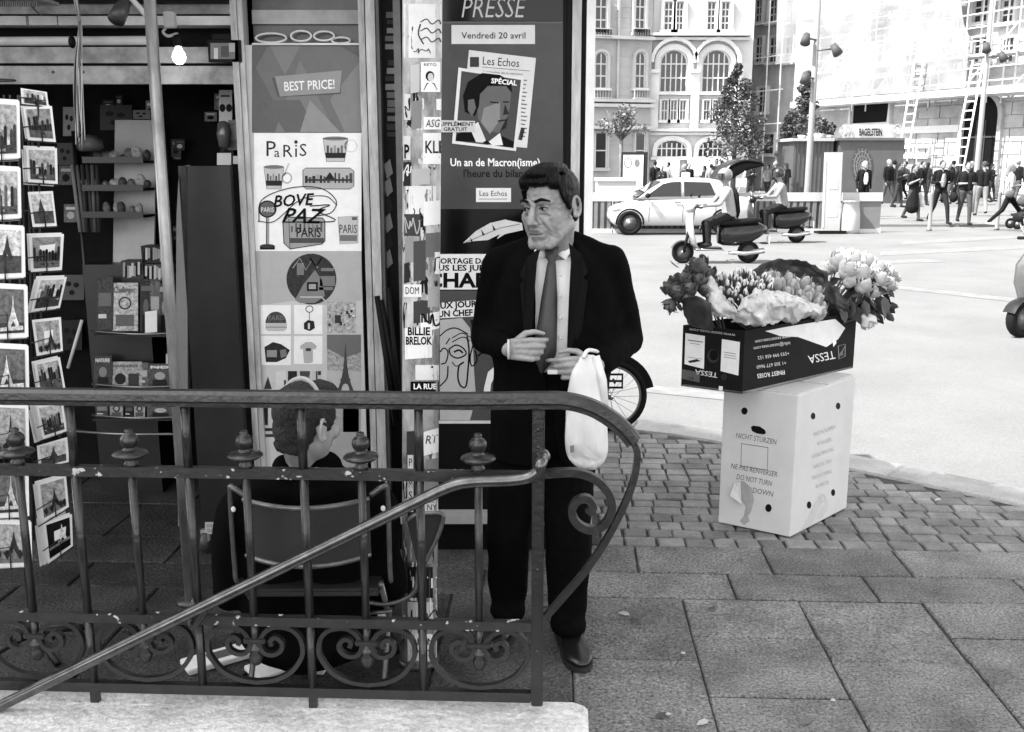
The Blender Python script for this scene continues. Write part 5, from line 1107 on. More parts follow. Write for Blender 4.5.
for (x, y0, y1) in ((940, 97, 136), (998, 92, 160)):
    ld = thing('ladder', 'pale ladder standing left of the dark doorway under the scaffold' if x < 960 else 'taller pale ladder in front of the right edge of the dark doorway', 'ladder', tuple(PY(x, 175, 52).xy) + (FARZ,))
    uc = fc.uz(x, (y0 + y1) / 2)[0]; zt_ = fc.uz(x, 62)[1]; mb = MB(); o_ = OUT + 0.5
    for s_ in (-0.3, 0.3): mb.tube([fp(uc + s_ - 0.1, o_ + 0.5, FARZ), fp(uc + s_ + 0.1, o_ - 0.15, zt_)], 0.045, gd(225), 6)
    mb.build('side_rails', ld, True); mb = MB(); z = 0.3
    while z < zt_ - 0.1: f = z / zt_; o2 = o_ + 0.5 - 0.65 * f; mb.tube([fp(uc - 0.4 + 0.2 * f, o2, z), fp(uc + 0.2 + 0.2 * f, o2, z)], 0.035, gd(225), 5); z += 0.42
    mb.build('rungs', ld, True)
# shop kiosk boards with round emblem, planters and sign
M_board = mat('board_grey', A(72), rough=0.6, var=0.12, scale=1.5)
HYY = 44.0
def hb(mb, x0, y0, x1, y1, d0, d1, m):
    a = PY(x0, (y0 + y1) / 2, HYY); b = PY(x1, (y0 + y1) / 2, HYY); mb.box(((a.x + b.x) / 2, HYY + (d0 + d1) / 2, (PY(x0, y0, HYY).z + PY(x0, y1, HYY).z) / 2), (b.x - a.x, d1 - d0, PY(x0, y0, HYY).z - PY(x0, y1, HYY).z), m)
hz = [i for i in range(1)]
def gy(Y, z=FARZ):   # picture row of the ground at depth Y
    return 366 - 1000 * ((sp_ * Y + cp * (z - CAMZ)) / (cp * Y - sp_ * (z - CAMZ)))
gH = gy(HYY)
shop = thing('bagel_stand', 'dark grey boarded food stand with round emblem and BAGELSTEIN sign', 'food stand', tuple(PY(865, 180, HYY).xy) + (FARZ,))
mb = MB(); hb(mb, 838, 140, 902.5, gH, 0, 3, M_board); hb(mb, 836.5, 138, 904, 140.5, -0.12, 3.1, gd(85)); mb.build('boarding', shop, True)
mb = MB(); F = Flat(mb, (0, HYY - 0.02, 0), (0, -1, 0), 0.01)
F.circ(862, 166, 10.5, 19, gd(70), 1, 28)
for k in range(1, 4): F.ring(862, 166, 10.5 - 2.4 * k, 19 - 4.4 * k, 0.7, gd(120), 2)
for k in range(16): a = 2 * math.pi * k / 16; F.line([(862 + 3 * math.cos(a), 166 + 5 * math.sin(a)), (862 + 10 * math.cos(a), 166 + 18.5 * math.sin(a))], 0.5, gd(115), 2)
F.circ(862, 166, 2.2, 4, gd(110), 3); mb.build('round_emblem', shop, True)
mb = MB(); hb(mb, 846, 124.5, 897, 137.5, 0.2, 0.4, gd(165)); F = Flat(mb, (0, HYY + 0.19, 0), (0, -1, 0), 0.01); F.text('BAGELSTEIN', 859, 135.5, 7.2, gd(35), 2, 23, bold=0.03)
for cx in (844.5, 897): 
    for dx, r in ((0, 5.5), (4, 3.5), (-3.5, 3)): F.ring(cx + dx, 131, r * 0.75, r * 1.2, 1.1, gd(150), 3 + int(r)); F.circ(cx + dx, 131, r * 0.4, r * .6, gd(215), 2)
mb.build('shop_sign', shop, True)
stand = thing('storage_hut', 'narrow dark grey boarded hut left of the food stand with plants on top', 'hut', tuple(PY(815, 180, HYY).xy) + (FARZ,))
mb = MB(); hb(mb, 794.5, 141, 834, gH, 0.3, 3, M_board)
for k in range(9): hb(mb, 796 + k * 4.3, 141, 796.5 + k * 4.3, gH, 0.26, 0.298, gd(75))
mb.build('boarding', stand, True); mb = MB(); hb(mb, 793, 138, 835.5, 141, 0.1, 3, gd(150)); mb.build('roof_edge', stand, True)
def leafball(mb, c, rx, rz, n, sz, m, seed, dens=0.4):
    r = random.Random(seed)
    for _ in range(n):
        while True:
            d = V3((r.uniform(-1, 1), r.uniform(-1, 1), r.uniform(-1, 1)))
            if 0.05 < d.length < 1: break
        d = d * (d.length ** (-dens)); p = V3(c) + V3((d.x * rx, d.y * rx, d.z * rz)); s = sz * r.uniform(0.6, 1.4)
        a = V3((r.gauss(0, 1), r.gauss(0, 1), r.gauss(0, 0.7))).normalized(); b = a.cross(V3((r.gauss(0, 1), r.gauss(0, 1), r.gauss(0, 1)))).normalized()
        mb.add([p - a * s, p + b * s * 0.5, p + a * s, p - b * s * 0.5], [(0, 1, 2, 3)], m)
M_leaf = mat('tree_leaf', 0.05, rough=0.55, var=0.5, scale=1.5, island=0.6)
M_leafp = mat('pale_leaf', 0.1, rough=0.55, var=0.5, scale=2, island=0.5)
M_bark = mat('bark', 0.1, rough=0.9, var=0.4, scale=8, bump=0.5)
for i, (x, r) in enumerate(((802, 0.28), (818, 0.4), (829, 0.3))):
    c = PY(x, 133, HYY + 0.8); zb_ = PY(815, 138, HYY + 0.1).z
    p_ = thing('round_plant', ('small round dark plant at the left on the boarded hut', 'largest round dark plant in the middle of the boarded hut roof', 'round dark plant at the right end of the boarded hut roof')[i], 'plant', (c.x, c.y, zb_), group='plants on the hut roof')
    mb = MB(); leafball(mb, (c.x, c.y, zb_ + r * 1.35), r, r, 130, 0.1, M_leaf, 40 + i, 0.2); mb.build('foliage', p_, True)
    mb = MB(); mb.lathe([(r * 0.5, 0), (r * 0.7, r * 0.5), (0, r * 0.5)], gd(200), 12, Matrix.Translation((c.x, c.y, zb_))); mb.build('pot', p_, True)

# ================================================================ TREES
def cone_tree(px, yb, yt, Y, wpx, lab, seed, m=M_leaf):
    b = PY(px, 160, Y); b.z = FARZ; zt_ = PY(px, yt, Y).z; z0 = PY(px, yb, Y).z; W_ = wpx * Y / 1000
    t = thing('conical_tree', lab, 'tree', tuple(b)); r = random.Random(seed); mb = MB()
    mb.tube([b, b + V3((0, 0, z0 + 0.5)), V3((b.x, b.y, zt_ - 0.5))], [0.13, 0.1, 0.02], M_bark, 8)
    cl = []
    for k in range(30):
        f = (k + r.random()) / 30; z = z0 + (zt_ - z0) * f
        rad = W_ * (1 - f) ** 0.75 * (0.9 if f > 0.12 else 0.6 + f * 2.5) * r.uniform(0.45, 1.05); a = r.uniform(0, 6.28)
        p = V3((b.x + rad * math.cos(a) * 0.75, b.y + rad * math.sin(a) * 0.75, z)); cl.append((p, max(0.18, W_ * 0.42 * (1.15 - f) * r.uniform(0.7, 1.25))))
        mb.tube([V3((b.x, b.y, z - 0.3)), p], [0.035, 0.012], M_bark, 5)
    mb.build('trunk', t, True); mb = MB()
    for i, (p, rr) in enumerate(cl): leafball(mb, p, rr, rr * 0.85, 150, 0.085, m, seed * 100 + i, 0.25)
    mb.build('crown', t, True)
cone_tree(734, 156, 66, 46, 42, 'large dark conical tree in front of the white arched building', 1)
cone_tree(803, 150, 74, 50, 26, 'smaller dark conical tree behind the lamp post left of the hut', 2)
cone_tree(786, 156, 118, 49, 12, 'low thin tree beside the smaller conical tree', 6)
b = PY(620, 200, 33); b.z = FARZ
t = thing('round_tree', 'small round topped street tree right of the kiosk corner', 'tree', tuple(b)); mb = MB(); zc = PY(620, 121, 33).z
mb.tube([b, b + V3((0.03, 0, 1.0)), V3((b.x, b.y, zc - 0.5))], [0.1, 0.075, 0.06], M_bark, 8); rt = random.Random(9)
for k in range(12): a = rt.uniform(0, 6.28); e = V3((b.x + 0.5 * math.cos(a), b.y + 0.5 * math.sin(a), zc + rt.uniform(-0.3, 0.4))); mb.tube([V3((b.x, b.y, zc - 0.6)), e], [0.03, 0.01], M_bark, 5)
mb.build('trunk', t, True); mb = MB()
for k in range(16): a = rt.uniform(0, 6.28); q = rt.uniform(0.1, 0.62); leafball(mb, (b.x + q * math.cos(a), b.y + q * math.sin(a), zc + rt.uniform(-0.35, 0.4)), 0.26, 0.22, 60, 0.055, M_leafp, 300 + k, 0.2)
mb.build('crown', t, True)

# ================================================================ BARRIERS, PANELS, LAMP POSTS, BOLLARDS
M_rib = mat('barrier_grey', A(105), rough=0.6, var=0.1, scale=3, spec=.2); M_ribd = mat('barrier_gap', A(62), rough=0.6)
def barrier(x0, x1, Y, lab, plain=False):
    a, b = PY(x0, 210, Y), PY(x1, 210, Y); L = b.x - a.x; t = thing('site_barrier', lab, 'barrier', ((a.x + b.x) / 2, Y, ROADZ), group='barriers along the far side of the road')
    mb = MB(); mb.box(((a.x + b.x) / 2, Y, 0.46 + ROADZ), (L, 0.05, 0.74), M_rib if plain else M_ribd)
    if not plain:
        n = int(L / 0.16)
        for k in range(n): mb.box((a.x + (k + 0.5) * L / n, Y - 0.04, 0.46 + ROADZ), (L / n * 0.55, 0.03, 0.74), M_rib)
    mb.build('panel', t, True); mb = MB(); mb.box(((a.x + b.x) / 2, Y - 0.01, 0.93 + ROADZ), (L + 0.03, 0.12, 0.22), gd(165)); mb.build('top_rail', t, True)
    mb = MB(); mb.box(((a.x + b.x) / 2, Y - 0.01, 0.05 + ROADZ), (L, 0.2, 0.1), gd(190)); mb.build('base', t, True)
barrier(560, 612, 26.6, 'ribbed grey barrier with white top rail beside the kiosk corner'); barrier(613, 700, 26.6, 'ribbed grey barrier with white top rail behind the white car')
barrier(701, 776, 26.6, 'ribbed grey barrier behind the rider in the white shirt'); barrier(777, 824, 26.6, 'ribbed grey barrier right of the black scooter'); barrier(842, 880.5, 26.6, 'plain grey barrier closing the row at its right end', True)
Y = 26.2; sg = thing('sign_board', 'tall pale sign board leaning at the end of the barriers', 'sign', tuple(PY(833, 226, Y).xy) + (ROADZ,))
c = PY(833, 190, Y); wz = PY(833, 152, Y).z; mb = MB(); Rm = Matrix.Rotation(R(-4), 4, 'X')
T = Matrix.Translation((c.x, Y, ROADZ)) @ Rm
mb.box((0, 0, (wz - ROADZ) / 2), (0.46, 0.05, wz - ROADZ), gd(150), M=T); mb.build('board', sg, True)
mb = MB(); mb.box((0.02, -0.03, 1.35), (0.24, 0.008, 0.42), gd(190), M=T); mb.box((0.02, -0.03, 0.62), (0.26, 0.008, 0.36), gd(190), M=T); mb.box((-0.2, -0.03, 1.0), (0.03, 0.01, 1.7), gd(160), M=T); mb.build('notice', sg, True)
mb = MB(); mb.box((0, 0.05, 0.04), (0.7, 0.5, 0.07), M_black, M=T); mb.build('foot', sg, True)
c = PY(850, 222, 26.3); mb = MB(); mb.lathe([(0.22, 0), (0.26, 0.1), (0.24, 0.5), (0.2, 0.8), (0.26, 0.84), (0.0, 0.84)], gd(160), 14, Matrix.Translation((c.x, c.y, ROADZ))); tag(mb.build('rubbish_bag', loc=(c.x, c.y, ROADZ)), 'grey bag of rubbish standing before the plain end barrier', 'bag')
Y = 31.5; a = thing('advert_panel', 'white street advertising panel in black frame under the round tree', 'advertising panel', tuple(PY(635, 205, Y).xy) + (FARZ,))
def ab(mb, x0, y0, x1, y1, d0, d1, m):
    p, q = PY(x0, (y0 + y1) / 2, Y), PY(x1, (y0 + y1) / 2, Y); z1, z0 = PY(x0, y0, Y).z, PY(x0, y1, Y).z; mb.box(((p.x + q.x) / 2, Y + (d0 + d1) / 2, (z0 + z1) / 2), (q.x - p.x, d1 - d0, z1 - z0), m)
mb = MB(); ab(mb, 621, 152, 647, gy(Y), 0, 0.16, gd(45)); mb.build('case', a, True)
mb = MB(); ab(mb, 623, 155, 643, 190, -0.02, -0.003, gd(228)); F = Flat(mb, (0, Y - 0.03, 0), (0, -1, 0), 0.01); F.ring(628, 163, 3.6, 4.6, 1, gd(90), 1); F.circ(637, 163, 2.6, 4, gd(110), 1); F.rect(626, 170, 640, 178, gd(190), 1); mb.build('poster', a, True)
Y = 30; mb = MB(); ab(mb, 597, 180, 636, gy(30), 0, 0.6, gd(165)); ab(mb, 596, 178, 637, 181, -0.04, 0.64, gd(205)); tag(mb.build('utility_cabinet', loc=tuple(PY(615, 200, 30.3).xy) + (FARZ,)), 'low grey street cabinet in front of the round tree', 'cabinet')
def lamp_post(px, py, Y, lab, arms):
    b = PY(px, py, Y); b.z = FARZ; t = thing('lamp_post', lab, 'lamp post', tuple(b)); mb = MB()
    mb.tube([b, b + V3((0, 0, 1)), b + V3((0, 0, 9.5))], [0.13, 0.1, 0.06], gd(120), 10); mb.build('pole', t, True)
    for z, dx, col in arms:
        mb = MB(); p = b + V3((0, -0.05, z)); mb.tube([p, p + V3((dx * 0.8, -0.05, 0.05))], 0.03, gd(90), 6); mb.tube([p + V3((dx * 0.8, -0.05, 0.15)), p + V3((dx, -0.2, -0.12))], [0.1, 0.15], gd(70), 10); mb.build('floodlight', t, True)
lamp_post(807, 200, 31, 'slim grey lamp post with small floodlights left of the boarded food stand', [(5.0, 0.6, 0), (5.3, -0.4, 0), (4.2, -0.35, 0)])
lamp_post(975, 190, 36, 'slim grey lamp post with floodlights before the dark doorway', [(5.3, 0.5, 0), (5.6, -0.15, 0)])
for x, yb, lab in ((929, 231, 'thin pale bollard in front of the man in the dark open jacket'), (996.5, 230, 'thin pale bollard beside the walking woman in leggings')):
    b = PZ(x, yb, ROADZ); mb = MB(); mb.lathe([(0.07, 0), (0.07, 0.06), (0.05, 0.08), (0.045, 0.95), (0.05, 1.0), (0.03, 1.05), (0, 1.06)], gd(110), 12, Matrix.Translation(b)); tag(mb.build('bollard', loc=tuple(b)), lab, 'bollard')
# ================================================================ VEHICLES (local: nose towards -x, origin on the ground)
M_tyre = mat('tyre', 0.006, rough=0.8, var=0.2, scale=10, spec=0.15); M_rim = mat('alloy_rim', 0.16, rough=0.4, metal=0.5, var=0.1); M_rimd = mat('dark_rim', 0.03, rough=0.35)
M_cw = mat('white_car_paint', 0.45, rough=0.25, var=0.03, coat=0.6); M_dg = glassy('car_glass', 0.02, 0.03); M_trim = mat('black_trim', 0.006, rough=0.6, spec=0.15)
def Lm(P): return P.inverted()
def wheel(parent, c, r, w_, spokes=5, nm='wheel', rim=None, M=None):
    M = M or Matrix.Identity(4); rim = rim or M_rim
    mb = MB(); prof = []; T = M @ Matrix.Translation(V3(c)) @ Matrix.Rotation(R(90), 4, 'X')
    ri = r * 0.68; mb.lathe([(ri, -w_ / 2), (r * 0.93, -w_ / 2), (r, -w_ * 0.3), (r, w_ * 0.3), (r * 0.93, w_ / 2), (ri, w_ / 2), (ri, -w_ / 2)], M_tyre, 28, T); wo = mb.build(nm, parent, True)
    mb = MB(); mb.lathe([(ri, -w_ * 0.4), (ri * 0.94, -w_ * 0.42), (ri * 0.9, -w_ * 0.3), (ri * 0.9, w_ * 0.3), (ri, w_ * 0.4)], rim, 24, T); mb.lathe([(0.0, -w_ * .45), (r * 0.14, -w_ * 0.45), (r * 0.16, w_ * 0.45), (0, w_ * 0.45)], rim, 12, T)
    for k in range(spokes): mb.box((ri * 0.5, 0, 0), (ri * 0.9, r * 0.13, w_ * 0.35), rim, M=T @ Matrix.Rotation(2 * math.pi * k / spokes + 0.3, 4, 'Z'))
    mb.build('rim', wo, True); return wo
# ---- white car with raised tailgate
cx = PZ(628, 235, ROADZ); cary = cx.y; car = thing('white_car', 'white hatchback car with its tailgate raised facing left across the road', 'car', (cx.x + 1.2, cary + 0.75, ROADZ), R(2)); T = PM[car]
WB, HW = 2.42, 0.82
side = [(-1.98, 0.30, 0.86), (-1.93, 0.62, 0.9), (-1.6, 0.78, 0.95), (-1.0, 0.86, 0.98), (-0.7, 0.9, 1.0), (1.55, 0.95, 1.0), (1.85, 0.9, 0.96), (1.93, 0.55, 0.93), (1.9, 0.3, 0.9)]
mb = MB(); rings = []
for x, zt_, wf in [(-1.66, 0.52, 0.62), (-1.63, 0.64, 0.78), (-1.52, 0.72, 0.9), (-1.25, 0.8, 0.98), (-0.8, 0.9, 1.0), (0, 0.93, 1.0), (0.9, 0.96, 1.0), (1.5, 0.97, 0.98), (1.8, 0.95, 0.93), (1.9, 0.85, 0.86)]:
    w_ = HW * wf; zb_ = 0.24 if -1.6 < x < 1.85 else 0.34
    rings.append([(x, -w_ * 0.92, zb_), (x, -w_, zb_ + 0.12), (x, -w_, (zb_ + zt_) / 2 + 0.05), (x, -w_ * 0.96, zt_ - 0.06), (x, -w_ * 0.86, zt_), (x, w_ * 0.86, zt_), (x, w_ * 0.96, zt_ - 0.06), (x, w_, (zb_ + zt_) / 2 + 0.05), (x, w_, zb_ + 0.12), (x, w_ * 0.92, zb_)])
mb.loft(rings, M_cw, True); mb.transform(T); body = mb.build('body', car, True)
mb = MB(); rings = []
for x, z, wf in [(-1.02, 0.9, 0.9), (-0.62, 1.2, 0.8), (-0.3, 1.37, 0.74), (0.15, 1.43, 0.72), (0.8, 1.42, 0.71), (1.15, 1.37, 0.7), (1.35, 1.1, 0.72), (1.5, 0.93, 0.84)]:
    w_ = HW * wf; wb = HW * 0.93; rings.append([(x, -wb, 0.9), (x, -(w_ + (wb - w_) * 0.35), 0.9 + (z - 0.9) * 0.6), (x, -w_, z - 0.05 * (z > 1)), (x, -w_ * 0.85, z), (x, w_ * 0.85, z), (x, w_, z - 0.05 * (z > 1)), (x, (w_ + (wb - w_) * 0.35), 0.9 + (z - 0.9) * 0.6), (x, wb, 0.9)])
mb.loft(rings, M_cw, True); mb.transform(T); mb.build('cabin', car, True)
def sidewin(pts, nm):
    for s_ in (-1, 1):
        mb = MB(); vs = []
        for x, z in pts: w_ = HW * (0.93 - (z - 0.9) / 0.5 * 0.19) + 0.012; vs.append((x, s_ * w_, z))
        mb.add(vs + [(x, y - s_ * 0.03, z) for x, y, z in vs], [tuple(range(len(vs)))] + [(i, (i + 1) % len(vs), len(vs) + (i + 1) % len(vs), len(vs) + i) for i in range(len(vs))], M_dg); mb.transform(T); mb.build(nm, car, True)
sidewin([(-0.82, 0.96), (-0.36, 1.28), (-0.15, 1.33), (0.1, 1.34), (0.1, 0.97)], 'side_window'); sidewin([(0.18, 0.97), (0.18, 1.34), (0.85, 1.32), (0.98, 1.0)], 'side_window')
mb = MB(); mb.add([(-0.98, -0.66, 0.95), (-0.98, 0.66, 0.95), (-0.36, 0.54, 1.34), (-0.36, -0.54, 1.34)], [(0, 1, 2, 3)], M_dg); mb.transform(Matrix.Translation((-0.03, 0, 0.01))); mb.transform(T); mb.build('windscreen', car, True)
for x in (-1.2, 1.22):
    for s_ in (-1, 1):
        wheel(car, (x, s_ * (HW - 0.085), 0.31), 0.31, 0.2, 7, rim=M_rim, M=T)
        mb = MB(); mb.prism([(x + 0.37 * math.cos(R(a)), 0.31 + 0.37 * math.sin(R(a))) for a in range(-10, 191, 15)] + [(x + 0.325 * math.cos(R(a)), 0.31 + 0.325 * math.sin(R(a))) for a in range(190, -11, -15)], 0.012, M_trim, M=Matrix.Translation((0, s_ * (HW + 0.001), 0))); mb.transform(T); mb.build('wheel_arch', car, True)
for s_ in (-1, 1):
    mb = MB(); mb.ell((-1.5, s_ * 0.64, 0.66), (0.17, 0.12, 0.075), mat('lamp_glass', 0.5, rough=0.1), 12, 8); mb.transform(T); mb.build('headlight', car, True)
    mb = MB(); mb.ell((-0.78, s_ * 0.92, 1.0), (0.07, 0.1, 0.065), M_trim, 10, 8); mb.transform(T); mb.build('mirror', car, True)
    mb = MB(); mb.box((0.0, s_ * (HW + 0.004), 0.82), (0.16, 0.02, 0.03), gd(90)); mb.box((0.85, s_ * (HW + 0.004), 0.84), (0.16, 0.02, 0.03), gd(90))
    for x in (-0.72, 0.14, 0.98): mb.box((x, s_ * (HW + 0.001), 0.62), (0.012, 0.006, 0.56), gd(70))
    mb.transform(T); mb.build('door_trim', car, True)
mb = MB(); P = [(1.16, 1.38), (1.26, 1.55), (1.42, 1.72), (1.75, 1.84), (2.2, 1.8)]; Ps = spline([(x, 0, z) for x, z in P], 5); rings = []
for i, p in enumerate(Ps): d_ = 0.07 + 0.22 * math.sin(math.pi * i / (len(Ps) - 1)) ; w_ = 0.58; rings.append([(p.x, -w_, p.z), (p.x, w_, p.z), (p.x + 0.05, w_, p.z - d_), (p.x + 0.05, -w_, p.z - d_)])
mb.loft(rings, M_trim, True); mb.transform(T); tg = mb.build('tailgate', car, True)
mb = MB(); mb.loft([[(p.x - 0.03, -0.62, p.z + 0.005), (p.x - 0.03, 0.62, p.z + 0.005), (p.x - 0.03, 0.62, p.z + 0.05), (p.x - 0.03, -0.62, p.z + 0.05)] for p in Ps], mat('dark_tailgate_glass', 0.015, rough=0.25, spec=.3), True); mb.tube([(1.75, -0.6, 1.6), (1.55, -0.68, 1.0)], 0.02, gd(160), 6); mb.transform(T); mb.build('outer_skin', tg, True)
mb = MB(); mb.box((0.35, 0, 1.5), (0.16, 0.36, 0.13), gd(232), bev=0.02); mb.transform(T); mb.build('roof_sign', car, True)

# ---- scooter
M_sb = mat('dark_scooter_paint', 0.008, rough=0.3, coat=0.3, var=0.1, spec=0.3); M_sw = mat('white_scooter_paint', 0.3, rough=0.25, coat=0.5, var=0.03); M_chrome = mat('chrome', 0.55, rough=0.15, metal=1.0, var=0.05)
def scooter(name, label, loc, rz, shield, body, group):
    t = thing(name, label, 'scooter', loc, rz, group); T = PM[t]
    def fin_(mb, nm, p=t): mb.transform(T); return mb.build(nm, p, True)
    wheel(t, (-0.62, 0, 0.2), 0.2, 0.1, 5, 'wheel', M=T); wheel(t, (0.6, 0, 0.2), 0.2, 0.11, 5, 'wheel', M=T)
    mb = MB(); rings = []
    for x, zc, hz_, wy in ((0.02, 0.52, 0.16, 0.1), (0.12, 0.52, 0.2, 0.16), (0.35, 0.53, 0.22, 0.2), (0.6, 0.55, 0.2, 0.19), (0.8, 0.6, 0.13, 0.13), (0.92, 0.62, 0.05, 0.06)):
        rings.append([(x, wy * math.cos(2 * math.pi * k / 14), zc + hz_ * math.sin(2 * math.pi * k / 14)) for k in range(14)])
    mb.loft(rings, body, True); fin_(mb, 'rear_cowl')
    mb = MB(); mb.box((-0.17, 0, 0.27), (0.5, 0.34, 0.06), body, bev=0.02); mb.tube([(-0.42, 0.17, 0.27), (0.1, 0.19, 0.25)], 0.012, M_chrome, 6); mb.tube([(-0.42, -0.17, 0.27), (0.1, -0.19, 0.25)], 0.012, M_chrome, 6); fin_(mb, 'floorboard')
    mb = MB(); rings = []
    for x, z, w_ in ((-0.36, 0.26, 0.15), (-0.44, 0.36, 0.21), (-0.5, 0.55, 0.24), (-0.52, 0.75, 0.22), (-0.5, 0.9, 0.13), (-0.47, 0.97, 0.06)):
        rings.append([(x - 0.06 * (1 - (k / 4 - 1) ** 2) , w_ * (k / 4 - 1), z) for k in range(9)] + [(x + 0.03 - 0.06 * (1 - (k / 4 - 1) ** 2), w_ * (k / 4 - 1), z) for k in range(8, -1, -1)])
    mb.loft(rings, shield, True); fin_(mb, 'leg_shield')
    mb = MB(); mb.tube([(-0.62, -0.09, 0.2), (-0.56, -0.08, 0.5), (-0.48, 0, 0.72), (-0.44, 0, 1.0)], [0.025, 0.03, 0.04, 0.03], M_trim, 8); fin_(mb, 'fork')
    mb = MB(); mb.loft([[(-0.62 + 0.228 * math.cos(R(20 + i * 20)), (k / 3 - 1) * 0.075, 0.2 + (0.228 - 0.02 * (abs(k - 3) / 3) ** 2) * math.sin(R(20 + i * 20))) for k in range(7)] for i in range(8)], body, True, caps=False, closed=False); fin_(mb, 'mudguard')
    mb = MB(); mb.tube([(-0.38, -0.33, 1.02), (-0.43, -0.2, 1.03), (-0.45, 0, 1.0), (-0.43, 0.2, 1.03), (-0.38, 0.33, 1.02)], 0.018, M_trim, 8); fin_(mb, 'handlebar')
    mb = MB(); mb.ell((-0.5, 0, 1.0), (0.1, 0.13, 0.085), shield, 14, 10); hl = fin_(mb, 'headset'); mb = MB(); mb.ell((-0.57, 0, 1.0), (0.045, 0.075, 0.06), MATS['lamp_glass'], 12, 8); fin_(mb, 'headlight', hl)
    mb = MB(); rings = []
    for x, w_, z0, z1 in ((-0.02, 0.1, 0.70, 0.76), (0.1, 0.15, 0.7, 0.8), (0.4, 0.16, 0.71, 0.8), (0.7, 0.13, 0.74, 0.83), (0.8, 0.08, 0.76, 0.82)): rings.append([(x, -w_, z0), (x, w_, z0), (x, w_, z1 - 0.02), (x, w_ * 0.7, z1), (x, -w_ * 0.7, z1), (x, -w_, z1 - 0.02)])
    mb.loft(rings, M_trim, True); fin_(mb, 'seat')
    mb = MB(); mb.tube([(0.2, -0.13, 0.2), (0.5, -0.15, 0.19), (0.85, -0.16, 0.24)], [0.03, 0.05, 0.05], M_chrome, 10); fin_(mb, 'exhaust')
    mb = MB(); mb.box((0.93, 0, 0.56), (0.05, 0.12, 0.07), gd(90)); mb.box((0.96, 0, 0.42), (0.015, 0.18, 0.14), gd(200)); mb.box((0.9, 0, 0.36), (0.14, 0.16, 0.02), M_trim); fin_(mb, 'tail_light')
    for s_ in (-1, 1):
        mb = MB(); mb.tube([(-0.43, s_ * 0.2, 1.03), (-0.43, s_ * 0.3, 1.2)], 0.008, M_chrome, 6); mb.ell((-0.43, s_ * 0.32, 1.24), (0.02, 0.07, 0.05), M_trim, 10, 8); fin_(mb, 'mirror')
    return t
w0 = PZ(682, 263, ROADZ); s1 = scooter('motor_scooter', 'dark scooter with pale front shield crossing the road before the white car', (w0.x + 0.62, w0.y, ROADZ), R(3), M_sw, M_sb, None)
S1 = PM[s1]
w1 = PZ(797, 243, ROADZ); s2 = scooter('motor_scooter', 'black scooter seen partly behind the white shirted rider', (w1.x - 0.6, w1.y, ROADZ), R(6), M_sb, M_sb, None); S2 = PM[s2]
w2 = PZ(1020, 337, ROADZ); s3 = scooter('motor_scooter', 'grey fronted scooter cut off by the right edge of the road', (w2.x + 0.62 * math.cos(R(25)), w2.y + 0.62 * math.sin(R(25)), ROADZ), R(25), mat('grey_scooter_paint', 0.08, rough=0.3, coat=0.4), M_sb, None); S3 = PM[s3]

# ---- bicycle parked behind the kiosk corner, nose left, rear wheel showing past the man
rw = PZ(609.5, 431.5, 0.0); RW = 0.235
bike = thing('folding_bicycle', 'small wheeled bicycle parked behind the man at the kiosk corner', 'bicycle', (rw.x - 0.5, rw.y, 0), R(0)); T = PM[bike]
def bw_(x):
    mb = MB(); n = 40
    mb.tube([(x + RW * math.cos(2 * math.pi * k / n) - 0 * RW, 0, RW + (RW - 0.018) * math.sin(2 * math.pi * k / n)) if False else (x + (RW - 0.018) * math.cos(2 * math.pi * k / n), 0, RW + (RW - 0.018) * math.sin(2 * math.pi * k / n)) for k in range(n)], 0.018, M_tyre, 8, closed=True); mb.transform(T); o = mb.build('wheel', bike, True)
    mb = MB(); mb.tube([(x + (RW - 0.042) * math.cos(2 * math.pi * k / n), 0, RW + (RW - 0.042) * math.sin(2 * math.pi * k / n)) for k in range(n)], 0.009, M_rim, 6, closed=True)
    for k in range(20): a = 2 * math.pi * k / 20; b = a + (0.5 if k % 2 else -0.5); mb.tube([(x + 0.02 * math.cos(b), 0.02 * (1 if k % 4 < 2 else -1), RW + 0.02 * math.sin(b)), (x + (RW - 0.045) * math.cos(a), 0, RW + (RW - 0.045) * math.sin(a))], 0.0013, gd(90), 4)
    mb.cyl((x, -0.035, RW), (x, 0.035, RW), 0.02, M_chrome); mb.transform(T); mb.build('rim', o, True)
    mb = MB(); pts = [(x + (RW + 0.022) * math.cos(R(a)), 0, RW + (RW + 0.022) * math.sin(R(a))) for a in range(12, 171, 8)]; mb.bar(pts, 0.05, 0.006, M_black, up=(0, 1, 0)); mb.transform(T); mb.build('mudguard', bike, True)
bw_(0.5); bw_(-0.5)
M_bf = mat('bike_frame', 0.02, rough=0.3, coat=0.4)
mb = MB()
for a, b, r in (((-0.46, 0, 0.62), (0.12, 0, 0.3), 0.022), ((0.12, 0, 0.28), (0.02, 0, 0.0 + 0.78), 0.017), ((0.12, 0.03, 0.28), (0.5, 0.04, RW), 0.011), ((0.12, -0.03, 0.28), (0.5, -0.04, RW), 0.011), ((0.06, 0.03, 0.55), (0.5, 0.04, RW), 0.009), ((0.06, -0.03, 0.55), (0.5, -0.04, RW), 0.009), ((-0.44, 0, 0.66), (-0.48, 0, 0.5), 0.022), ((-0.48, 0.045, 0.5), (-0.5, 0.045, RW), 0.011), ((-0.48, -0.045, 0.5), (-0.5, -0.045, RW), 0.011)): mb.cyl(a, b, r, M_bf, 10)
mb.transform(T); mb.build('frame', bike, True)
mb = MB(); mb.cyl((-0.44, 0, 0.64), (-0.4, 0, 1.02), 0.014, M_bf); mb.tube([(-0.34, -0.27, 1.04), (-0.4, -0.1, 1.03), (-0.4, 0.1, 1.03), (-0.34, 0.27, 1.04)], 0.013, M_trim, 8); mb.transform(T); mb.build('handlebar', bike, True)
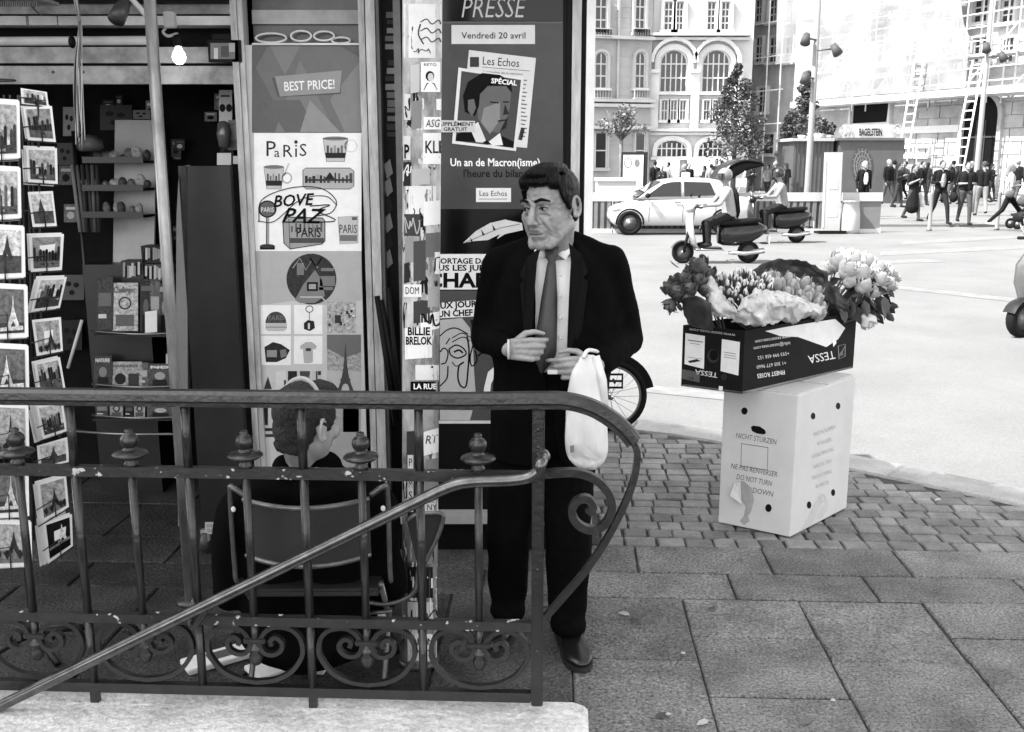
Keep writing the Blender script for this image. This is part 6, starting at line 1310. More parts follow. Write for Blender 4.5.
mb = MB(); mb.cyl((0.02, 0, 0.75), (-0.0, 0, 0.88), 0.013, M_chrome); mb.ell((0.02, 0, 0.9), (0.14, 0.07, 0.03), M_black, 14, 8); mb.transform(T); mb.build('saddle', bike, True)
pd = PY(614, 381, rw.y - 0.12); L0 = T.inverted() @ pd
mb = MB(); mb.cyl((0.12, -0.07, 0.28), (0.12, 0.07, 0.28), 0.02, M_black); mb.lathe([(0.085, -0.004), (0.085, 0.004)], M_black, 20, Matrix.Translation((0.12, -0.05, 0.28)) @ Matrix.Rotation(R(90), 4, 'X')); mb.cyl((0.12, -0.07, 0.28), (L0.x - 0.02, -0.075, L0.z), 0.011, M_black); mb.cyl((0.12, 0.07, 0.28), (0.24 - L0.x, 0.075, 0.56 - L0.z), 0.011, M_black); mb.transform(T); mb.build('crank', bike, True)
for sgn, c in ((-1, (L0.x, -0.12, L0.z)), (1, (0.24 - L0.x, 0.12, 0.56 - L0.z))):
    mb = MB(); hw, hh = 0.052, 0.042
    if sgn == 1: hh = 0.012
    mb.tube([(c[0] - hw, c[1], c[2] - hh), (c[0] + hw, c[1], c[2] - hh), (c[0] + hw, c[1], c[2] + hh), (c[0] - hw, c[1], c[2] + hh)], 0.009, M_black, 6, closed=True); mb.cyl((c[0], c[1] - 0.045, c[2]), (c[0], c[1] + 0.045, c[2]), 0.008, M_black); mb.box((c[0], c[1], c[2]), (2 * hw, 0.012, 0.012), M_black); mb.transform(T); mb.build('pedal', bike, True)
mb = MB(); mb.box((0.36, -0.05, 0.34), (0.14, 0.05, 0.1), M_black, bev=0.02); mb.transform(T); mb.build('chain_tensioner', bike, True)
# ================================================================ FLOWER BOXES
M_cardw = mat('white_cardboard', 0.54, rough=0.75, var=0.07, scale=4, bump=0.05)
M_cardb = mat('black_printed_cardboard', 0.009, rough=0.7, var=0.3, scale=6, spec=0.12)
M_cardi = mat('plain_cardboard', 0.3, rough=0.8, var=0.1)
f0 = PZ(790, 538); l0 = PZ(718, 523); r0 = PZ(846.5, 508.5)
b0 = l0 + (r0 - f0); H1 = 0.672
wb = thing('cardboard_box', 'tall white cardboard flower box standing on cobbles', 'box', tuple(f0))
mb = MB(); up = V3((0, 0, H1)); z4 = V3((0, 0, 0.004)); P = [l0 + z4, f0 + z4, r0 + z4, b0 + z4]
mb.hexa(P + [p + up for p in P], M_cardw)
o = mb.build('carton', wb, True)
md = o.modifiers.new('b', 'BEVEL'); md.width = 0.004; md.segments = 2
def face_flat(mb, a, b): # Flat on the vertical face through a,b
    n = (b - a).cross(V3((0, 0, 1))); n = n if n.y < 0 else -n; return Flat(mb, a, n, 0.0008)
mb = MB(); F = face_flat(mb, l0, f0); pr = gd(92); hole = gray(0.004)
for x, y, rx, ry in ((744.5, 411, 3.2, 3.6), (768.5, 508, 3.2, 4)): F.circ(x, y, rx, ry, hole, 1)
F.poly([(751, 427), (753, 425.5), (760, 426.5), (765, 430), (766, 433), (764, 434.5), (757, 433.5), (752, 431)], hole, 1)
F.text('NICHT STÜRZEN', 735.5, 437.5, 5.4, pr, 1, 41, rot=0.17); F.line([(741.5, 443.5), (768, 447.5), (767.5, 470), (741, 466)], 0.8, pr, 1, True)
F.text('NE PAS RENVERSER', 730.5, 468, 5.4, pr, 1, 47.5, rot=0.19); F.text('DO NOT TURN', 736, 479, 5.6, pr, 1, 36, rot=0.2); F.text('DOWN', 752, 492.5, 5.6, pr, 1, 21, rot=0.2)
F.poly([(737, 481), (744, 481), (752, 488), (754, 500), (751, 512), (748, 516), (750, 521), (744, 525), (740, 521), (744, 516), (746, 507), (742, 500)], mat('torn_card', 0.32, rough=0.9, var=0.15, scale=20), 2)
mb.build('front_print', wb, True)
mb = MB(); a, b, c, d = F.p(735.5, 482, 6), F.p(741, 481, 6), F.p(743, 503, 20), F.p(732, 494, 30); mb.hexa([a, b, c, d, a + F.n * 0.003, b + F.n * .003, c + F.n * .003, d + F.n * .003], M_cardw); mb.build('torn_flap', wb, True)
mb = MB(); F = face_flat(mb, f0, r0)
for x, y, rx, ry in ((813, 416, 2.2, 3.4), (838, 406, 2.2, 3.4), (809, 505, 2.2, 3.6), (833, 492.5, 2, 3.4)): F.circ(x, y, rx, ry, hole, 1)
pl_ = gd(165)
for t_, x, y, w_ in (('FRISCHE BLUMEN', 814, 436.5, 23), ('IM WASSER', 818, 446, 15), ('FLEURS FRAICHES', 812.5, 458.5, 23), ("DANS DE L'EAU", 813.5, 469, 20), ('FRESH FLOWERS', 812.5, 480, 21), ('IN WATER', 816.5, 488.5, 14)): F.text(t_, x, y, 4.0, pl_, 1, w_, rot=-0.36)
F.poly([(810, 512), (816, 500), (824, 494), (821, 505), (812, 524), (801, 531)], gd(180), 1); F.poly([(815, 519), (828, 497), (827, 510), (822, 518)], gd(182), 1); F.ring(822, 498, 3, 3.6, 0.8, gd(175), 2)
mb.build('side_print', wb, True)
mb = MB(); top = H1 + 0.004
def tp3(f, g, h): return f0 + (l0 - f0) * f + (r0 - f0) * g + V3((0, 0, top + h))
mb.hexa([tp3(0.02, 0.02, .001), tp3(.98, .02, .001), tp3(.98, .47, .001), tp3(.02, .47, .001), tp3(0.02, 0.02, .006), tp3(.98, .02, .006), tp3(.98, .47, .006), tp3(.02, .47, .006)], M_cardw)
mb.hexa([tp3(0.02, 0.53, .001), tp3(.98, .53, .001), tp3(.98, .98, .001), tp3(.02, .98, .001), tp3(0.02, 0.53, .006), tp3(.98, .53, .006), tp3(.98, .98, .012), tp3(.02, .98, .012)], M_cardw); mb.build('top_flaps', wb, True)
# black box on top
ZB = H1 + 0.014
bf = PZ(742, 394, ZB); bl = PZ(681, 386, ZB); br = PZ(853, 368, ZB); HB2 = 0.285
bb0 = bl + (br - bf)
bx = thing('flower_box', 'long open black flower box with TESSA print resting on the white box', 'box', tuple(bf))
mb = MB(); th = 0.008
fl_ = (bl - bf); rt_ = (br - bf); fh, rh = fl_.normalized(), rt_.normalized(); up = V3((0, 0, HB2))
mb.hexa([bl, bf, br, bb0, bl + V3((0, 0, .01)), bf + V3((0, 0, .01)), br + V3((0, 0, .01)), bb0 + V3((0, 0, .01))], M_cardi); mb.build('bottom', bx, True)
def wall(a, b, inn, nm, h=HB2, m=M_cardb):
    mb = MB(); mb.hexa([a, b, b + inn * th, a + inn * th, a + V3((0, 0, h)), b + V3((0, 0, h)), b + inn * th + V3((0, 0, h)), a + inn * th + V3((0, 0, h))], m); return mb.build(nm, bx, True)
wall(bl, bf, rh, 'end_wall'); wall(bf + rh * th, br, fh, 'side_wall'); wall(bl + rh * th, bb0, -fh, 'side_wall'); wall(br + fh * th, bb0 - fh * th, -rh, 'end_wall')
mb = MB(); F = face_flat(mb, bl, bf); wp = gd(222)
F.poly([(685.5, 333), (705, 336), (704, 369), (684.5, 364)], wp, 1); F.poly([(722, 339), (740, 342), (738.5, 375.5), (720.5, 371)], wp, 1)
F.line([(688, 340), (703, 342)], 1, gd(110), 2); F.line([(690, 343), (700, 344.5)], .6, gd(130), 2); F.line([(688, 357), (702, 359)], .6, gd(150), 2); F.poly([(688, 361), (697, 359), (701, 361), (690, 363)], gd(50), 2)
for k in range(3): F.line([(724, 352 + 2.4 * k), (736, 354 + 2.4 * k)], .7, gd(125), 2)
F.poly([(682, 369), (700, 372.5), (699.5, 382.5), (681.5, 378.5)], gd(88), 1); F.text('24', 688, 379, 3.5, gd(30), 2, 5, rot=.2)
F.text('www.tessaroses.com', 735.5, 334, 3.2, gd(185), 1, 46, rot=0.13, flip=True)
F.circ(713, 356, 6, 7, gd(52), 1); F.circ(714, 355, 4.4, 5.4, hole, 2)
F.text('TESSA', 718, 373, 5.2, gd(205), 1, 23, rot=0.16, flip=True, bold=0.01); F.circ(724, 377, 3, 3.4, gd(45), 1); F.poly([(719, 386), (723, 386.5), (722.5, 391), (718.5, 390)], wp, 1)
mb.build('end_print', bx, True)
mb = MB(); F = face_flat(mb, bf, br)
ang = -0.15
F.text('www.tessaroses.com', 790.5, 335, 3.6, gd(200), 1, 36, rot=ang, flip=True); F.text('info@tessaroses.com', 790, 341.5, 3.6, gd(200), 1, 37, rot=ang, flip=True)
F.text('+593 999 458 152', 789, 351.5, 3.6, gd(200), 1, 32, rot=ang, flip=True); F.text('+1 305 677 9660', 786, 361, 3.6, gd(200), 1, 30, rot=ang, flip=True); F.text('FINEST ROSES', 784.5, 370, 4.4, gd(215), 1, 28, rot=ang, flip=True, bold=0.01)
F.text('TESSA', 834, 350.5, 8.6, gd(210), 1, 27, rot=-0.2, flip=True)
F.line([(838, 346), (845, 344), (845, 356), (839, 359)], 0.8, gd(130), 1, True); [F.line([(838 + 1.6 * k, 357 - k * .6), (845 - k, 346 + 2 * k)], .7, gd(110), 1) for k in range(4)]
F.poly([(765, 331), (785, 327), (815, 322), (835, 319), (845, 328), (838, 339), (826, 347), (812, 342), (798, 337), (780, 336)], gd(215), 2); F.poly([(832, 340), (835, 336), (836, 343), (833, 347)], gd(225), 3)
mb.build('side_print', bx, True)
# flowers -----------------------------------------------------------------
TOPZ = ZB + HB2
def bt(f, g, h): return bf + fl_ * f + rt_ * g + V3((0, 0, HB2 + h))   # box-top coordinates: f along short side, g along long side
M_stem = mat('flower_stem', 0.06, rough=0.6); M_fleaf = mat('flower_leaf', 0.035, rough=0.5, var=0.4, scale=12)
def rose(c, d, r, m, seed, openness=1.0):    # layered cupped petals round the axis d
    mb = MB(); rr = random.Random(seed); d = V3(d).normalized(); q = d.to_track_quat('Z', 'Y').to_matrix().to_4x4(); T = Matrix.Translation(c) @ q
    mb.ell((0, 0, -0.08 * r), (r * 0.74, r * 0.74, r * 0.82), m, 12, 8, M=T)
    for lay, (n, ro, hh, tilt) in enumerate(((4, 0.48, 1.02, 0.0), (5, 0.7, 0.98, 0.06 * openness), (6, 0.93, 0.86, 0.14 * openness))):
        for k in range(n):
            a0 = 2 * math.pi * (k + 0.5 * lay) / n + rr.uniform(-.2, .2); rows = []
            for j in range(5):
                v = j / 4; row = []
                for i in range(5):
                    u = i / 2 - 1; ang_ = a0 + u * (math.pi / n) * 1.35 * math.sin(math.pi * min(1, 0.25 + v * 0.65)); rad = r * ro * (0.35 + 0.65 * math.sin(math.pi * 0.5 * min(1, v * 1.3))) + r * tilt * max(0, v - 0.55) * 1.3
                    z = r * (-0.75 + v * 1.55 * hh) - 0.12 * r * u * u * v; row.append((rad * math.cos(ang_), rad * math.sin(ang_), z))
                rows.append(row)
            mb.loft(rows, m, True, caps=False, closed=False, M=T)
    return mb
def stem(mb, a, b, r=0.0035): mb.tube(spline([a, V3(a).lerp(V3(b), 0.5) + V3((0.01, 0, 0.02)), b], 5), r, M_stem, 6)
def leaf(mb, p, d, L, m, rng): 
    d = V3(d).normalized(); s_ = d.cross(V3((rng.uniform(-1, 1), rng.uniform(-1, 1), rng.uniform(.2, 1)))).normalized(); n = d.cross(s_)
    pts = [p, p + d * L * .3 + s_ * L * .24 + n * L * .04, p + d * L * .7 + s_ * L * .2 + n * L * 0.02, p + d * L - n * L * .1, p + d * L * .7 - s_ * L * .2 + n * L * .02, p + d * L * .3 - s_ * L * .24 + n * L * .04, p + d * L * .5 - n * L * .03]
    mb.add(pts, [(0, 1, 6), (1, 2, 6), (2, 3, 6), (3, 4, 6), (4, 5, 6), (5, 0, 6)], m, True)
M_rd = mat('dark_rose', 0.1, rough=0.55, var=0.35, scale=30); M_rp = mat('pale_rose', 0.46, rough=0.6, var=0.14, scale=20); M_tu = mat('tulip_tip', 0.62, rough=0.5, var=0.3, scale=40); M_tg = mat('tulip_green', 0.075, rough=0.5, var=0.4, scale=30); M_tp = mat('pale_tulip', 0.34, rough=0.5, var=0.25, scale=25)
M_kraft = mat('wrap_paper', 0.52, rough=0.6, var=0.28, scale=12, bump=0.3, bscale=18); M_wrapd = mat('dark_wrap', 0.03, rough=0.5, var=0.3, scale=9)
rf = random.Random(21)
def bunch(name, label, base): return thing(name, label, 'flowers', tuple(base))
YB = (bl.y + bf.y) / 2
# dark roses at the left end
dr = bunch('rose_bunch', 'bunch of dark roses sticking out of the left end of the black box', bt(0.6, 0.12, -0.1)); base = bt(0.55, 0.16, -0.18)
mb = MB(); hd_ = []
for (x, y, dY, r) in ((699, 266, .02, 11.5), (684, 279, 0, 9), (669, 287, .02, 8), (677, 292, -.06, 9.5), (690, 289, -.07, 9), (700, 280, -.02, 9), (709, 274, .04, 8.5), (705, 290, -.05, 8), (693, 272, .08, 9), (670, 305, -.05, 8), (681, 284, .1, 8.5), (711, 282, 0, 7.5), (688, 299, -.08, 8), (675, 281, .06, 7.5)):
    c = PY(x, y, YB + dY); hd_.append((c, r * 0.0046))
for i, (c, r) in enumerate(hd_):
    dd = (c - base).normalized() + V3((rf.uniform(-.2, .2), rf.uniform(-.3, .1), 0.1)); 
    if i == 9: dd = V3((-0.7, -.2, -0.75))
    rose(c, dd, r, M_rd, 60 + i).build('rose_head', dr, True); stem(mb, base, c - dd.normalized() * r * .6)
mb.build('stems', dr, True); mb = MB()
for k in range(34): c, r = rf.choice(hd_); p = c + V3((rf.uniform(-.03, .05), rf.uniform(-.02, .04), rf.uniform(-.06, -.01))); leaf(mb, p, (rf.uniform(-1, .6), rf.uniform(-.7, .3), rf.uniform(-.8, .5)), rf.uniform(.04, .065), M_fleaf, rf)
leaf(mb, PY(680, 268, YB), (-.8, 0, .5), 0.06, M_fleaf, rf)
mb.build('leaves', dr, True)
def crease(p, sd):
    a = p * 15 + V3((sd, sd * 2, 0)); b = V3((p.x * 34 + p.z * 20, p.y * 30, p.z * 34 + sd))
    return 1.3 * (0.5 - 2 * abs(noise.noise(a))) + 0.6 * (0.5 - 2 * abs(noise.noise(b)))
def sheet(pts_rows, m, amp=0.006, seed=0, sub=9):   # crumpled paper sheet through rows of points
    rows = [spline(r, sub) for r in pts_rows]; cols_ = list(zip(*rows)); cols_ = [spline(list(c), sub) for c in cols_]; vs = []; 
    for c in cols_:
        for p in c: vs.append(p + V3((crease(p, seed), crease(p, seed + 3) * 1.5, crease(p, seed + 7))) * amp)
    k = len(cols_[0]); mb = MB(); mb.add(vs, [(i * k + j, i * k + j + 1, (i + 1) * k + j + 1, (i + 1) * k + j) for i in range(len(cols_) - 1) for j in range(k - 1)], m, True); return mb
def thick(o, t_): md = o.modifiers.new('s', 'SOLIDIFY'); md.thickness = t_; md.offset = 0
mb = sheet([[PY(682, 300, YB - .1), PY(690, 296, YB - .16), PY(703, 298, YB - .17), PY(711, 302, YB - .14)], [PY(683, 311, YB - .06), PY(692, 312, YB - .12), PY(704, 314, YB - .14), PY(712, 316, YB - .12)], [PY(688, 324, YB - .02), PY(695, 327, YB - .05), PY(706, 330, YB - .07), PY(713, 331, YB - .06)]], M_wrapd, 0.004, 3); o = mb.build('wrap', dr, True); thick(o, 0.002)
# white tipped tulips in pale paper
tu = bunch('tulip_bunch', 'white tipped tulips in pale crumpled paper in the middle of the black box', bt(0.5, 0.35, -0.05)); base = bt(0.5, 0.6, -0.2); mb = MB(); n_ = 0
def tulip(c, d, L, r, m, seed):
    m2 = MB(); d = V3(d).normalized(); T = Matrix.Translation(c) @ d.to_track_quat('Z', 'Y').to_matrix().to_4x4()
    m2.lathe([(0.0, -L * .5), (r * .7, -L * .38), (r, -L * .1), (r * 0.95, L * .15), (r * 0.62, L * .4), (r * .2, L * .52), (0, L * .53)], m, 10, T)
    for k in range(3):
        a = 2 * math.pi * k / 3 + seed; rows = []
        for j in range(5):
            v = j / 4; rows.append([((r * (0.72 + .42 * math.sin(math.pi * v * .9))) * math.cos(a + u * .85 * (1 - v * .8)), (r * (0.72 + .42 * math.sin(math.pi * v * .9))) * math.sin(a + u * .85 * (1 - v * .8)), L * (-.45 + v)) for u in (-1, -.5, 0, .5, 1)])
        m2.loft(rows, m, True, caps=False, closed=False, M=T)
    return m2
M_tg2 = mat('tulip_grad', 0.3)
def tip_grad(m):   # petals: green at the base, white at the tip (object z of the bloom colour pattern)
    pass
for j in range(6):
    for i in range(9):
        u, v = i / 8, j / 5; x = 713 + u * (50 + 10 * v) + v * 6 + rf.uniform(-3.5, 3.5); y = 279 + v * 27 - u * 2 + rf.uniform(-3.5, 3.5)
        if y > 290 + (1 - u) * 18 and u > 0.45: continue
        dY = 0.12 - 0.2 * v + rf.uniform(-.02, .02); c = PY(x, y, YB + 0.1 + dY); dd = V3((-.1 + u * 0.2 + rf.uniform(-.3, .3), -.35 + rf.uniform(-.25, .2), 1))
        o = tulip(c, dd, rf.uniform(.055, .07), .0125, M_tg, i + j); o2 = o.build('tulip', tu, True)
        t2 = MB(); T = Matrix.Translation(c + dd.normalized() * 0.018) @ dd.normalized().to_track_quat('Z', 'Y').to_matrix().to_4x4(); t2.lathe([(0.0125, -.008), (0.0132, 0.0), (.009, .013), (0.003, .021), (0, .022)], M_tu, 9, T); t2.build('petal_tip', o2, True)
        mb.cyl(base + (c - base) * 0.25, c - dd.normalized() * .03, 0.004, M_stem, 5); n_ += 1
mb.build('stems', tu, True)
mb = sheet([[PY(706, 279, YB - .02), PY(712, 276, YB - .04), PY(716, 283, YB - .08), PY(722, 296, YB - .14)], [PY(706, 295, YB - .06), PY(711, 297, YB - .12), PY(720, 304, YB - .14), PY(734, 309, YB - .15)], [PY(709, 316, YB - .08), PY(717, 316, YB - .12), PY(727, 319, YB - .13), PY(738, 322, YB - .12)]], M_kraft, 0.010, 1); o = mb.build('wrap', tu, True); thick(o, 0.0015)
mb = sheet([[PY(736, 308, YB - .16), PY(746, 295, YB - .1), PY(763, 292, YB - .04), PY(786, 294, YB + .02), PY(806, 302, YB + .1), PY(824, 307, YB + .2)], [PY(735, 314, YB - .15), PY(750, 307, YB - .16), PY(768, 303, YB - .13), PY(788, 303, YB - .08), PY(808, 308, YB + 0.02), PY(827, 310, YB + .16)], [PY(733, 323, YB - .1), PY(750, 327, YB - .13), PY(768, 326, YB - .09), PY(788, 322, YB - .03), PY(808, 318, YB + .06), PY(826, 315, YB + .18)]], M_kraft, 0.017, 2); o = mb.build('wrap', tu, True); thick(o, 0.0015)
for p in ((786, 303, 'A3'),):
    pass
# second bunch: packed pale tulips before a dark sheet
tp_ = bunch('tulip_bunch', 'tightly packed pale tulips before a dark wrapping sheet in the black box', bt(0.5, 0.7, -0.05)); mb = MB(); base = bt(.5, .85, -.2)
for j in range(4):
    for i in range(9):
        u, v = i / 8, j / 3; x = 757 + u * 60 + rf.uniform(-4, 4) + v * 4; y = 276 + 24 * (u - .42) ** 2 * 1.3 + v * 22 + rf.uniform(-1.5, 1.5) + (6 * u)
        if v > .5 and u < .45: continue
        c = PY(x, y, YB + .3 - v * .16 + u * .12); dd = V3((-.15 + u * .5 + rf.uniform(-.25, .25), -.5 + rf.uniform(-.2, .2), 1)); tulip(c, dd, rf.uniform(.06, .08), rf.uniform(.02, .026), M_tp, i * 2 + j).build('tulip', tp_, True); mb.cyl(base + (c - base) * .3, c - dd.normalized() * .03, .004, M_stem, 5)
mb.build('stems', tp_, True)
mb = sheet([[PY(744, 276, YB + .3), PY(762, 264, YB + .36), PY(784, 259, YB + .42), PY(806, 262, YB + .46), PY(828, 272, YB + .48)], [PY(748, 279, YB + .33), PY(764, 270, YB + .42), PY(786, 266, YB + .48), PY(806, 269, YB + .52), PY(828, 284, YB + .5)], [PY(754, 285, YB + .36), PY(768, 280, YB + .46), PY(788, 277, YB + .52), PY(808, 281, YB + .54), PY(827, 300, YB + .5)]], mat('grey_wrap', 0.075, rough=0.45, var=0.35, scale=10), 0.006, 7); o = mb.build('wrap', tp_, True); thick(o, 0.002)
# pale roses on the right
pr_ = bunch('rose_bunch', 'bunch of pale roses leaning out of the right end of the black box', bt(.5, .9, -.1)); base = bt(.5, .82, -.2); mb = MB(); hd2 = []; YR = YB + .5
for (x, y, dY, r) in ((838, 262, 0, 11), (853, 259, .04, 11), (866, 261, .02, 10), (848, 270, -.06, 11), (861, 273, -.06, 11.5), (876, 268, 0, 10), (887, 272, .03, 9.5), (878, 279, -.05, 11), (864, 285, -.08, 10.5), (887, 283, -.02, 10), (850, 281, -.07, 8), (872, 291, -.08, 8.5), (831, 268, .08, 8), (843, 256, .1, 8.5), (858, 258, .12, 8), (893, 277, .05, 7.5), (881, 289, -.05, 7.5), (868, 321, -.12, 9)):
    hd2.append((PY(x, y, YR + dY), r * .0052))
for i, (c, r) in enumerate(hd2):
    dd = (c - base).normalized() + V3((rf.uniform(0, .3), rf.uniform(-.45, 0), .15))
    if i == 17: dd = V3((.5, -.4, -.75))
    rose(c, dd, r, M_rp, 90 + i, 1.2).build('rose_head', pr_, True); stem(mb, base + V3((0, 0, .05)), c - dd.normalized() * r * .6)
mb.build('stems', pr_, True); mb = MB()
for k in range(110):
    x = rf.uniform(826, 888); y = rf.uniform(276, 312); y = max(y, 278 + abs(x - 858) * .1); p = PY(x, y, YR + rf.uniform(-.1, .12)); leaf(mb, p, (rf.uniform(-.3, 1), rf.uniform(-.8, .2), rf.uniform(-.9, .4)), rf.uniform(.06, .1), M_fleaf, rf)
for x, y in ((884, 296), (882, 303), (838, 296), (850, 300), (864, 300), (842, 306), (856, 308)): leaf(mb, PY(x, y, YR - .12), (.2, -.3, -1), .085, M_fleaf, rf)
mb.build('leaves', pr_, True)
mb = sheet([[PY(824, 272, YR - .05), PY(834, 290, YR - .14), PY(846, 300, YR - .15)], [PY(824, 295, YR - .05), PY(836, 305, YR - .14), PY(850, 312, YR - .14)], [PY(828, 316, YR - .03), PY(840, 318, YR - .08), PY(850, 319, YR - .06)]], M_wrapd, .005, 4); o = mb.build('wrap', pr_, True); thick(o, .002)
# fallen leaves and litter on the paving
for i, (x, y, L) in enumerate(((545, 605, 18), (624, 614, 14), (634, 621, 12), (806, 722, 17), (703, 723, 13), (712, 609, 10), (740, 560, 8), (938, 500, 12), (662, 716, 14), (588, 568, 9))):
    p = PZ(x, y, 0.004); mb = MB(); a = rf.uniform(-.6, .6); s_ = L * .0036; T = Matrix.Translation(p) @ Matrix.Rotation(a, 4, 'Z'); mb.add([T @ V3(q) for q in ((-s_ / 2, 0, 0), (-s_ * .2, s_ * .22, .006), (s_ * .25, s_ * .18, .008), (s_ / 2, 0, .002), (s_ * .2, -s_ * .2, .001), (-s_ * .25, -s_ * .18, .002), (0, 0, .003))], [(0, 1, 6), (1, 2, 6), (2, 3, 6), (3, 4, 6), (4, 5, 6), (5, 0, 6)], gd((95, 160, 75)[i % 3])); tag(mb.build('fallen_leaf', loc=tuple(p)), 'small dry leaf lying flat on the grey paving', 'leaf', 'fallen leaves on the pavement')
for i, (x, y) in enumerate(((583, 662), (683, 653), (668, 714), (833, 700))):
    p = PZ(x, y, 0.01); mb = MB(); mb.ell(p, (.009, .005, .005), gd(165), 7, 5); tag(mb.build('cigarette_end', loc=(p.x, p.y, 0)), 'tiny pale scrap of litter on the grey paving', 'litter', 'scraps of litter on the pavement')
# ================================================================ PEOPLE
M_skin = mat('skin', 0.245, rough=0.48, var=0.22, scale=30, bump=0.22, bscale=85); M_skinf = mat('skin_far', 0.19, rough=0.6, var=0.05)
M_hair = mat('black_hair', 0.0018, rough=0.38, var=0.5, scale=60, bump=0.5, bscale=120, spec=0.12, stretch=(1, 1, 0.3))
M_suit = mat('black_suit', 0.0022, rough=0.9, var=0.3, scale=30, bump=0.2, bscale=14, spec=0.05)
M_shirt = mat('white_shirt', 0.85, rough=0.8, var=0.05, bump=0.15, bscale=25); M_tie = mat('dark_tie', 0.032, rough=0.5, var=0.15, scale=80, bump=0.1)
M_shoe = mat('black_leather', 0.006, rough=0.28, spec=0.6, var=0.2); M_sole = mat('shoe_sole', 0.012, rough=0.8)
YM = 3.36
def m(x, y, dy=0.0): return PY(x, y, YM + dy)
man = MB()
org = m(540, 648, 0); org.z = 0
# ---- body: head, neck, trunk, arms, hands, legs as one skin
body = Prims()
HC = m(551, 207, -0.06); HR = Matrix.Rotation(R(-36), 4, 'Z') @ Matrix.Rotation(R(5), 4, 'X') @ Matrix.Rotation(R(-3), 4, 'Y')
HM = Matrix.Translation(HC) @ HR @ Matrix.Diagonal((1.06, 1.06, 1.06, 1))
hp_ = Prims()
hp_.e((0, 0.012, 0.035), (0.077, 0.096, 0.092), 'skin'); hp_.e((0, -0.022, -0.028), (0.066, 0.074, 0.092), 'skin'); hp_.e((0, -0.036, -0.082), (0.052, 0.052, 0.042), 'skin')
hp_.e((0, -0.07, -0.104), (0.027, 0.022, 0.022), 'skin')
for s_ in (-1, 1):
    hp_.c((s_ * 0.058, 0.0, -0.055), (s_ * 0.03, -0.07, -0.105), 0.024, 0.018, 'skin')
    hp_.c((s_ * 0.046, -0.055, -0.02), (s_ * 0.04, -0.046, -0.075), 0.026, 0.024, 'skin'); hp_.c((s_ * 0.014, -0.0885, 0.026), (s_ * 0.05, -0.071, 0.024), 0.0105, 0.0105, 'skin')
    hp_.e((s_ * 0.032, -0.078, 0.004), (0.016, 0.012, 0.011), 'skin'); hp_.c((s_ * 0.02, -0.087, -0.007), (s_ * 0.043, -0.079, -0.009), 0.004, 0.004, 'skin')
    hp_.e((s_ * 0.013, -0.106, -0.037), (0.01, 0.011, 0.009), 'skin'); hp_.c((s_ * 0.03, -0.077, -0.036), (s_ * 0.04, -0.066, -0.062), 0.013, 0.012, 'skin')
    hp_.e((s_ * 0.077, 0.014, -0.004), (0.006, 0.015, 0.028), 'skin', Matrix.Rotation(s_ * R(18), 3, 'Z')); [hp_.c((s_ * (0.083 + .004 * math.cos(a_)), 0.016 + .016 * math.cos(a_), -0.002 + .031 * math.sin(a_)), (s_ * (0.083 + .004 * math.cos(a_ + .6)), 0.016 + .016 * math.cos(a_ + .6), -0.002 + .031 * math.sin(a_ + .6)), .0055, .0055, 'skin') for a_ in [-1.6 + .6 * k for k in range(8)]]; hp_.e((s_ * 0.081, 0.008, -0.026), (0.007, 0.009, 0.011), 'skin')
hp_.e((0, -0.07, -0.07), (0.034, 0.028, 0.034), 'skin'); hp_.c((0, -0.092, 0.018), (0, -0.115, -0.031), 0.009, 0.0135, 'skin'); hp_.e((0, -0.116, -0.035), (0.0125, 0.013, 0.011), 'skin')
hp_.c((-0.02, -0.091, -0.064), (0.02, -0.091, -0.064), 0.006, 0.006, 'skin'); hp_.c((-0.017, -0.09, -0.077), (0.017, -0.09, -0.077), 0.0075, 0.0075, 'skin'); hp_.c((-0.012, -0.094, -0.055), (0.012, -0.094, -0.055), 0.009, 0.009, 'skin')
hp_.xform(HM); body.L += hp_.L
NB = m(553, 268, 0.03)
body.c(HC + HR @ V3((0, 0.03, -0.05)), NB, 0.058, 0.066, 'skin')
SL, SR = m(499, 266, 0.03), m(609, 264, 0.03); HPc = m(542, 428, 0.04)
body.c(SL + V3((.03, 0, -.01)), SR + V3((-.03, 0, -.01)), 0.055, 0.055, 'skin'); body.c(m(550, 285, 0.04), HPc, 0.105, 0.08, 'skin')
body.c(m(530, 290, 0.05), m(530, 425, 0.05), 0.09, 0.07, 'skin'); body.c(m(570, 290, 0.05), m(565, 425, 0.05), 0.09, 0.07, 'skin')
EL, ER = m(487, 338, 0.06), m(627, 340, 0.06); WL, WR = m(508, 349, -0.2), m(596, 366, -0.2)
body.c(SL, EL, 0.05, 0.04, 'skin'); body.c(EL, WL, 0.04, 0.027, 'skin'); body.c(SR, ER, 0.05, 0.04, 'skin'); body.c(ER, WR, 0.04, 0.027, 'skin')
KL_, KR_ = m(508, 530, 0.02), m(568, 530, -0.03); AL, AR = m(508, 628, 0.1), m(568, 628, -0.02); AL.z = 0.1; AR.z = 0.1
body.c(m(520, 430, 0.04), KL_, 0.08, 0.055, 'skin'); body.c(KL_, AL, 0.05, 0.035, 'skin'); body.c(m(566, 430, 0.03), KR_, 0.08, 0.055, 'skin'); body.c(KR_, AR, 0.05, 0.035, 'skin')
for A_, dx in ((AL, -0.03), (AR, 0.02)): body.c(A_ - V3((0, -.02, 0.045)), A_ + V3((dx, -0.12, -0.07)), 0.028, 0.02, 'skin')
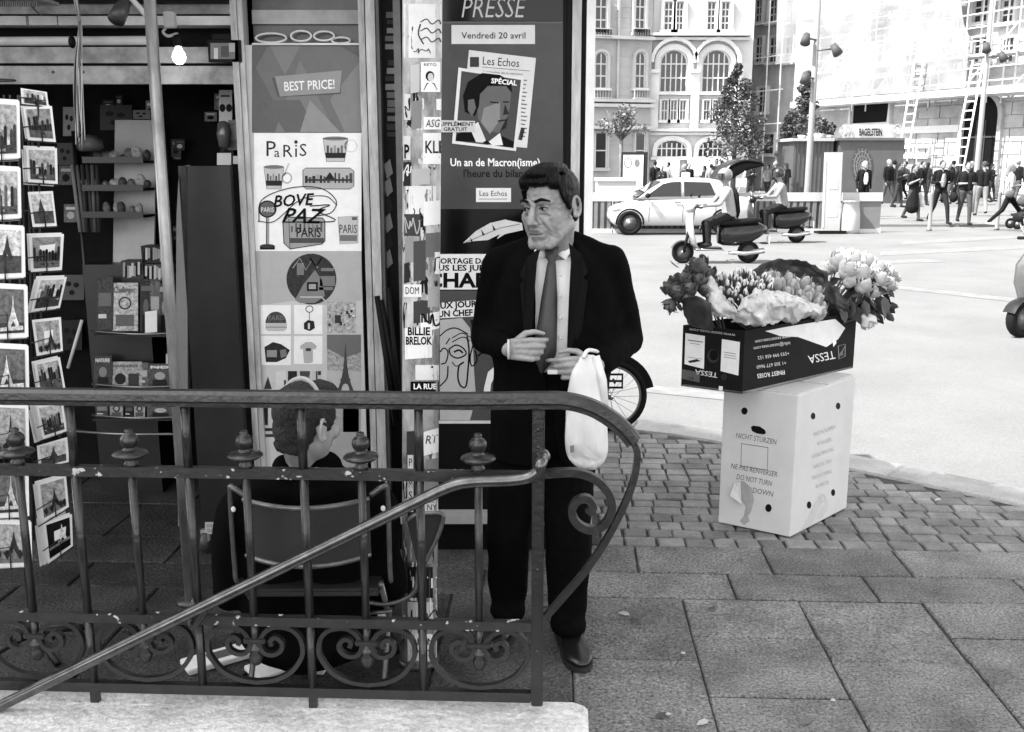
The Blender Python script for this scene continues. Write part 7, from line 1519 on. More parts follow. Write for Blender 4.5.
def hand(P, W, fwd, back, thumb_up, curls, lab='skin', sc=1.0, tcurl=0.5):
    """palm from wrist W; fwd along the palm, back = out of the back of the hand; thumb on the thumb_up side"""
    f = V3(fwd).normalized(); b = V3(back); b = (b - f * b.dot(f)).normalized(); u = V3(thumb_up); u = (u - f * u.dot(f) - b * u.dot(b)).normalized()
    Lm_ = 0.088 * sc; kn = []
    for i in range(4):
        off = (0.03 - 0.02 * i) * sc; k = W + f * (Lm_ - abs(i - 1.2) * 0.004) + u * off + b * (0.004 - 0.002 * abs(i - 1)); kn.append(k)
        P.c(W + u * off * 0.75 + f * 0.012, k, 0.0125 * sc, 0.0105 * sc, lab)
    P.e(W + f * Lm_ * .5 - b * 0.004, (0.03 * sc, 0.03 * sc, 0.03 * sc), lab) if False else None
    P.c(W + f * 0.02 + u * .012 - b * .006, W + f * .07 + u * .014 - b * .006, 0.014, 0.013, lab); P.c(W + f * 0.02 - u * .012 - b * .006, W + f * .065 - u * .016 - b * .006, 0.014, 0.013, lab)
    Ls = ((0.042, 0.026, 0.021), (0.046, 0.03, 0.022), (0.043, 0.028, 0.021), (0.034, 0.021, 0.019))
    for i in range(4):
        p = kn[i]; ang_ = 0
        for j in range(3):
            ang_ += curls[i][j]; d = f * math.cos(ang_) - b * math.sin(ang_); q = p + d * Ls[i][j] * sc
            r0 = (0.0095, 0.0088, 0.008, 0.007)[j]; r1 = (0.0088, 0.008, 0.0068)[j]
            if i == 3: r0 *= .9; r1 *= .9
            P.c(p, q, r0 * sc, r1 * sc, lab); p = q
    p = W + f * 0.022 + u * 0.022 - b * 0.01; d0 = (f * .62 + u * .62 - b * .35).normalized(); q = p + d0 * 0.044 * sc; P.c(p, q, 0.0135 * sc, 0.011 * sc, lab)
    d1 = (f * .9 + u * (.5 - tcurl) - b * .35).normalized(); p2 = q + d1 * .033 * sc; P.c(q, p2, .0105 * sc, .0092 * sc, lab); d2 = (f * .9 - u * tcurl * .6 - b * .3).normalized(); P.c(p2, p2 + d2 * .027 * sc, .009 * sc, .007 * sc, lab)
hand(body, WL, (0.93, -0.25, 0.02), (-0.2, -0.95, 0.12), (0.05, 0.1, 1), ((0.75, 0.75, 0.3), (1.05, 1.2, 0.6), (1.15, 1.3, 0.7), (1.2, 1.3, 0.8)), tcurl=0.35)
hand(body, WR, (-0.93, -0.2, -0.05), (0.2, -0.95, 0.15), (0.05, 0.1, 1), ((0.35, 0.5, 0.3), (0.6, 0.75, 0.4), (0.7, 0.85, 0.45), (0.75, 0.85, 0.5)), tcurl=0.3)
me = body.mesh({'skin': M_skin}, 0.0033, 4, 'person')
Hinv = HM.inverted(); vn_ = [v.normal.copy() for v in me.vertices]
def seg2(x, z, a, b):
    dx, dz = b[0] - a[0], b[1] - a[1]; t_ = max(0, min(1, ((x - a[0]) * dx + (z - a[1]) * dz) / (dx * dx + dz * dz))); return math.hypot(x - a[0] - dx * t_, z - a[1] - dz * t_)
LINES = (((.017, -.028), (.04, -.066), .0034, .0042), ((.03, -.07), (.031, -.1), .0022, .004), ((.017, -.012), (.047, -.02), .0024, .0035), ((.05, .0), (.068, -.008), .0016, .003), ((.05, .008), (.068, .012), .0014, .003), ((.004, .024), (.006, .044), .002, .003), ((.012, -.046), (.024, -.044), .0018, .003), ((.045, -.04), (.052, -.075), .0014, .004))
for v, n_ in zip(me.vertices, vn_):       # wrinkles and folds of an older face
    if v.co.z < HC.z - .17: continue
    l = Hinv @ v.co
    if l.y > -.02 or abs(l.x) > .085: continue
    d_ = 0.0; ax = abs(l.x)
    for a, b, amp, wd in LINES:
        q_ = seg2(ax, l.z, a, b)
        if q_ < 3 * wd: d_ -= amp * math.exp(-(q_ / wd) ** 2)
    if .034 < l.z < .082 and ax < .055: d_ -= .0013 * max(0, math.sin((l.z + .004 * math.cos(l.x * 40) + .002 * noise.noise(l * 40)) * 2 * math.pi / .0135)) * (1 - ax / .06)
    d_ += .0011 * noise.noise(l * 70) + .001 * noise.noise(l * 130)
    v.co += n_ * d_
me.transform(Matrix.Translation(-org))
person = mesh_obj('person', me, tuple(org)); tag(person, 'man in black suit, white shirt and dark tie holding a white bag, looking aside', 'person')
def under(nm, mb): return mb.build(nm, person, True)
def prim_child(nm, P, mt, vox, sm=2, par=person):
    me = P.mesh({'a': mt}, vox, sm, nm); me.transform(Matrix.Translation(-org)); return mesh_obj(nm, me, parent=par)
# hair
h = Prims(); 
h.e((0, 0.024, 0.046), (0.0805, 0.095, 0.086), 'a'); h.e((0.0, -0.048, 0.1), (0.056, 0.046, 0.024), 'a', Matrix.Rotation(R(-14), 3, 'X')); h.e((0, -0.066, 0.082), (0.05, 0.026, 0.017), 'a'); h.e((0.006, -0.01, 0.112), (0.062, 0.075, 0.026), 'a'); h.e((0, 0.06, -0.005), (0.07, 0.052, 0.07), 'a')
for s_ in (-1, 1): h.e((s_ * 0.07, -0.008, 0.055), (0.013, 0.045, 0.05), 'a'); h.c((s_ * 0.073, -0.026, 0.05), (s_ * 0.0745, -0.012, -0.004), 0.010, 0.006, 'a'); h.e((s_ * 0.05, -0.048, 0.082), (0.024, 0.03, 0.028), 'a')
h.xform(HM); ho = prim_child('hair', h, M_hair, 0.004, 2)
nn_ = [v.normal.copy() for v in ho.data.vertices]; Hi = HM.inverted() @ Matrix.Translation(org)
for v, n_ in zip(ho.data.vertices, nn_):
    l = Hi @ v.co; v.co += n_ * (0.0026 * noise.noise(V3((l.x * 150 + l.y * 40, l.y * 22, l.z * 60))) + 0.003 * noise.noise(V3((l.x * 45, l.y * 14, l.z * 26))))
for s_ in (-1, 1):
    P = Prims(); P.c((s_ * 0.014, -0.103, 0.0275), (s_ * 0.034, -0.0975, 0.034), 0.005, 0.0056, 'a'); P.c((s_ * 0.034, -0.0975, 0.034), (s_ * 0.055, -0.082, 0.026), 0.0056, 0.003, 'a'); P.xform(HM); prim_child('eyebrow', P, M_hair, 0.0028, 1)
    mb = MB(); mb.ell((s_ * 0.032, -0.0835, 0.0045), (0.0125, 0.0082, 0.0052), gray(0.3), 14, 10); mb.transform(HM); eo = under('eye', mb)
    mb = MB(); mb.ell((s_ * 0.032 - 0.002, -0.0895, 0.0048), (0.0058, 0.003, 0.0048), gray(0.004, 0.1), 12, 8); mb.transform(HM); mb.build('iris', eo, True)
    mb = MB(); mb.tube([HM @ V3(p) for p in ((s_ * .018, -.089, .005), (s_ * .026, -.0925, .0098), (s_ * .036, -.091, .0102), (s_ * .046, -.083, .005))], .0021, gray(.03), 6); under('eyelid', mb)
mb = MB(); mb.tube([HM @ V3(p) for p in ((-.024, -.0925, -.0695), (-.01, -.0985, -.0698), (0, -.0995, -.0702), (.01, -.0985, -.0698), (.024, -.0925, -.0695))], .0018, gray(.05), 6); under('mouth_line', mb)
# shirt, collar, tie
def ring_(c, rx, ry, n=28, a0=0, a1=2 * math.pi, up=V3((0, 0, 0))): return [V3((c.x + rx * math.sin(a0 + (a1 - a0) * k / n), c.y - ry * math.cos(a0 + (a1 - a0) * k / n), c.z)) for k in range(n + (0 if abs(a1 - a0 - 2 * math.pi) < 1e-3 else 1))]
mb = MB(); mb.loft([ring_(m(552, y, .035), rx, ry) for y, rx, ry in ((246, .066, .064), (258, .10, .085), (275, .15, .115), (310, .165, .128), (350, .16, .128), (364, .15, .12), (368, .12, .1))], M_shirt, True); shirt = under('shirt', mb)
mb = MB()
NC = m(553, 251, 0.035)
for s_ in (-1, 1):
    A_ = [m(553 + s_ * 3, 253, -.055), m(553 + s_ * 8, 247, -.05), m(553 + s_ * 15, 240, -.02), m(553 + s_ * 19, 233, .04), m(553 + s_ * 14, 230, .1)]
    B_ = [m(553 + s_ * (10 if s_ < 0 else 14), 261 if s_ > 0 else 258, -.065), m(553 + s_ * 15, 256, -.06), m(553 + s_ * 20, 250, -.03), m(553 + s_ * 22, 245, .04), m(553 + s_ * 16, 242, .1)]
    ra, rb_ = spline(A_, 5), spline(B_, 5); mb.loft([[a, b, b + V3((0, .006, -.002)), a + V3((0, .006, -.002))] for a, b in zip(ra, rb_)], M_shirt, True)
mb.build('collar', shirt, True)
mb = MB()
def ty(x0, x1, y, d): a, b = m(x0, y, d), m(x1, y, d); return [a, a.lerp(b, .5) + V3((0, -.009, 0)), b, b + V3((0, .006, 0)), a + V3((0, .006, 0))]
mb.loft([ty(544, 559, 247, -.068), ty(545.5, 557.5, 256, -.08), ty(548, 555.5, 262, -.083), ty(547, 556, 265, -.09), ty(541, 557.5, 300, -.108), ty(536, 557, 335, -.118), ty(532, 556.5, 352, -.12), ty(531, 554, 360, -.122), ty(540, 543, 373, -.122)], M_tie, True); under('tie', mb)
for y in (275, 296, 318, 338): 
    mb = MB(); c = m(560.5, y, -.108); mb.lathe([(0, -.0016), (.0055, -.0016), (.0055, .0016), (0, .0016)], gray(.6), 10, Matrix.Translation(c) @ Matrix.Rotation(R(90), 4, 'X')); mb.build('button', shirt, True)
# jacket: open front shell + shoulders + sleeves joined
J = MB()
def jr(y, cx, rx, ry, gl, gr, dy=.035, th=.022):   # open ring: gl / gr = angle of the two front edges
    c = m(cx, y, dy); n = 26; o = [V3((c.x + rx * math.sin(gr + (2 * math.pi - gl - gr) * k / n), c.y - ry * math.cos(gr + (2 * math.pi - gl - gr) * k / n), c.z)) for k in range(n + 1)]
    return o + [V3((c.x + (rx - th) * math.sin(gr + (2 * math.pi - gl - gr) * k / n), c.y - (ry - th) * math.cos(gr + (2 * math.pi - gl - gr) * k / n), c.z)) for k in range(n, -1, -1)]
sec = [(240, 554, .086, .09, .95, .85), (250, 556, .13, .108, .62, .55), (262, 556, .19, .13, .42, .36), (285, 556, .215, .155, .36, .28), (320, 555, .22, .17, .37, .27), (350, 553, .213, .172, .32, .25), (372, 552, .208, .17, .12, .1), (400, 549, .203, .168, .06, .06), (430, 547, .2, .165, .08, .1), (456, 546, .198, .162, .2, .3)]
J.loft([jr(*s_) for s_ in sec], M_suit, True)
d_ = M_suit
J.cap(SL, EL + V3((0, .02, 0)), .066, .056, d_); J.cap(EL + V3((0, .02, 0)), WL.lerp(EL, .05), .058, .042, d_)
J.cap(SR, ER + V3((0, .02, 0)), .068, .06, d_); J.cap(ER + V3((0, .02, 0)), WR.lerp(ER, .13), .062, .047, d_)
J.cap(SL + V3((.01, 0, .012)), m(538, 247, .05), .058, .045, d_); J.cap(SR + V3((-.01, 0, .012)), m(571, 244, .05), .058, .046, d_); J.cap(SL + V3((.03, 0, -.02)), m(540, 262, .05), .06, .06, d_); J.cap(SR + V3((-.03, 0, -.02)), m(568, 260, .05), .06, .06, d_)
J.ell(m(515, 320, .06), (.1, .12, .17), d_); J.ell(m(598, 320, .06), (.1, .12, .17), d_)
me = remesh_mb(J, .0075, 6, 'jacket')
vn_ = [v.normal.copy() for v in me.vertices]
for v, nn in zip(me.vertices, vn_):
    a = noise.noise(V3((v.co.x * 9, v.co.y * 9, v.co.z * 4))) * .008 + noise.noise(V3((v.co.x * 22, v.co.y * 22, v.co.z * 16))) * .0035; v.co += nn * a
me.materials.clear(); me.materials.append(M_suit); me.transform(Matrix.Translation(-org)); jacket = mesh_obj('jacket', me, parent=person)
mb = MB()      # lapels lying on the jacket front
for s_, pts in ((-1, [(541, 247), (527, 258), (520, 275), (524, 281), (520, 285), (524, 330), (527, 352), (531, 352), (534, 300), (537, 262)]), (1, [(569, 243), (582, 255), (588, 272), (583, 278), (588, 282), (582, 330), (572, 352), (567, 352), (569, 300), (571, 262)])):
    P_ = [m(x, y, -.118 - .02 * (1 - abs(y - 300) / 60.)) for x, y in pts]; k = len(P_); mb.add(P_ + [p + V3((0, .012, 0)) for p in P_], [tuple(range(k)), tuple(range(2 * k - 1, k - 1, -1))] + [(i, (i + 1) % k, k + (i + 1) % k, k + i) for i in range(k)], mat('lapel_cloth', .004, rough=.8, spec=.1))
mb.build('lapels', jacket, True)
mb = MB(); c = WL.lerp(EL, -.02); mb.tube([c + V3((.0, .03 * math.cos(a), .03 * math.sin(a))) for a in [2 * math.pi * k / 16 for k in range(16)]], .004, gray(.5, .2), 6, closed=True); under('bracelet', mb)
# trousers and shoes
T_ = Prims()
T_.c(m(520, 440, .04), KL_, .105, .082, 'a'); T_.c(KL_, AL + V3((0, 0, .03)), .082, .07, 'a'); T_.c(m(568, 440, .035), KR_, .105, .083, 'a'); T_.c(KR_, AR + V3((0, 0, .03)), .083, .071, 'a'); T_.e(m(546, 420, .035), (.18, .16, .16), 'a'); T_.e(m(549, 388, .0), (.125, .118, .1), 'a')
for A_ in (AL, AR): T_.e(A_ + V3((0, -.035, -.01)), (.068, .085, .045), 'a')
tme = T_.mesh({'a': M_suit}, .009, 3, 'trousers')
vn_ = [v.normal.copy() for v in tme.vertices]
for v, nn in zip(tme.vertices, vn_): v.co += nn * (noise.noise(V3((v.co.x * 14, v.co.y * 14, v.co.z * 9))) * .009)
tme.transform(Matrix.Translation(-org)); mesh_obj('trousers', tme, parent=person)
for A_, yaw in ((AL, R(-18)), (AR, R(10))):
    S_ = MB(); TT = Matrix.Translation((A_.x, A_.y, 0)) @ Matrix.Rotation(yaw, 4, 'Z'); rings = []
    for y, w_, z1, z0 in ((.075, .018, .05, .02), (.065, .034, .075, .014), (.02, .039, .09, .014), (-.05, .041, .085, .012), (-.1, .048, .066, .012), (-.15, .05, .054, .014), (-.19, .042, .045, .016), (-.215, .024, .036, .02), (-.222, .01, .03, .022)):
        rings.append([(w_ * math.cos(2 * math.pi * k / 16), y, max(z0, z0 + (z1 - z0) * (.5 + .5 * math.sin(2 * math.pi * k / 16)))) for k in range(16)])
    S_.loft(rings, M_shoe, True, M=TT); so_ = under('shoe', S_)
    S_ = MB(); ol = [(.078, .02), (.07, .036), (.03, .041), (-.05, .042), (-.1, .05), (-.15, .052), (-.19, .044), (-.218, .026), (-.228, .008)]; poly = [(w_, y) for y, w_ in ol] + [(-w_, y) for y, w_ in ol[::-1]]; k = len(poly)
    S_.add([TT @ V3((x, y, 0.001)) for x, y in poly] + [TT @ V3((x, y, .016)) for x, y in poly], [tuple(range(k)), tuple(range(2 * k - 1, k - 1, -1))] + [(i, (i + 1) % k, k + (i + 1) % k, k + i) for i in range(k)], M_sole); S_.build('sole', so_, True)
    S_ = MB(); [S_.tube([TT @ V3((-.024, y, z)), TT @ V3((0, y - .004, z + .008)), TT @ V3((.024, y, z))], .003, M_sole, 5) for y, z in ((-.03, .086), (-.055, .08), (-.08, .072))]; S_.build('laces', so_, True)
# plastic bag hanging from the wrist
M_bag = mat('white_plastic', .62, rough=.35, var=.05, scale=10, spec=.4, bump=.15, bscale=9)
bgp = m(585, 352, -.22); rings = []
for y, x0, x1, dp in ((355, 584, 594, .009), (360, 579, 599, .012), (372, 571, 603, .02), (395, 567, 606, .032), (420, 566, 607, .042), (445, 566.5, 607.5, .046), (456, 568, 606, .042), (463, 573, 602, .04), (469, 580, 597, .015)):
    a, b = m(x0, y, -.23), m(x1, y, -.23); c = (a + b) / 2; w_ = (b.x - a.x) / 2
    rings.append([V3((c.x + w_ * math.copysign(abs(math.cos(t_)) ** .7, math.cos(t_)), c.y + dp * math.copysign(abs(math.sin(t_)) ** .8, math.sin(t_)), c.z)) for t_ in [2 * math.pi * k / 48 for k in range(48)]])
rr_ = [spline([rings[i][k] for i in range(len(rings))], 5) for k in range(48)]; rings = [[c_[i] for c_ in rr_] for i in range(len(rr_[0]))]
mb = MB(); mb.loft([[p + V3((crease(V3((p.x * 1.6, p.y, p.z * .3)), 3) * .004, crease(V3((p.x * 2, p.y, p.z * .3)), 8) * .008, crease(p, 5) * .003)) for p in r_] for r_ in [[V3(p) for p in q] for q in rings]], M_bag, True)
mb.tube(spline([m(583, 358, -.25), m(587, 351, -.235), m(593, 350.5, -.21), m(599, 354, -.17), m(602, 368, -.16), m(603, 385, -.2)], 5), [.0065] * 26, M_bag, 8)
mb.sweep([m(596, 356, -.235), m(603, 380, -.255), m(606, 420, -.25)], [(-.012, -.002), (.012, -.002), (.012, .002), (-.012, .002)], M_bag, up=(0, 1, 0))
bagT = thing('plastic_bag', 'white plastic carrier bag hanging from the standing man\'s wrist', 'bag', tuple(m(586, 469, -.23))); mb.build('bag_body', bagT, True)
mb = MB(); mb.add([m(579, 447, -.3), m(584, 444, -.303), m(599, 459, -.298), m(596, 462, -.295), m(585, 456, -.3)], [(0, 1, 2, 3, 4)], gd(190)); mb.add([m(570, 446, -.29), m(574, 445, -.293), m(574, 452, -.29), m(570, 453, -.287)], [(0, 1, 2, 3)], gd(120)); mb.build('bag_print', bagT, True)
mb = MB(); c = m(552.5, 372, -.36); mb.box(tuple(c), (.03, .008, .012), gray(.5, .3)); tag(mb.build('small_keyring', loc=tuple(c)), 'tiny pale object pinched between the fingers of the standing man', 'keyring')

# ---------------------------------------------------------------- seated man from behind, on a low tube chair
YS = 2.92
def q(x, y, d=0): return PY(x, y, YS + d)
so2 = q(300, 700, .1); so2.z = 0
S = Prims(); hc = q(306, 424, 0)
HS = Matrix.Translation(hc) @ Matrix.Rotation(R(180 - 32), 4, 'Z') @ Matrix.Rotation(R(6), 4, 'X')    # facing away and to the right
hs = Prims(); 
for k_, a, b, ra, rb_, lab in hp_.L: pass
fs_ = Prims(); fs_.e((0, .012, .035), (.077, .096, .088), 's'); fs_.e((0, -.022, -.028), (.066, .074, .092), 's'); fs_.e((0, -.036, -.08), (.05, .05, .04), 's'); fs_.e((0, -.076, -.105), (.024, .02, .02), 's'); fs_.c((0, -.092, .018), (0, -.114, -.032), .009, .013, 's'); fs_.c((-.018, -.09, -.07), (.018, -.09, -.07), .01, .01, 's')
for s_ in (-1, 1): fs_.e((s_ * .046, -.066, -.022), (.027, .024, .026), 's'); fs_.c((s_ * .014, -.091, .026), (s_ * .052, -.074, .024), .011, .011, 's'); fs_.e((s_ * .078, .016, -.008), (.007, .016, .03), 's', Matrix.Rotation(s_ * R(24), 3, 'Z')); [fs_.c((s_ * (.085 + .006 * math.cos(a_)), .018 + .018 * math.cos(a_), -.006 + .034 * math.sin(a_)), (s_ * (.085 + .006 * math.cos(a_ + .6)), .018 + .018 * math.cos(a_ + .6), -.006 + .034 * math.sin(a_ + .6)), .006, .006, 's') for a_ in [-1.6 + .6 * k for k in range(8)]]; fs_.e((s_ * .083, .008, -.032), (.008, .009, .011), 's')
fs_.xform(HS); S.L += fs_.L
nb_ = q(308, 482, .09); S.c(hc + HS.to_3x3() @ V3((0, .03, -.04)), nb_, .056, .05, 's')
sL, sR = q(243, 512, .04), q(372, 508, .04); pv = q(308, 610, .16); pv.z = .46
S.c(q(308, 535, .06), pv, .1, .12, 's'); S.c(sL + V3((.04, 0, -.02)), sR - V3((.04, 0, .02)), .05, .05, 's')
eL, eR = q(232, 590, .12), q(385, 588, .14); hL, hR = q(268, 600, .4), q(350, 598, .42); hL.z = hR.z = .56
for a, b, c in ((sL, eL, hL), (sR, eR, hR)): S.c(a, b, .045, .038, 's'); S.c(b, c, .038, .028, 's')
kL, kR = pv + V3((-.12, .42, .04)), pv + V3((.14, .42, .04)); aL, aR = V3((kL.x - .02, kL.y + .02, .09)), V3((kR.x + .03, kR.y + .02, .09))
for a, b, s_ in ((kL, aL, -1), (kR, aR, 1)): S.c(pv + V3((s_ * .09, .03, 0)), a, .08, .055, 's'); S.c(a, b, .05, .036, 's'); S.c(b, b + V3((0, .16, -.05)), .036, .03, 's')
hand(S, hL, (.3, .9, -.2), (-.3, .1, 1), (1, 0, .2), ((.4, .5, .3),) * 4); hand(S, hR, (-.3, .9, -.2), (.3, .1, 1), (-1, 0, .2), ((.4, .5, .3),) * 4)
me = S.mesh({'s': mat('seated_skin', .3, rough=.5, var=.15, scale=30)}, .0045, 2, 'person'); me.transform(Matrix.Translation(-so2)); seat_p = mesh_obj('person', me, tuple(so2)); tag(seat_p, 'man in dark coat sitting with his back to the railing, short hair', 'person')  # one even skin tone for the seated man
def pc2(nm, P, mt, vox, sm=2):
    me = P.mesh({'a': mt}, vox, sm, nm); me.transform(Matrix.Translation(-so2)); return mesh_obj(nm, me, parent=seat_p)
M_hair2 = mat('cropped_hair', .011, rough=.6, var=.7, scale=90, bump=.8, bscale=220, detail=8)
P = Prims(); P.e((0, .02, .045), (.0815, .098, .088), 'a'); P.e((0, .05, -.005), (.072, .055, .075), 'a'); P.c((-.035, .06, -.06), (.035, .06, -.06), .026, .026, 'a')
for s_ in (-1, 1): P.e((s_ * .076, -.005, .035), (.013, .04, .045), 'a'); P.c((s_ * .077, -.02, .03), (s_ * .077, -.014, -.01), .009, .006, 'a')
P.e((0, -.06, .1), (.06, .04, .03), 'a'); P.xform(HS); h2_ = pc2('hair', P, M_hair2, .004)
vn_ = [v.normal.copy() for v in h2_.data.vertices]
for v, n_ in zip(h2_.data.vertices, vn_): v.co += n_ * (.003 * noise.noise(v.co * 85) + .002 * noise.noise(v.co * 170))
mb = MB(); ht = [HS @ V3((.086 * math.sin(a), .03 - .01 * math.cos(a), .035 + .104 * math.cos(a))) for a in [R(-62 + 124 * k / 16) for k in range(17)]]; mb.sweep(ht, [(-.008, -.002), (.008, -.002), (.008, .002), (-.008, .002)], gray(.34), up=(0.4, .9, 0)); mb.build('pale_scalp_arc', seat_p, True)  # pale arc added for the scalp, lit through thinning hair
M_coat = mat('dark_coat', .002, rough=.9, var=.4, scale=20, bump=.3, bscale=12, spec=.06)
P = Prims(); P.c(q(275, 520, .05), q(285, 615, .15), .12, .14, 'a'); P.c(q(340, 520, .05), q(335, 615, .15), .12, .14, 'a'); P.c(sL, eL, .085, .07, 'a'); P.c(sR, eR, .085, .07, 'a'); P.c(eL, hL.lerp(eL, .2), .07, .05, 'a'); P.c(eR, hR.lerp(eR, .2), .07, .05, 'a')
P.c(q(262, 494, .05), q(358, 492, .05), .075, .075, 'a'); P.c(q(287, 466, .02), q(328, 465, .03), .043, .043, 'a'); P.c(q(250, 508, .05), q(368, 506, .05), .085, .085, 'a'); P.c(q(282, 478, .07), q(330, 478, .07), .05, .05, 'a')
for s_ in (-1, 1): P.c(pv + V3((s_ * .1, .03, 0)), (kL if s_ < 0 else kR), .1, .085, 'a')
P.e(q(308, 630, .1), (.22, .17, .12), 'a'); cme = P.mesh({'a': M_coat}, .01, 3, 'coat')
vn_ = [v.normal.copy() for v in cme.vertices]
for v, nn in zip(cme.vertices, vn_): v.co += nn * (noise.noise(V3((v.co.x * 11, v.co.y * 11, v.co.z * 7))) * .012)
cme.transform(Matrix.Translation(-so2)); mesh_obj('coat', cme, parent=seat_p)
P = Prims(); P.c(kL, aL, .08, .07, 'a'); P.c(kR, aR, .08, .07, 'a'); pc2('trousers', P, M_coat, .01)
for a in (aL, aR):
    mb = MB(); mb.loft([[(a.x + w_ * math.cos(2 * math.pi * k / 12), a.y + y, max(.004, .004 + z1 * (.5 + .5 * math.sin(2 * math.pi * k / 12)))) for k in range(12)] for y, w_, z1 in ((-.07, .03, .06), (-.03, .04, .09), (.08, .045, .08), (.16, .045, .05), (.2, .02, .03))], gray(.55), True); mb.build('shoe', seat_p, True)
# chair
def make_chair(name, label, cx, cy, rz, zs=1.0):
    t = thing(name, label, 'chair', (cx, cy, 0), rz); T = PM[t]
    M_tb = mat('chair_tube', .12, rough=.3, metal=.6, var=.3, scale=20); M_fb = mat('chair_fabric', .01, rough=.7, var=.3, scale=4)
    def fb(nm, mb, p=t): mb.transform(T @ Matrix.Diagonal((.83, 1, 1, 1))); return mb.build(nm, p, True)
    def cv(x, z): return V3((x, -.02 + .07 * (x / .27) ** 2, z))
    xs = [-.225 + .45 * k / 12 for k in range(13)]
    mb = MB(); mb.loft([[cv(x, .545 - .018 * (1 - (x / .225) ** 2)), cv(x, .72 - .012 * (1 - (x / .225) ** 2)), cv(x, .72 - .012 * (1 - (x / .225) ** 2)) + V3((0, .008, 0)), cv(x, .545 - .018 * (1 - (x / .225) ** 2)) + V3((0, .008, 0))] for x in xs], M_fb, False); bk = fb('backrest', mb)
    mb = MB(); 
    for z, sag in ((.545, .018), (.72, .012)): mb.tube([cv(x, z - sag * (1 - (x / .225) ** 2)) for x in xs], .0085, M_tb, 8)
    fb('backrest_trim', mb, bk)
    for s_ in (-1, 1):
        mb = MB(); mb.tube(spline([V3((s_ * .225, .06, .72)), V3((s_ * .27, .06, .745)), V3((s_ * .285, .075, .72)), V3((s_ * .285, .08, .5)), V3((s_ * .285, .1, .43)), V3((s_ * .27, .2, .415)), V3((s_ * .25, .4, .42))], 5), .0095, M_tb, 8); fb('side_frame', mb)
        mb = MB(); mb.cyl((s_ * .25, .08, .43), (s_ * .26, .44, .012), .011, M_tb); mb.cyl((s_ * .26, .4, .42), (s_ * .25, .0, .012), .011, M_tb); fb('leg', mb)
        mb = MB(); mb.ell((s_ * .27, .055, .68), (.009, .006, .009), gray(.6, .2), 10, 8); fb('rivet', mb)
    mb = MB(); mb.box((0, .24, .41), (.5, .38, .025), M_fb, bev=.008); fb('seat', mb)
    return t
cc = q(306, 540, -.12)
make_chair('tube_chair', 'low metal tube chair with dark curved back under the seated man', cc.x, cc.y, R(1))
YC = 2.98; ch0 = [o for o in COL.objects if o.name.startswith('tube_chair')][0]
mb = MB(); P_ = [PY(x, y, YC) for x, y in ((407, 521), (416, 515), (440, 514), (443, 520), (436, 538), (424, 562), (416, 560))]; k = len(P_); mb.add(P_ + [p + V3((0, .01, 0)) for p in P_], [tuple(range(k)), tuple(range(2 * k - 1, k - 1, -1))] + [(i, (i + 1) % k, k + (i + 1) % k, k + i) for i in range(k)], MATS['chair_fabric']); ap = mb.build('arm_panel', ch0, True)
mb = MB(); mb.tube(spline([PY(x, y, YC - .008) for x, y in ((407, 521), (416, 515), (438, 513), (443, 519), (436, 540), (424, 564))], 5), .0075, MATS['chair_tube'], 8); mb.build('arm_tube', ap, True)
mb = MB(); mb.tube(spline([PY(x, y, YC - .02) for x, y in ((368, 602), (385, 604), (402, 600), (415, 590), (419, 566))], 5), .008, MATS['chair_tube'], 8); mb.tube([PY(370, 613, YC), PY(392, 611, YC)], .007, MATS['chair_tube'], 8); mb.build('seat_tube', ch0, True)
# things lying under the chair
mb = MB(); a = PZ(202, 668, .01); T = Matrix.Translation((PZ(222, 660, 0).x, PZ(222, 660, 0).y, 0)) @ Matrix.Rotation(R(35), 4, 'Z')
mb.box((0, 0, .012), (.26, .1, .02), gd(225), M=T, bev=.003); mb.box((.0, .0, .0235), (.1, .05, .002), gd(90), M=T); tag(mb.build('folded_newspaper', loc=(T.translation.x, T.translation.y, 0)), 'folded white newspaper lying on the ground under the low chair, left', 'newspaper')
T = Matrix.Translation((PZ(279, 668, 0).x, PZ(279, 668, 0).y, 0)) @ Matrix.Rotation(R(40), 4, 'Z'); mb = MB(); mb.box((0, 0, .01), (.2, .12, .018), gd(225), M=T, bev=.003); mb.box((0.03, 0, .0205), (.02, .12, .002), gd(20), M=T); tag(mb.build('folded_newspaper', loc=(T.translation.x, T.translation.y, 0)), 'white paper with a dark band lying beside the printed paper bag', 'newspaper')
T = Matrix.Translation((PZ(306, 668, 0).x, PZ(306, 668, 0).y, 0)) @ Matrix.Rotation(R(-8), 4, 'Z'); mb = MB(); mb.hexa([T @ V3(p) for p in ((-.085, -.04, .002), (.075, -.04, .002), (.075, .05, .002), (-.085, .05, .002), (-.09, -.01, .2), (.08, -.01, .2), (.08, .02, .2), (-.09, .02, .2))], gd(215)); pb_ = thing('paper_bag', 'small printed white paper bag standing under the low chair', 'bag', tuple(T.translation)); mb.build('bag_sides', pb_, True)
mb = MB(); mb.hexa([T @ V3(p) for p in ((.005, -.0425, .02), (.07, -.0425, .02), (.07, -.041, .02), (.005, -.041, .02), (.005, -.0145, .185), (.072, -.0145, .185), (.072, -.013, .185), (.005, -.013, .185))], gd(130)); 
Tc = T @ Matrix.Translation((-.04, -.034, .085)) @ Matrix.Rotation(R(80), 4, 'X'); mb.tube([Tc @ V3((.025 * math.cos(a), .04 * math.sin(a), 0)) for a in [2 * math.pi * k / 16 for k in range(16)]], .004, gd(40), 6, closed=True); mb.build('bag_print', pb_, True)

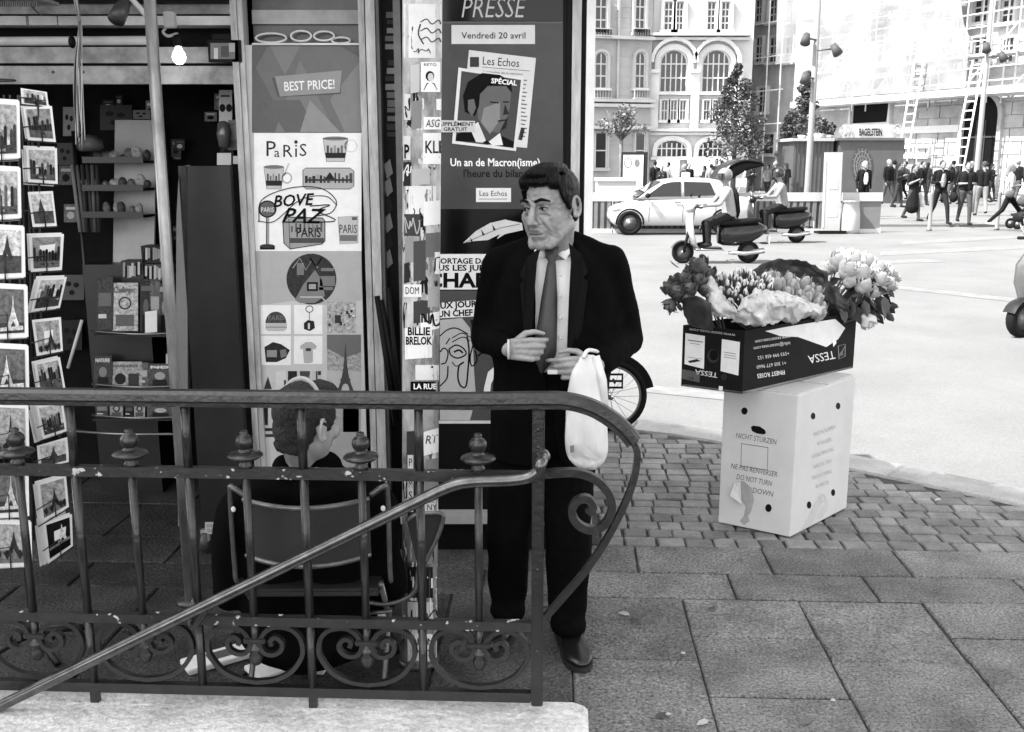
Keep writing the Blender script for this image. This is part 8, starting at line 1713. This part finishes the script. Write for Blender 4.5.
# ---------------------------------------------------------------- riders and pedestrians
def walker(h=1.74, stride=0.0, arms='down', female=False, lean=0.0, seed=0, bulk=1.0, sit=None):
    P = Prims(); s = h / 1.75; w_ = .93 if female else 1.0
    hipz, shz = .93 * s, 1.45 * s
    P.e((0, -.005 - lean * .55, 1.635 * s), (.076 * s, .094 * s, .115 * s), 'skin'); P.e((0, -.06 * s - lean * .55, 1.57 * s), (.045 * s, .045 * s, .045 * s), 'skin'); P.e((0, -.1 * s - lean * .55, 1.62 * s), (.012, .014, .018), 'skin')
    P.c((0, .015 - lean * .5, 1.56 * s), (0, .02 - lean * .45, 1.45 * s), .052 * s, .058 * s, 'skin')
    P.e((0, .02 - lean * .55, 1.665 * s), (.085 * s, .1 * s, .1 * s), 'hair')
    if female: P.c((0, .06 - lean * .5, 1.62 * s), (0, .09 - lean * .45, 1.45 * s), .075 * s, .05 * s, 'hair')
    for x in (-1, 1):
        P.c((x * .085 * w_, .0 - lean * .4, 1.36 * s), (x * .075 * w_, 0, hipz + .08), .115 * s * bulk * w_, .1 * s * bulk, 'top'); P.c((x * .05, .01 - lean * .45, shz), (x * .17 * w_ * s, .01 - lean * .45, shz - .02), .06 * s, .058 * s * bulk, 'top')
        fwd = stride * x
        hip = V3((x * .09 * s, 0, hipz)); kn = V3((x * .1 * s, -.1 * abs(stride) - fwd * .34, .5 * s)); an = V3((x * .1 * s, -fwd * .62 + (0.06 if fwd < 0 else 0), .085 * s + (.08 if fwd < -.2 else 0)))
        P.c(hip, kn, .092 * s * bulk, .064 * s, 'bot'); P.c(kn, an, .062 * s, .045 * s, 'bot'); P.c(an + V3((0, .03, -.03)), an + V3((x * .015, -.15, -.045)), .04, .036, 'shoe')
        sh = V3((x * .195 * w_ * s, .01 - lean * .45, shz - .03))
        if arms == 'down' or (arms == 'one' and x < 0): el = sh + V3((x * .05, .03 + fwd * .12, -.29 * s)); wr = el + V3((-x * .0, -.06 + fwd * .16, -.25 * s))
        elif arms == 'phone' or arms == 'one': el = sh + V3((x * .05, .0, -.28 * s)); wr = el + V3((-x * .12, -.2, .12 * s))
        else: el = sh + V3((x * .06, .02, -.28 * s)); wr = el + V3((-x * .13, -.22, .02))
        P.c(sh, el, .05 * s * bulk, .042 * s, 'top' if True else ''); P.c(el, wr, .04 * s, .028 * s, 'fore'); P.c(wr, wr + (wr - el).normalized() * .1, .03, .024, 'skin')
    return P
TONES = {}
def tone(v): return mat('cloth_%03d' % int(v * 1000), v, rough=.85, var=.2, scale=6, spec=.15)
def ped(name, label, px, pyf, face, cat='person', group=None, Y=None, z=FARZ, tops=.01, bots=.02, fore=None, hair=.01, skirt=None, vox=.014, parts=(), shoe=.01, shirt=None, **kw):
    b = PZ(px, pyf, z) if Y is None else PY(px, 170, Y); b.z = z
    P = walker(**kw)
    if skirt is not None: h = kw.get('h', 1.7); P.c((0, 0, .95), (0, 0, .42), .14, .2, 'skirt')
    if shirt: P.e((0, -.115, 1.24), (.055, .03, .2), 'shirt')
    mm = {'skin': M_skinf, 'top': tone(tops), 'bot': tone(bots), 'fore': tone(fore) if fore is not None else tone(tops), 'hair': tone(hair), 'shoe': tone(shoe)}
    if skirt is not None: mm['skirt'] = tone(skirt)
    if shirt: mm['shirt'] = tone(shirt)
    me = P.mesh(mm, vox, 1, 'person', bias={'shirt': -.012}); o = mesh_obj(name, me, tuple(b)); o.rotation_euler = (0, 0, face); PM[o] = Matrix.Translation(b) @ Matrix.Rotation(face, 4, 'Z')
    tag(o, label, cat, group)
    for nm, fn in parts: mb = MB(); mt_ = fn(mb); mb.transform(PM[o]); mb.build(nm, o, True)
    return o
def carry(name, label, cat, o, fn):
    b = PM[o]; mb = MB(); fn(mb); mb.transform(b); return tag(mb.build(name, loc=tuple(b.translation + V3((0, 0, .5)))), label, cat)
SKF = .19
p1 = ped('person', 'white haired man in dark jacket and pale shirt behind the plain end barrier', 865, 0, R(10), Y=33, tops=.006, bots=.006, hair=.6, shirt=.7, stride=.1, h=1.78)
p2 = ped('person', 'woman in long dark dress looking at her phone, leftmost of the walking group', 911, 221, R(25), h=1.68, female=True, tops=.007, bots=.05, fore=SKF, skirt=.007, hair=.03, arms='phone', stride=.3)
p3 = ped('person', 'man in open dark jacket and dark trousers striding towards the road', 938, 224, R(5), h=1.8, tops=.006, bots=.012, hair=.03, shirt=.25, arms='front', stride=.55)
p4 = ped('person', 'man in dark top and grey jeans carrying a black bag', 963, 225, R(-5), h=1.76, tops=.007, bots=.05, fore=SKF, hair=.02, arms='front', stride=.25, bulk=1.1)
p5 = ped('person', 'man in dark tee shirt and pale trousers seen from behind', 980, 216, R(170), h=1.78, tops=.008, bots=.17, fore=SKF, hair=.05, arms='front', stride=.3, bulk=1.05)
p6 = ped('person', 'woman in pale top and black leggings walking right with a phone', 1006, 228, R(80), h=1.72, female=True, tops=.32, bots=.006, fore=SKF, hair=.16, arms='front', stride=.7, shoe=.6)
carry('shoulder_bag', 'black bag hanging at the side of the man in grey jeans', 'bag', p4, lambda mb: (mb.ell((-.32, .02, .78), (.11, .2, .15), tone(.006), 12, 8), mb.tube([(-.32, -.1, .9), (-.24, -.02, 1.3), (-.1, 0, 1.46), (-.3, .1, .9)], .015, tone(.006), 6)))
carry('white_carrier_bag', 'white bag carried at the side of the woman in the dark dress', 'bag', p2, lambda mb: mb.loft([[(.3 + x * s_, y * s_, z) for x, y in ((-.04, -.13), (.04, -.13), (.04, .13), (-.04, .13))] for z, s_ in ((.42, .9), (.55, 1.1), (.75, .8), (.86, .15))], tone(.6), True))
carry('handbag', 'grey shoulder bag of the woman in black leggings', 'bag', p6, lambda mb: (mb.ell((-.22, .05, .92), (.05, .13, .1), tone(.1), 12, 8), mb.tube([(-.2, -.06, 1.02), (-.12, 0, 1.44), (-.2, .14, 1.02)], .012, tone(.1), 6)))
for o, hh, lab in ((p2, 1.68, 'phone held up by the woman in the long dark dress'), (p6, 1.72, 'phone held out by the woman in black leggings')):
    carry('mobile_phone', lab, 'phone', o, lambda mb: mb.box((.12, -.3, 1.2 if o is p2 else 1.13), (.075, .02, .14), tone(.01), bev=.004))
# pram at the right edge
pr0 = PZ(1024, 229, FARZ); pram = thing('pushchair', 'dark pushchair with rounded hood cut off at the right edge beside the walking woman', 'pushchair', tuple(pr0)); T = PM[pram]
for x in (-.28, .3):
    for y in (-.2, .2): wheel(pram, (x, y, .14), .14, .05, 5, 'wheel', M=T)
mb = MB(); mb.tube([(-.28, -.2, .14), (.1, -.2, .6), (.55, -.2, 1.0), (.55, .2, 1.0), (.1, .2, .6), (-.28, .2, .14)], .018, tone(.01), 8); mb.tube([(.3, -.2, .14), (-.1, -.2, .6)], .016, tone(.01), 8); mb.tube([(.3, .2, .14), (-.1, .2, .6)], .016, tone(.01), 8); mb.transform(T); mb.build('frame', pram, True)
mb = MB(); mb.loft([[(x, -.19, z), (x, .19, z), (x + .04, .19, z - .06), (x + .04, -.19, z - .06)] for x, z in ((-.32, .4), (-.15, .42), (.05, .5), (.2, .85))], tone(.02), True); mb.transform(T); mb.build('seat', pram, True)
mb = MB(); mb.ell((-.02, 0, .74), (.22, .2, .17), tone(.06), 14, 10); mb.transform(T); mb.build('hood', pram, True)
# rider builder (scooter local coordinates, nose -x)
def rider(label, S_, tops, bots, fore, hel, z0=.82, h=1.0, lean=.1):
    P = Prims(); hx = .22
    P.e((hx - lean - .02, 0, z0 + .72), (.1, .082, .115), 'skin'); P.e((hx - lean - .105, 0, z0 + .7), (.014, .012, .018), 'skin'); P.c((hx - lean, 0, z0 + .64), (hx - lean + .03, 0, z0 + .52), .05, .058, 'skin')
    for y in (-1, 1):
        P.c((hx - lean * .8, y * .08, z0 + .44), (hx, y * .08, z0 + .06), .115, .11, 'top'); P.c((hx - lean, y * .06, z0 + .5), (hx - lean, y * .17, z0 + .47), .06, .06, 'top')
        P.c((hx, y * .09, z0 + .04), (-.2, y * .13, z0 - .12), .095, .068, 'bot'); P.c((-.2, y * .13, z0 - .12), (-.18, y * .12, .4), .065, .048, 'bot'); P.c((-.15, y * .12, .35), (-.3, y * .13, .335), .042, .038, 'shoe')
        sh = V3((hx - lean, y * .19, z0 + .46)); el = V3((hx - .16 - lean, y * .26, z0 + .24)); wr = V3((-.34, y * .28, 1.05)); P.c(sh, el, .055, .046, 'top'); P.c(el, wr, .045, .032, 'fore'); P.c(wr, wr + V3((-.04, 0, -.02)), .035, .03, 'skin')
    me = P.mesh({'skin': M_skinf, 'top': tone(tops), 'bot': tone(bots), 'fore': tone(fore), 'shoe': tone(.02)}, .012, 1, 'person'); o = mesh_obj('person', me, tuple(S_.translation)); o.rotation_euler = S_.to_euler(); PM[o] = S_; tag(o, label, 'person')
    mb = MB(); c = V3((hx - lean + .0, 0, z0 + .755)); rings = []
    for a in range(-40, 91, 13):
        rr = math.cos(R(a)); rings.append([(c.x + .135 * rr * math.cos(t_) - .01, c.y + .118 * rr * math.sin(t_), c.z + .13 * math.sin(R(a))) for t_ in [2 * math.pi * k / 20 for k in range(20)]])
    mb.loft(rings, hel, True); mb.transform(S_); ho = mb.build('helmet', o, True)
    mb = MB(); mb.loft([[(c.x - .145 * math.cos(R(a)) - .0, .122 * math.sin(R(a)), c.z + dz) for a in range(-70, 71, 14)] for dz in (.03, -.03, -.09)], mat('visor', .01, rough=.1, spec=.6), True, caps=False, closed=False); mb.transform(S_); mb.build('visor', ho, True)
    return o
M_hel = mat('pale_helmet', .17, rough=.3, coat=.4, var=.35, scale=5); M_held = mat('dark_helmet', .012, rough=.3, coat=.4)
r1 = rider('scooter rider in pale helmet, white shirt and dark trousers with a black backpack', S1, .26, .012, .26, M_hel, z0=.84)
carry('backpack', 'black backpack on the white shirted scooter rider', 'backpack', r1, lambda mb: (mb.loft([[(.26 + dx * .5 + .0, y * s_, z) for y in (-1, 1)] + [(.26 + dx * .5 + .15 * s_ * 3, y * s_, z) for y in (1, -1)] for z, s_, dx in ((.85, .12, .1), (.95, .15, .1), (1.25, .15, .02), (1.36, .1, -.02))], tone(.006), True)))
r2 = rider('second scooter rider in dark helmet and pale shirt near the ribbed barrier', S2, .2, .012, .2, M_held)
# crowd far behind: three figures copied
def crowd_base(lab, **kw): return ped('person', lab, 700, 0, 0, Y=46, vox=.018, group='pedestrians in the far crowd', **kw)
LABc = 'distant pedestrian in the far crowd in front of the buildings'
bases = [crowd_base(LABc, tops=.008, bots=.012, hair=.01, stride=.4, h=1.76), crowd_base(LABc, tops=.02, bots=.03, hair=.02, stride=.2, h=1.68, female=True, arms='phone'), crowd_base(LABc, tops=.2, bots=.02, hair=.015, stride=.5, h=1.74), crowd_base(LABc, tops=.007, bots=.06, hair=.2, stride=.3, h=1.8, bulk=1.12)]
rc = random.Random(17); spots = [(655, 47), (662, 45), (668, 47), (684, 40), (689, 46), (704, 47), (711, 45), (716, 48), (722, 46), (751, 44), (768, 46), (775, 45), (781, 48), (786, 44), (791, 46), (889, 41), (894, 44), (900, 40), (905, 46), (918, 45), (923, 42), (928, 47), (944, 44), (949, 41), (953, 46), (957, 43), (968, 47), (972, 42), (987, 43), (993, 46), (1011, 44), (1018, 42), (832, 40)]
for i, (x, Y) in enumerate(spots):
    b = PY(x, 170, Y); o = bases[i % 4] if i < 4 else dup(bases[i % 4], (b.x, b.y, FARZ)); o.location = (b.x, b.y, FARZ); o.rotation_euler = (0, 0, rc.uniform(0, 6.28)); s_ = rc.uniform(.92, 1.04); o.scale = (s_, s_, s_)
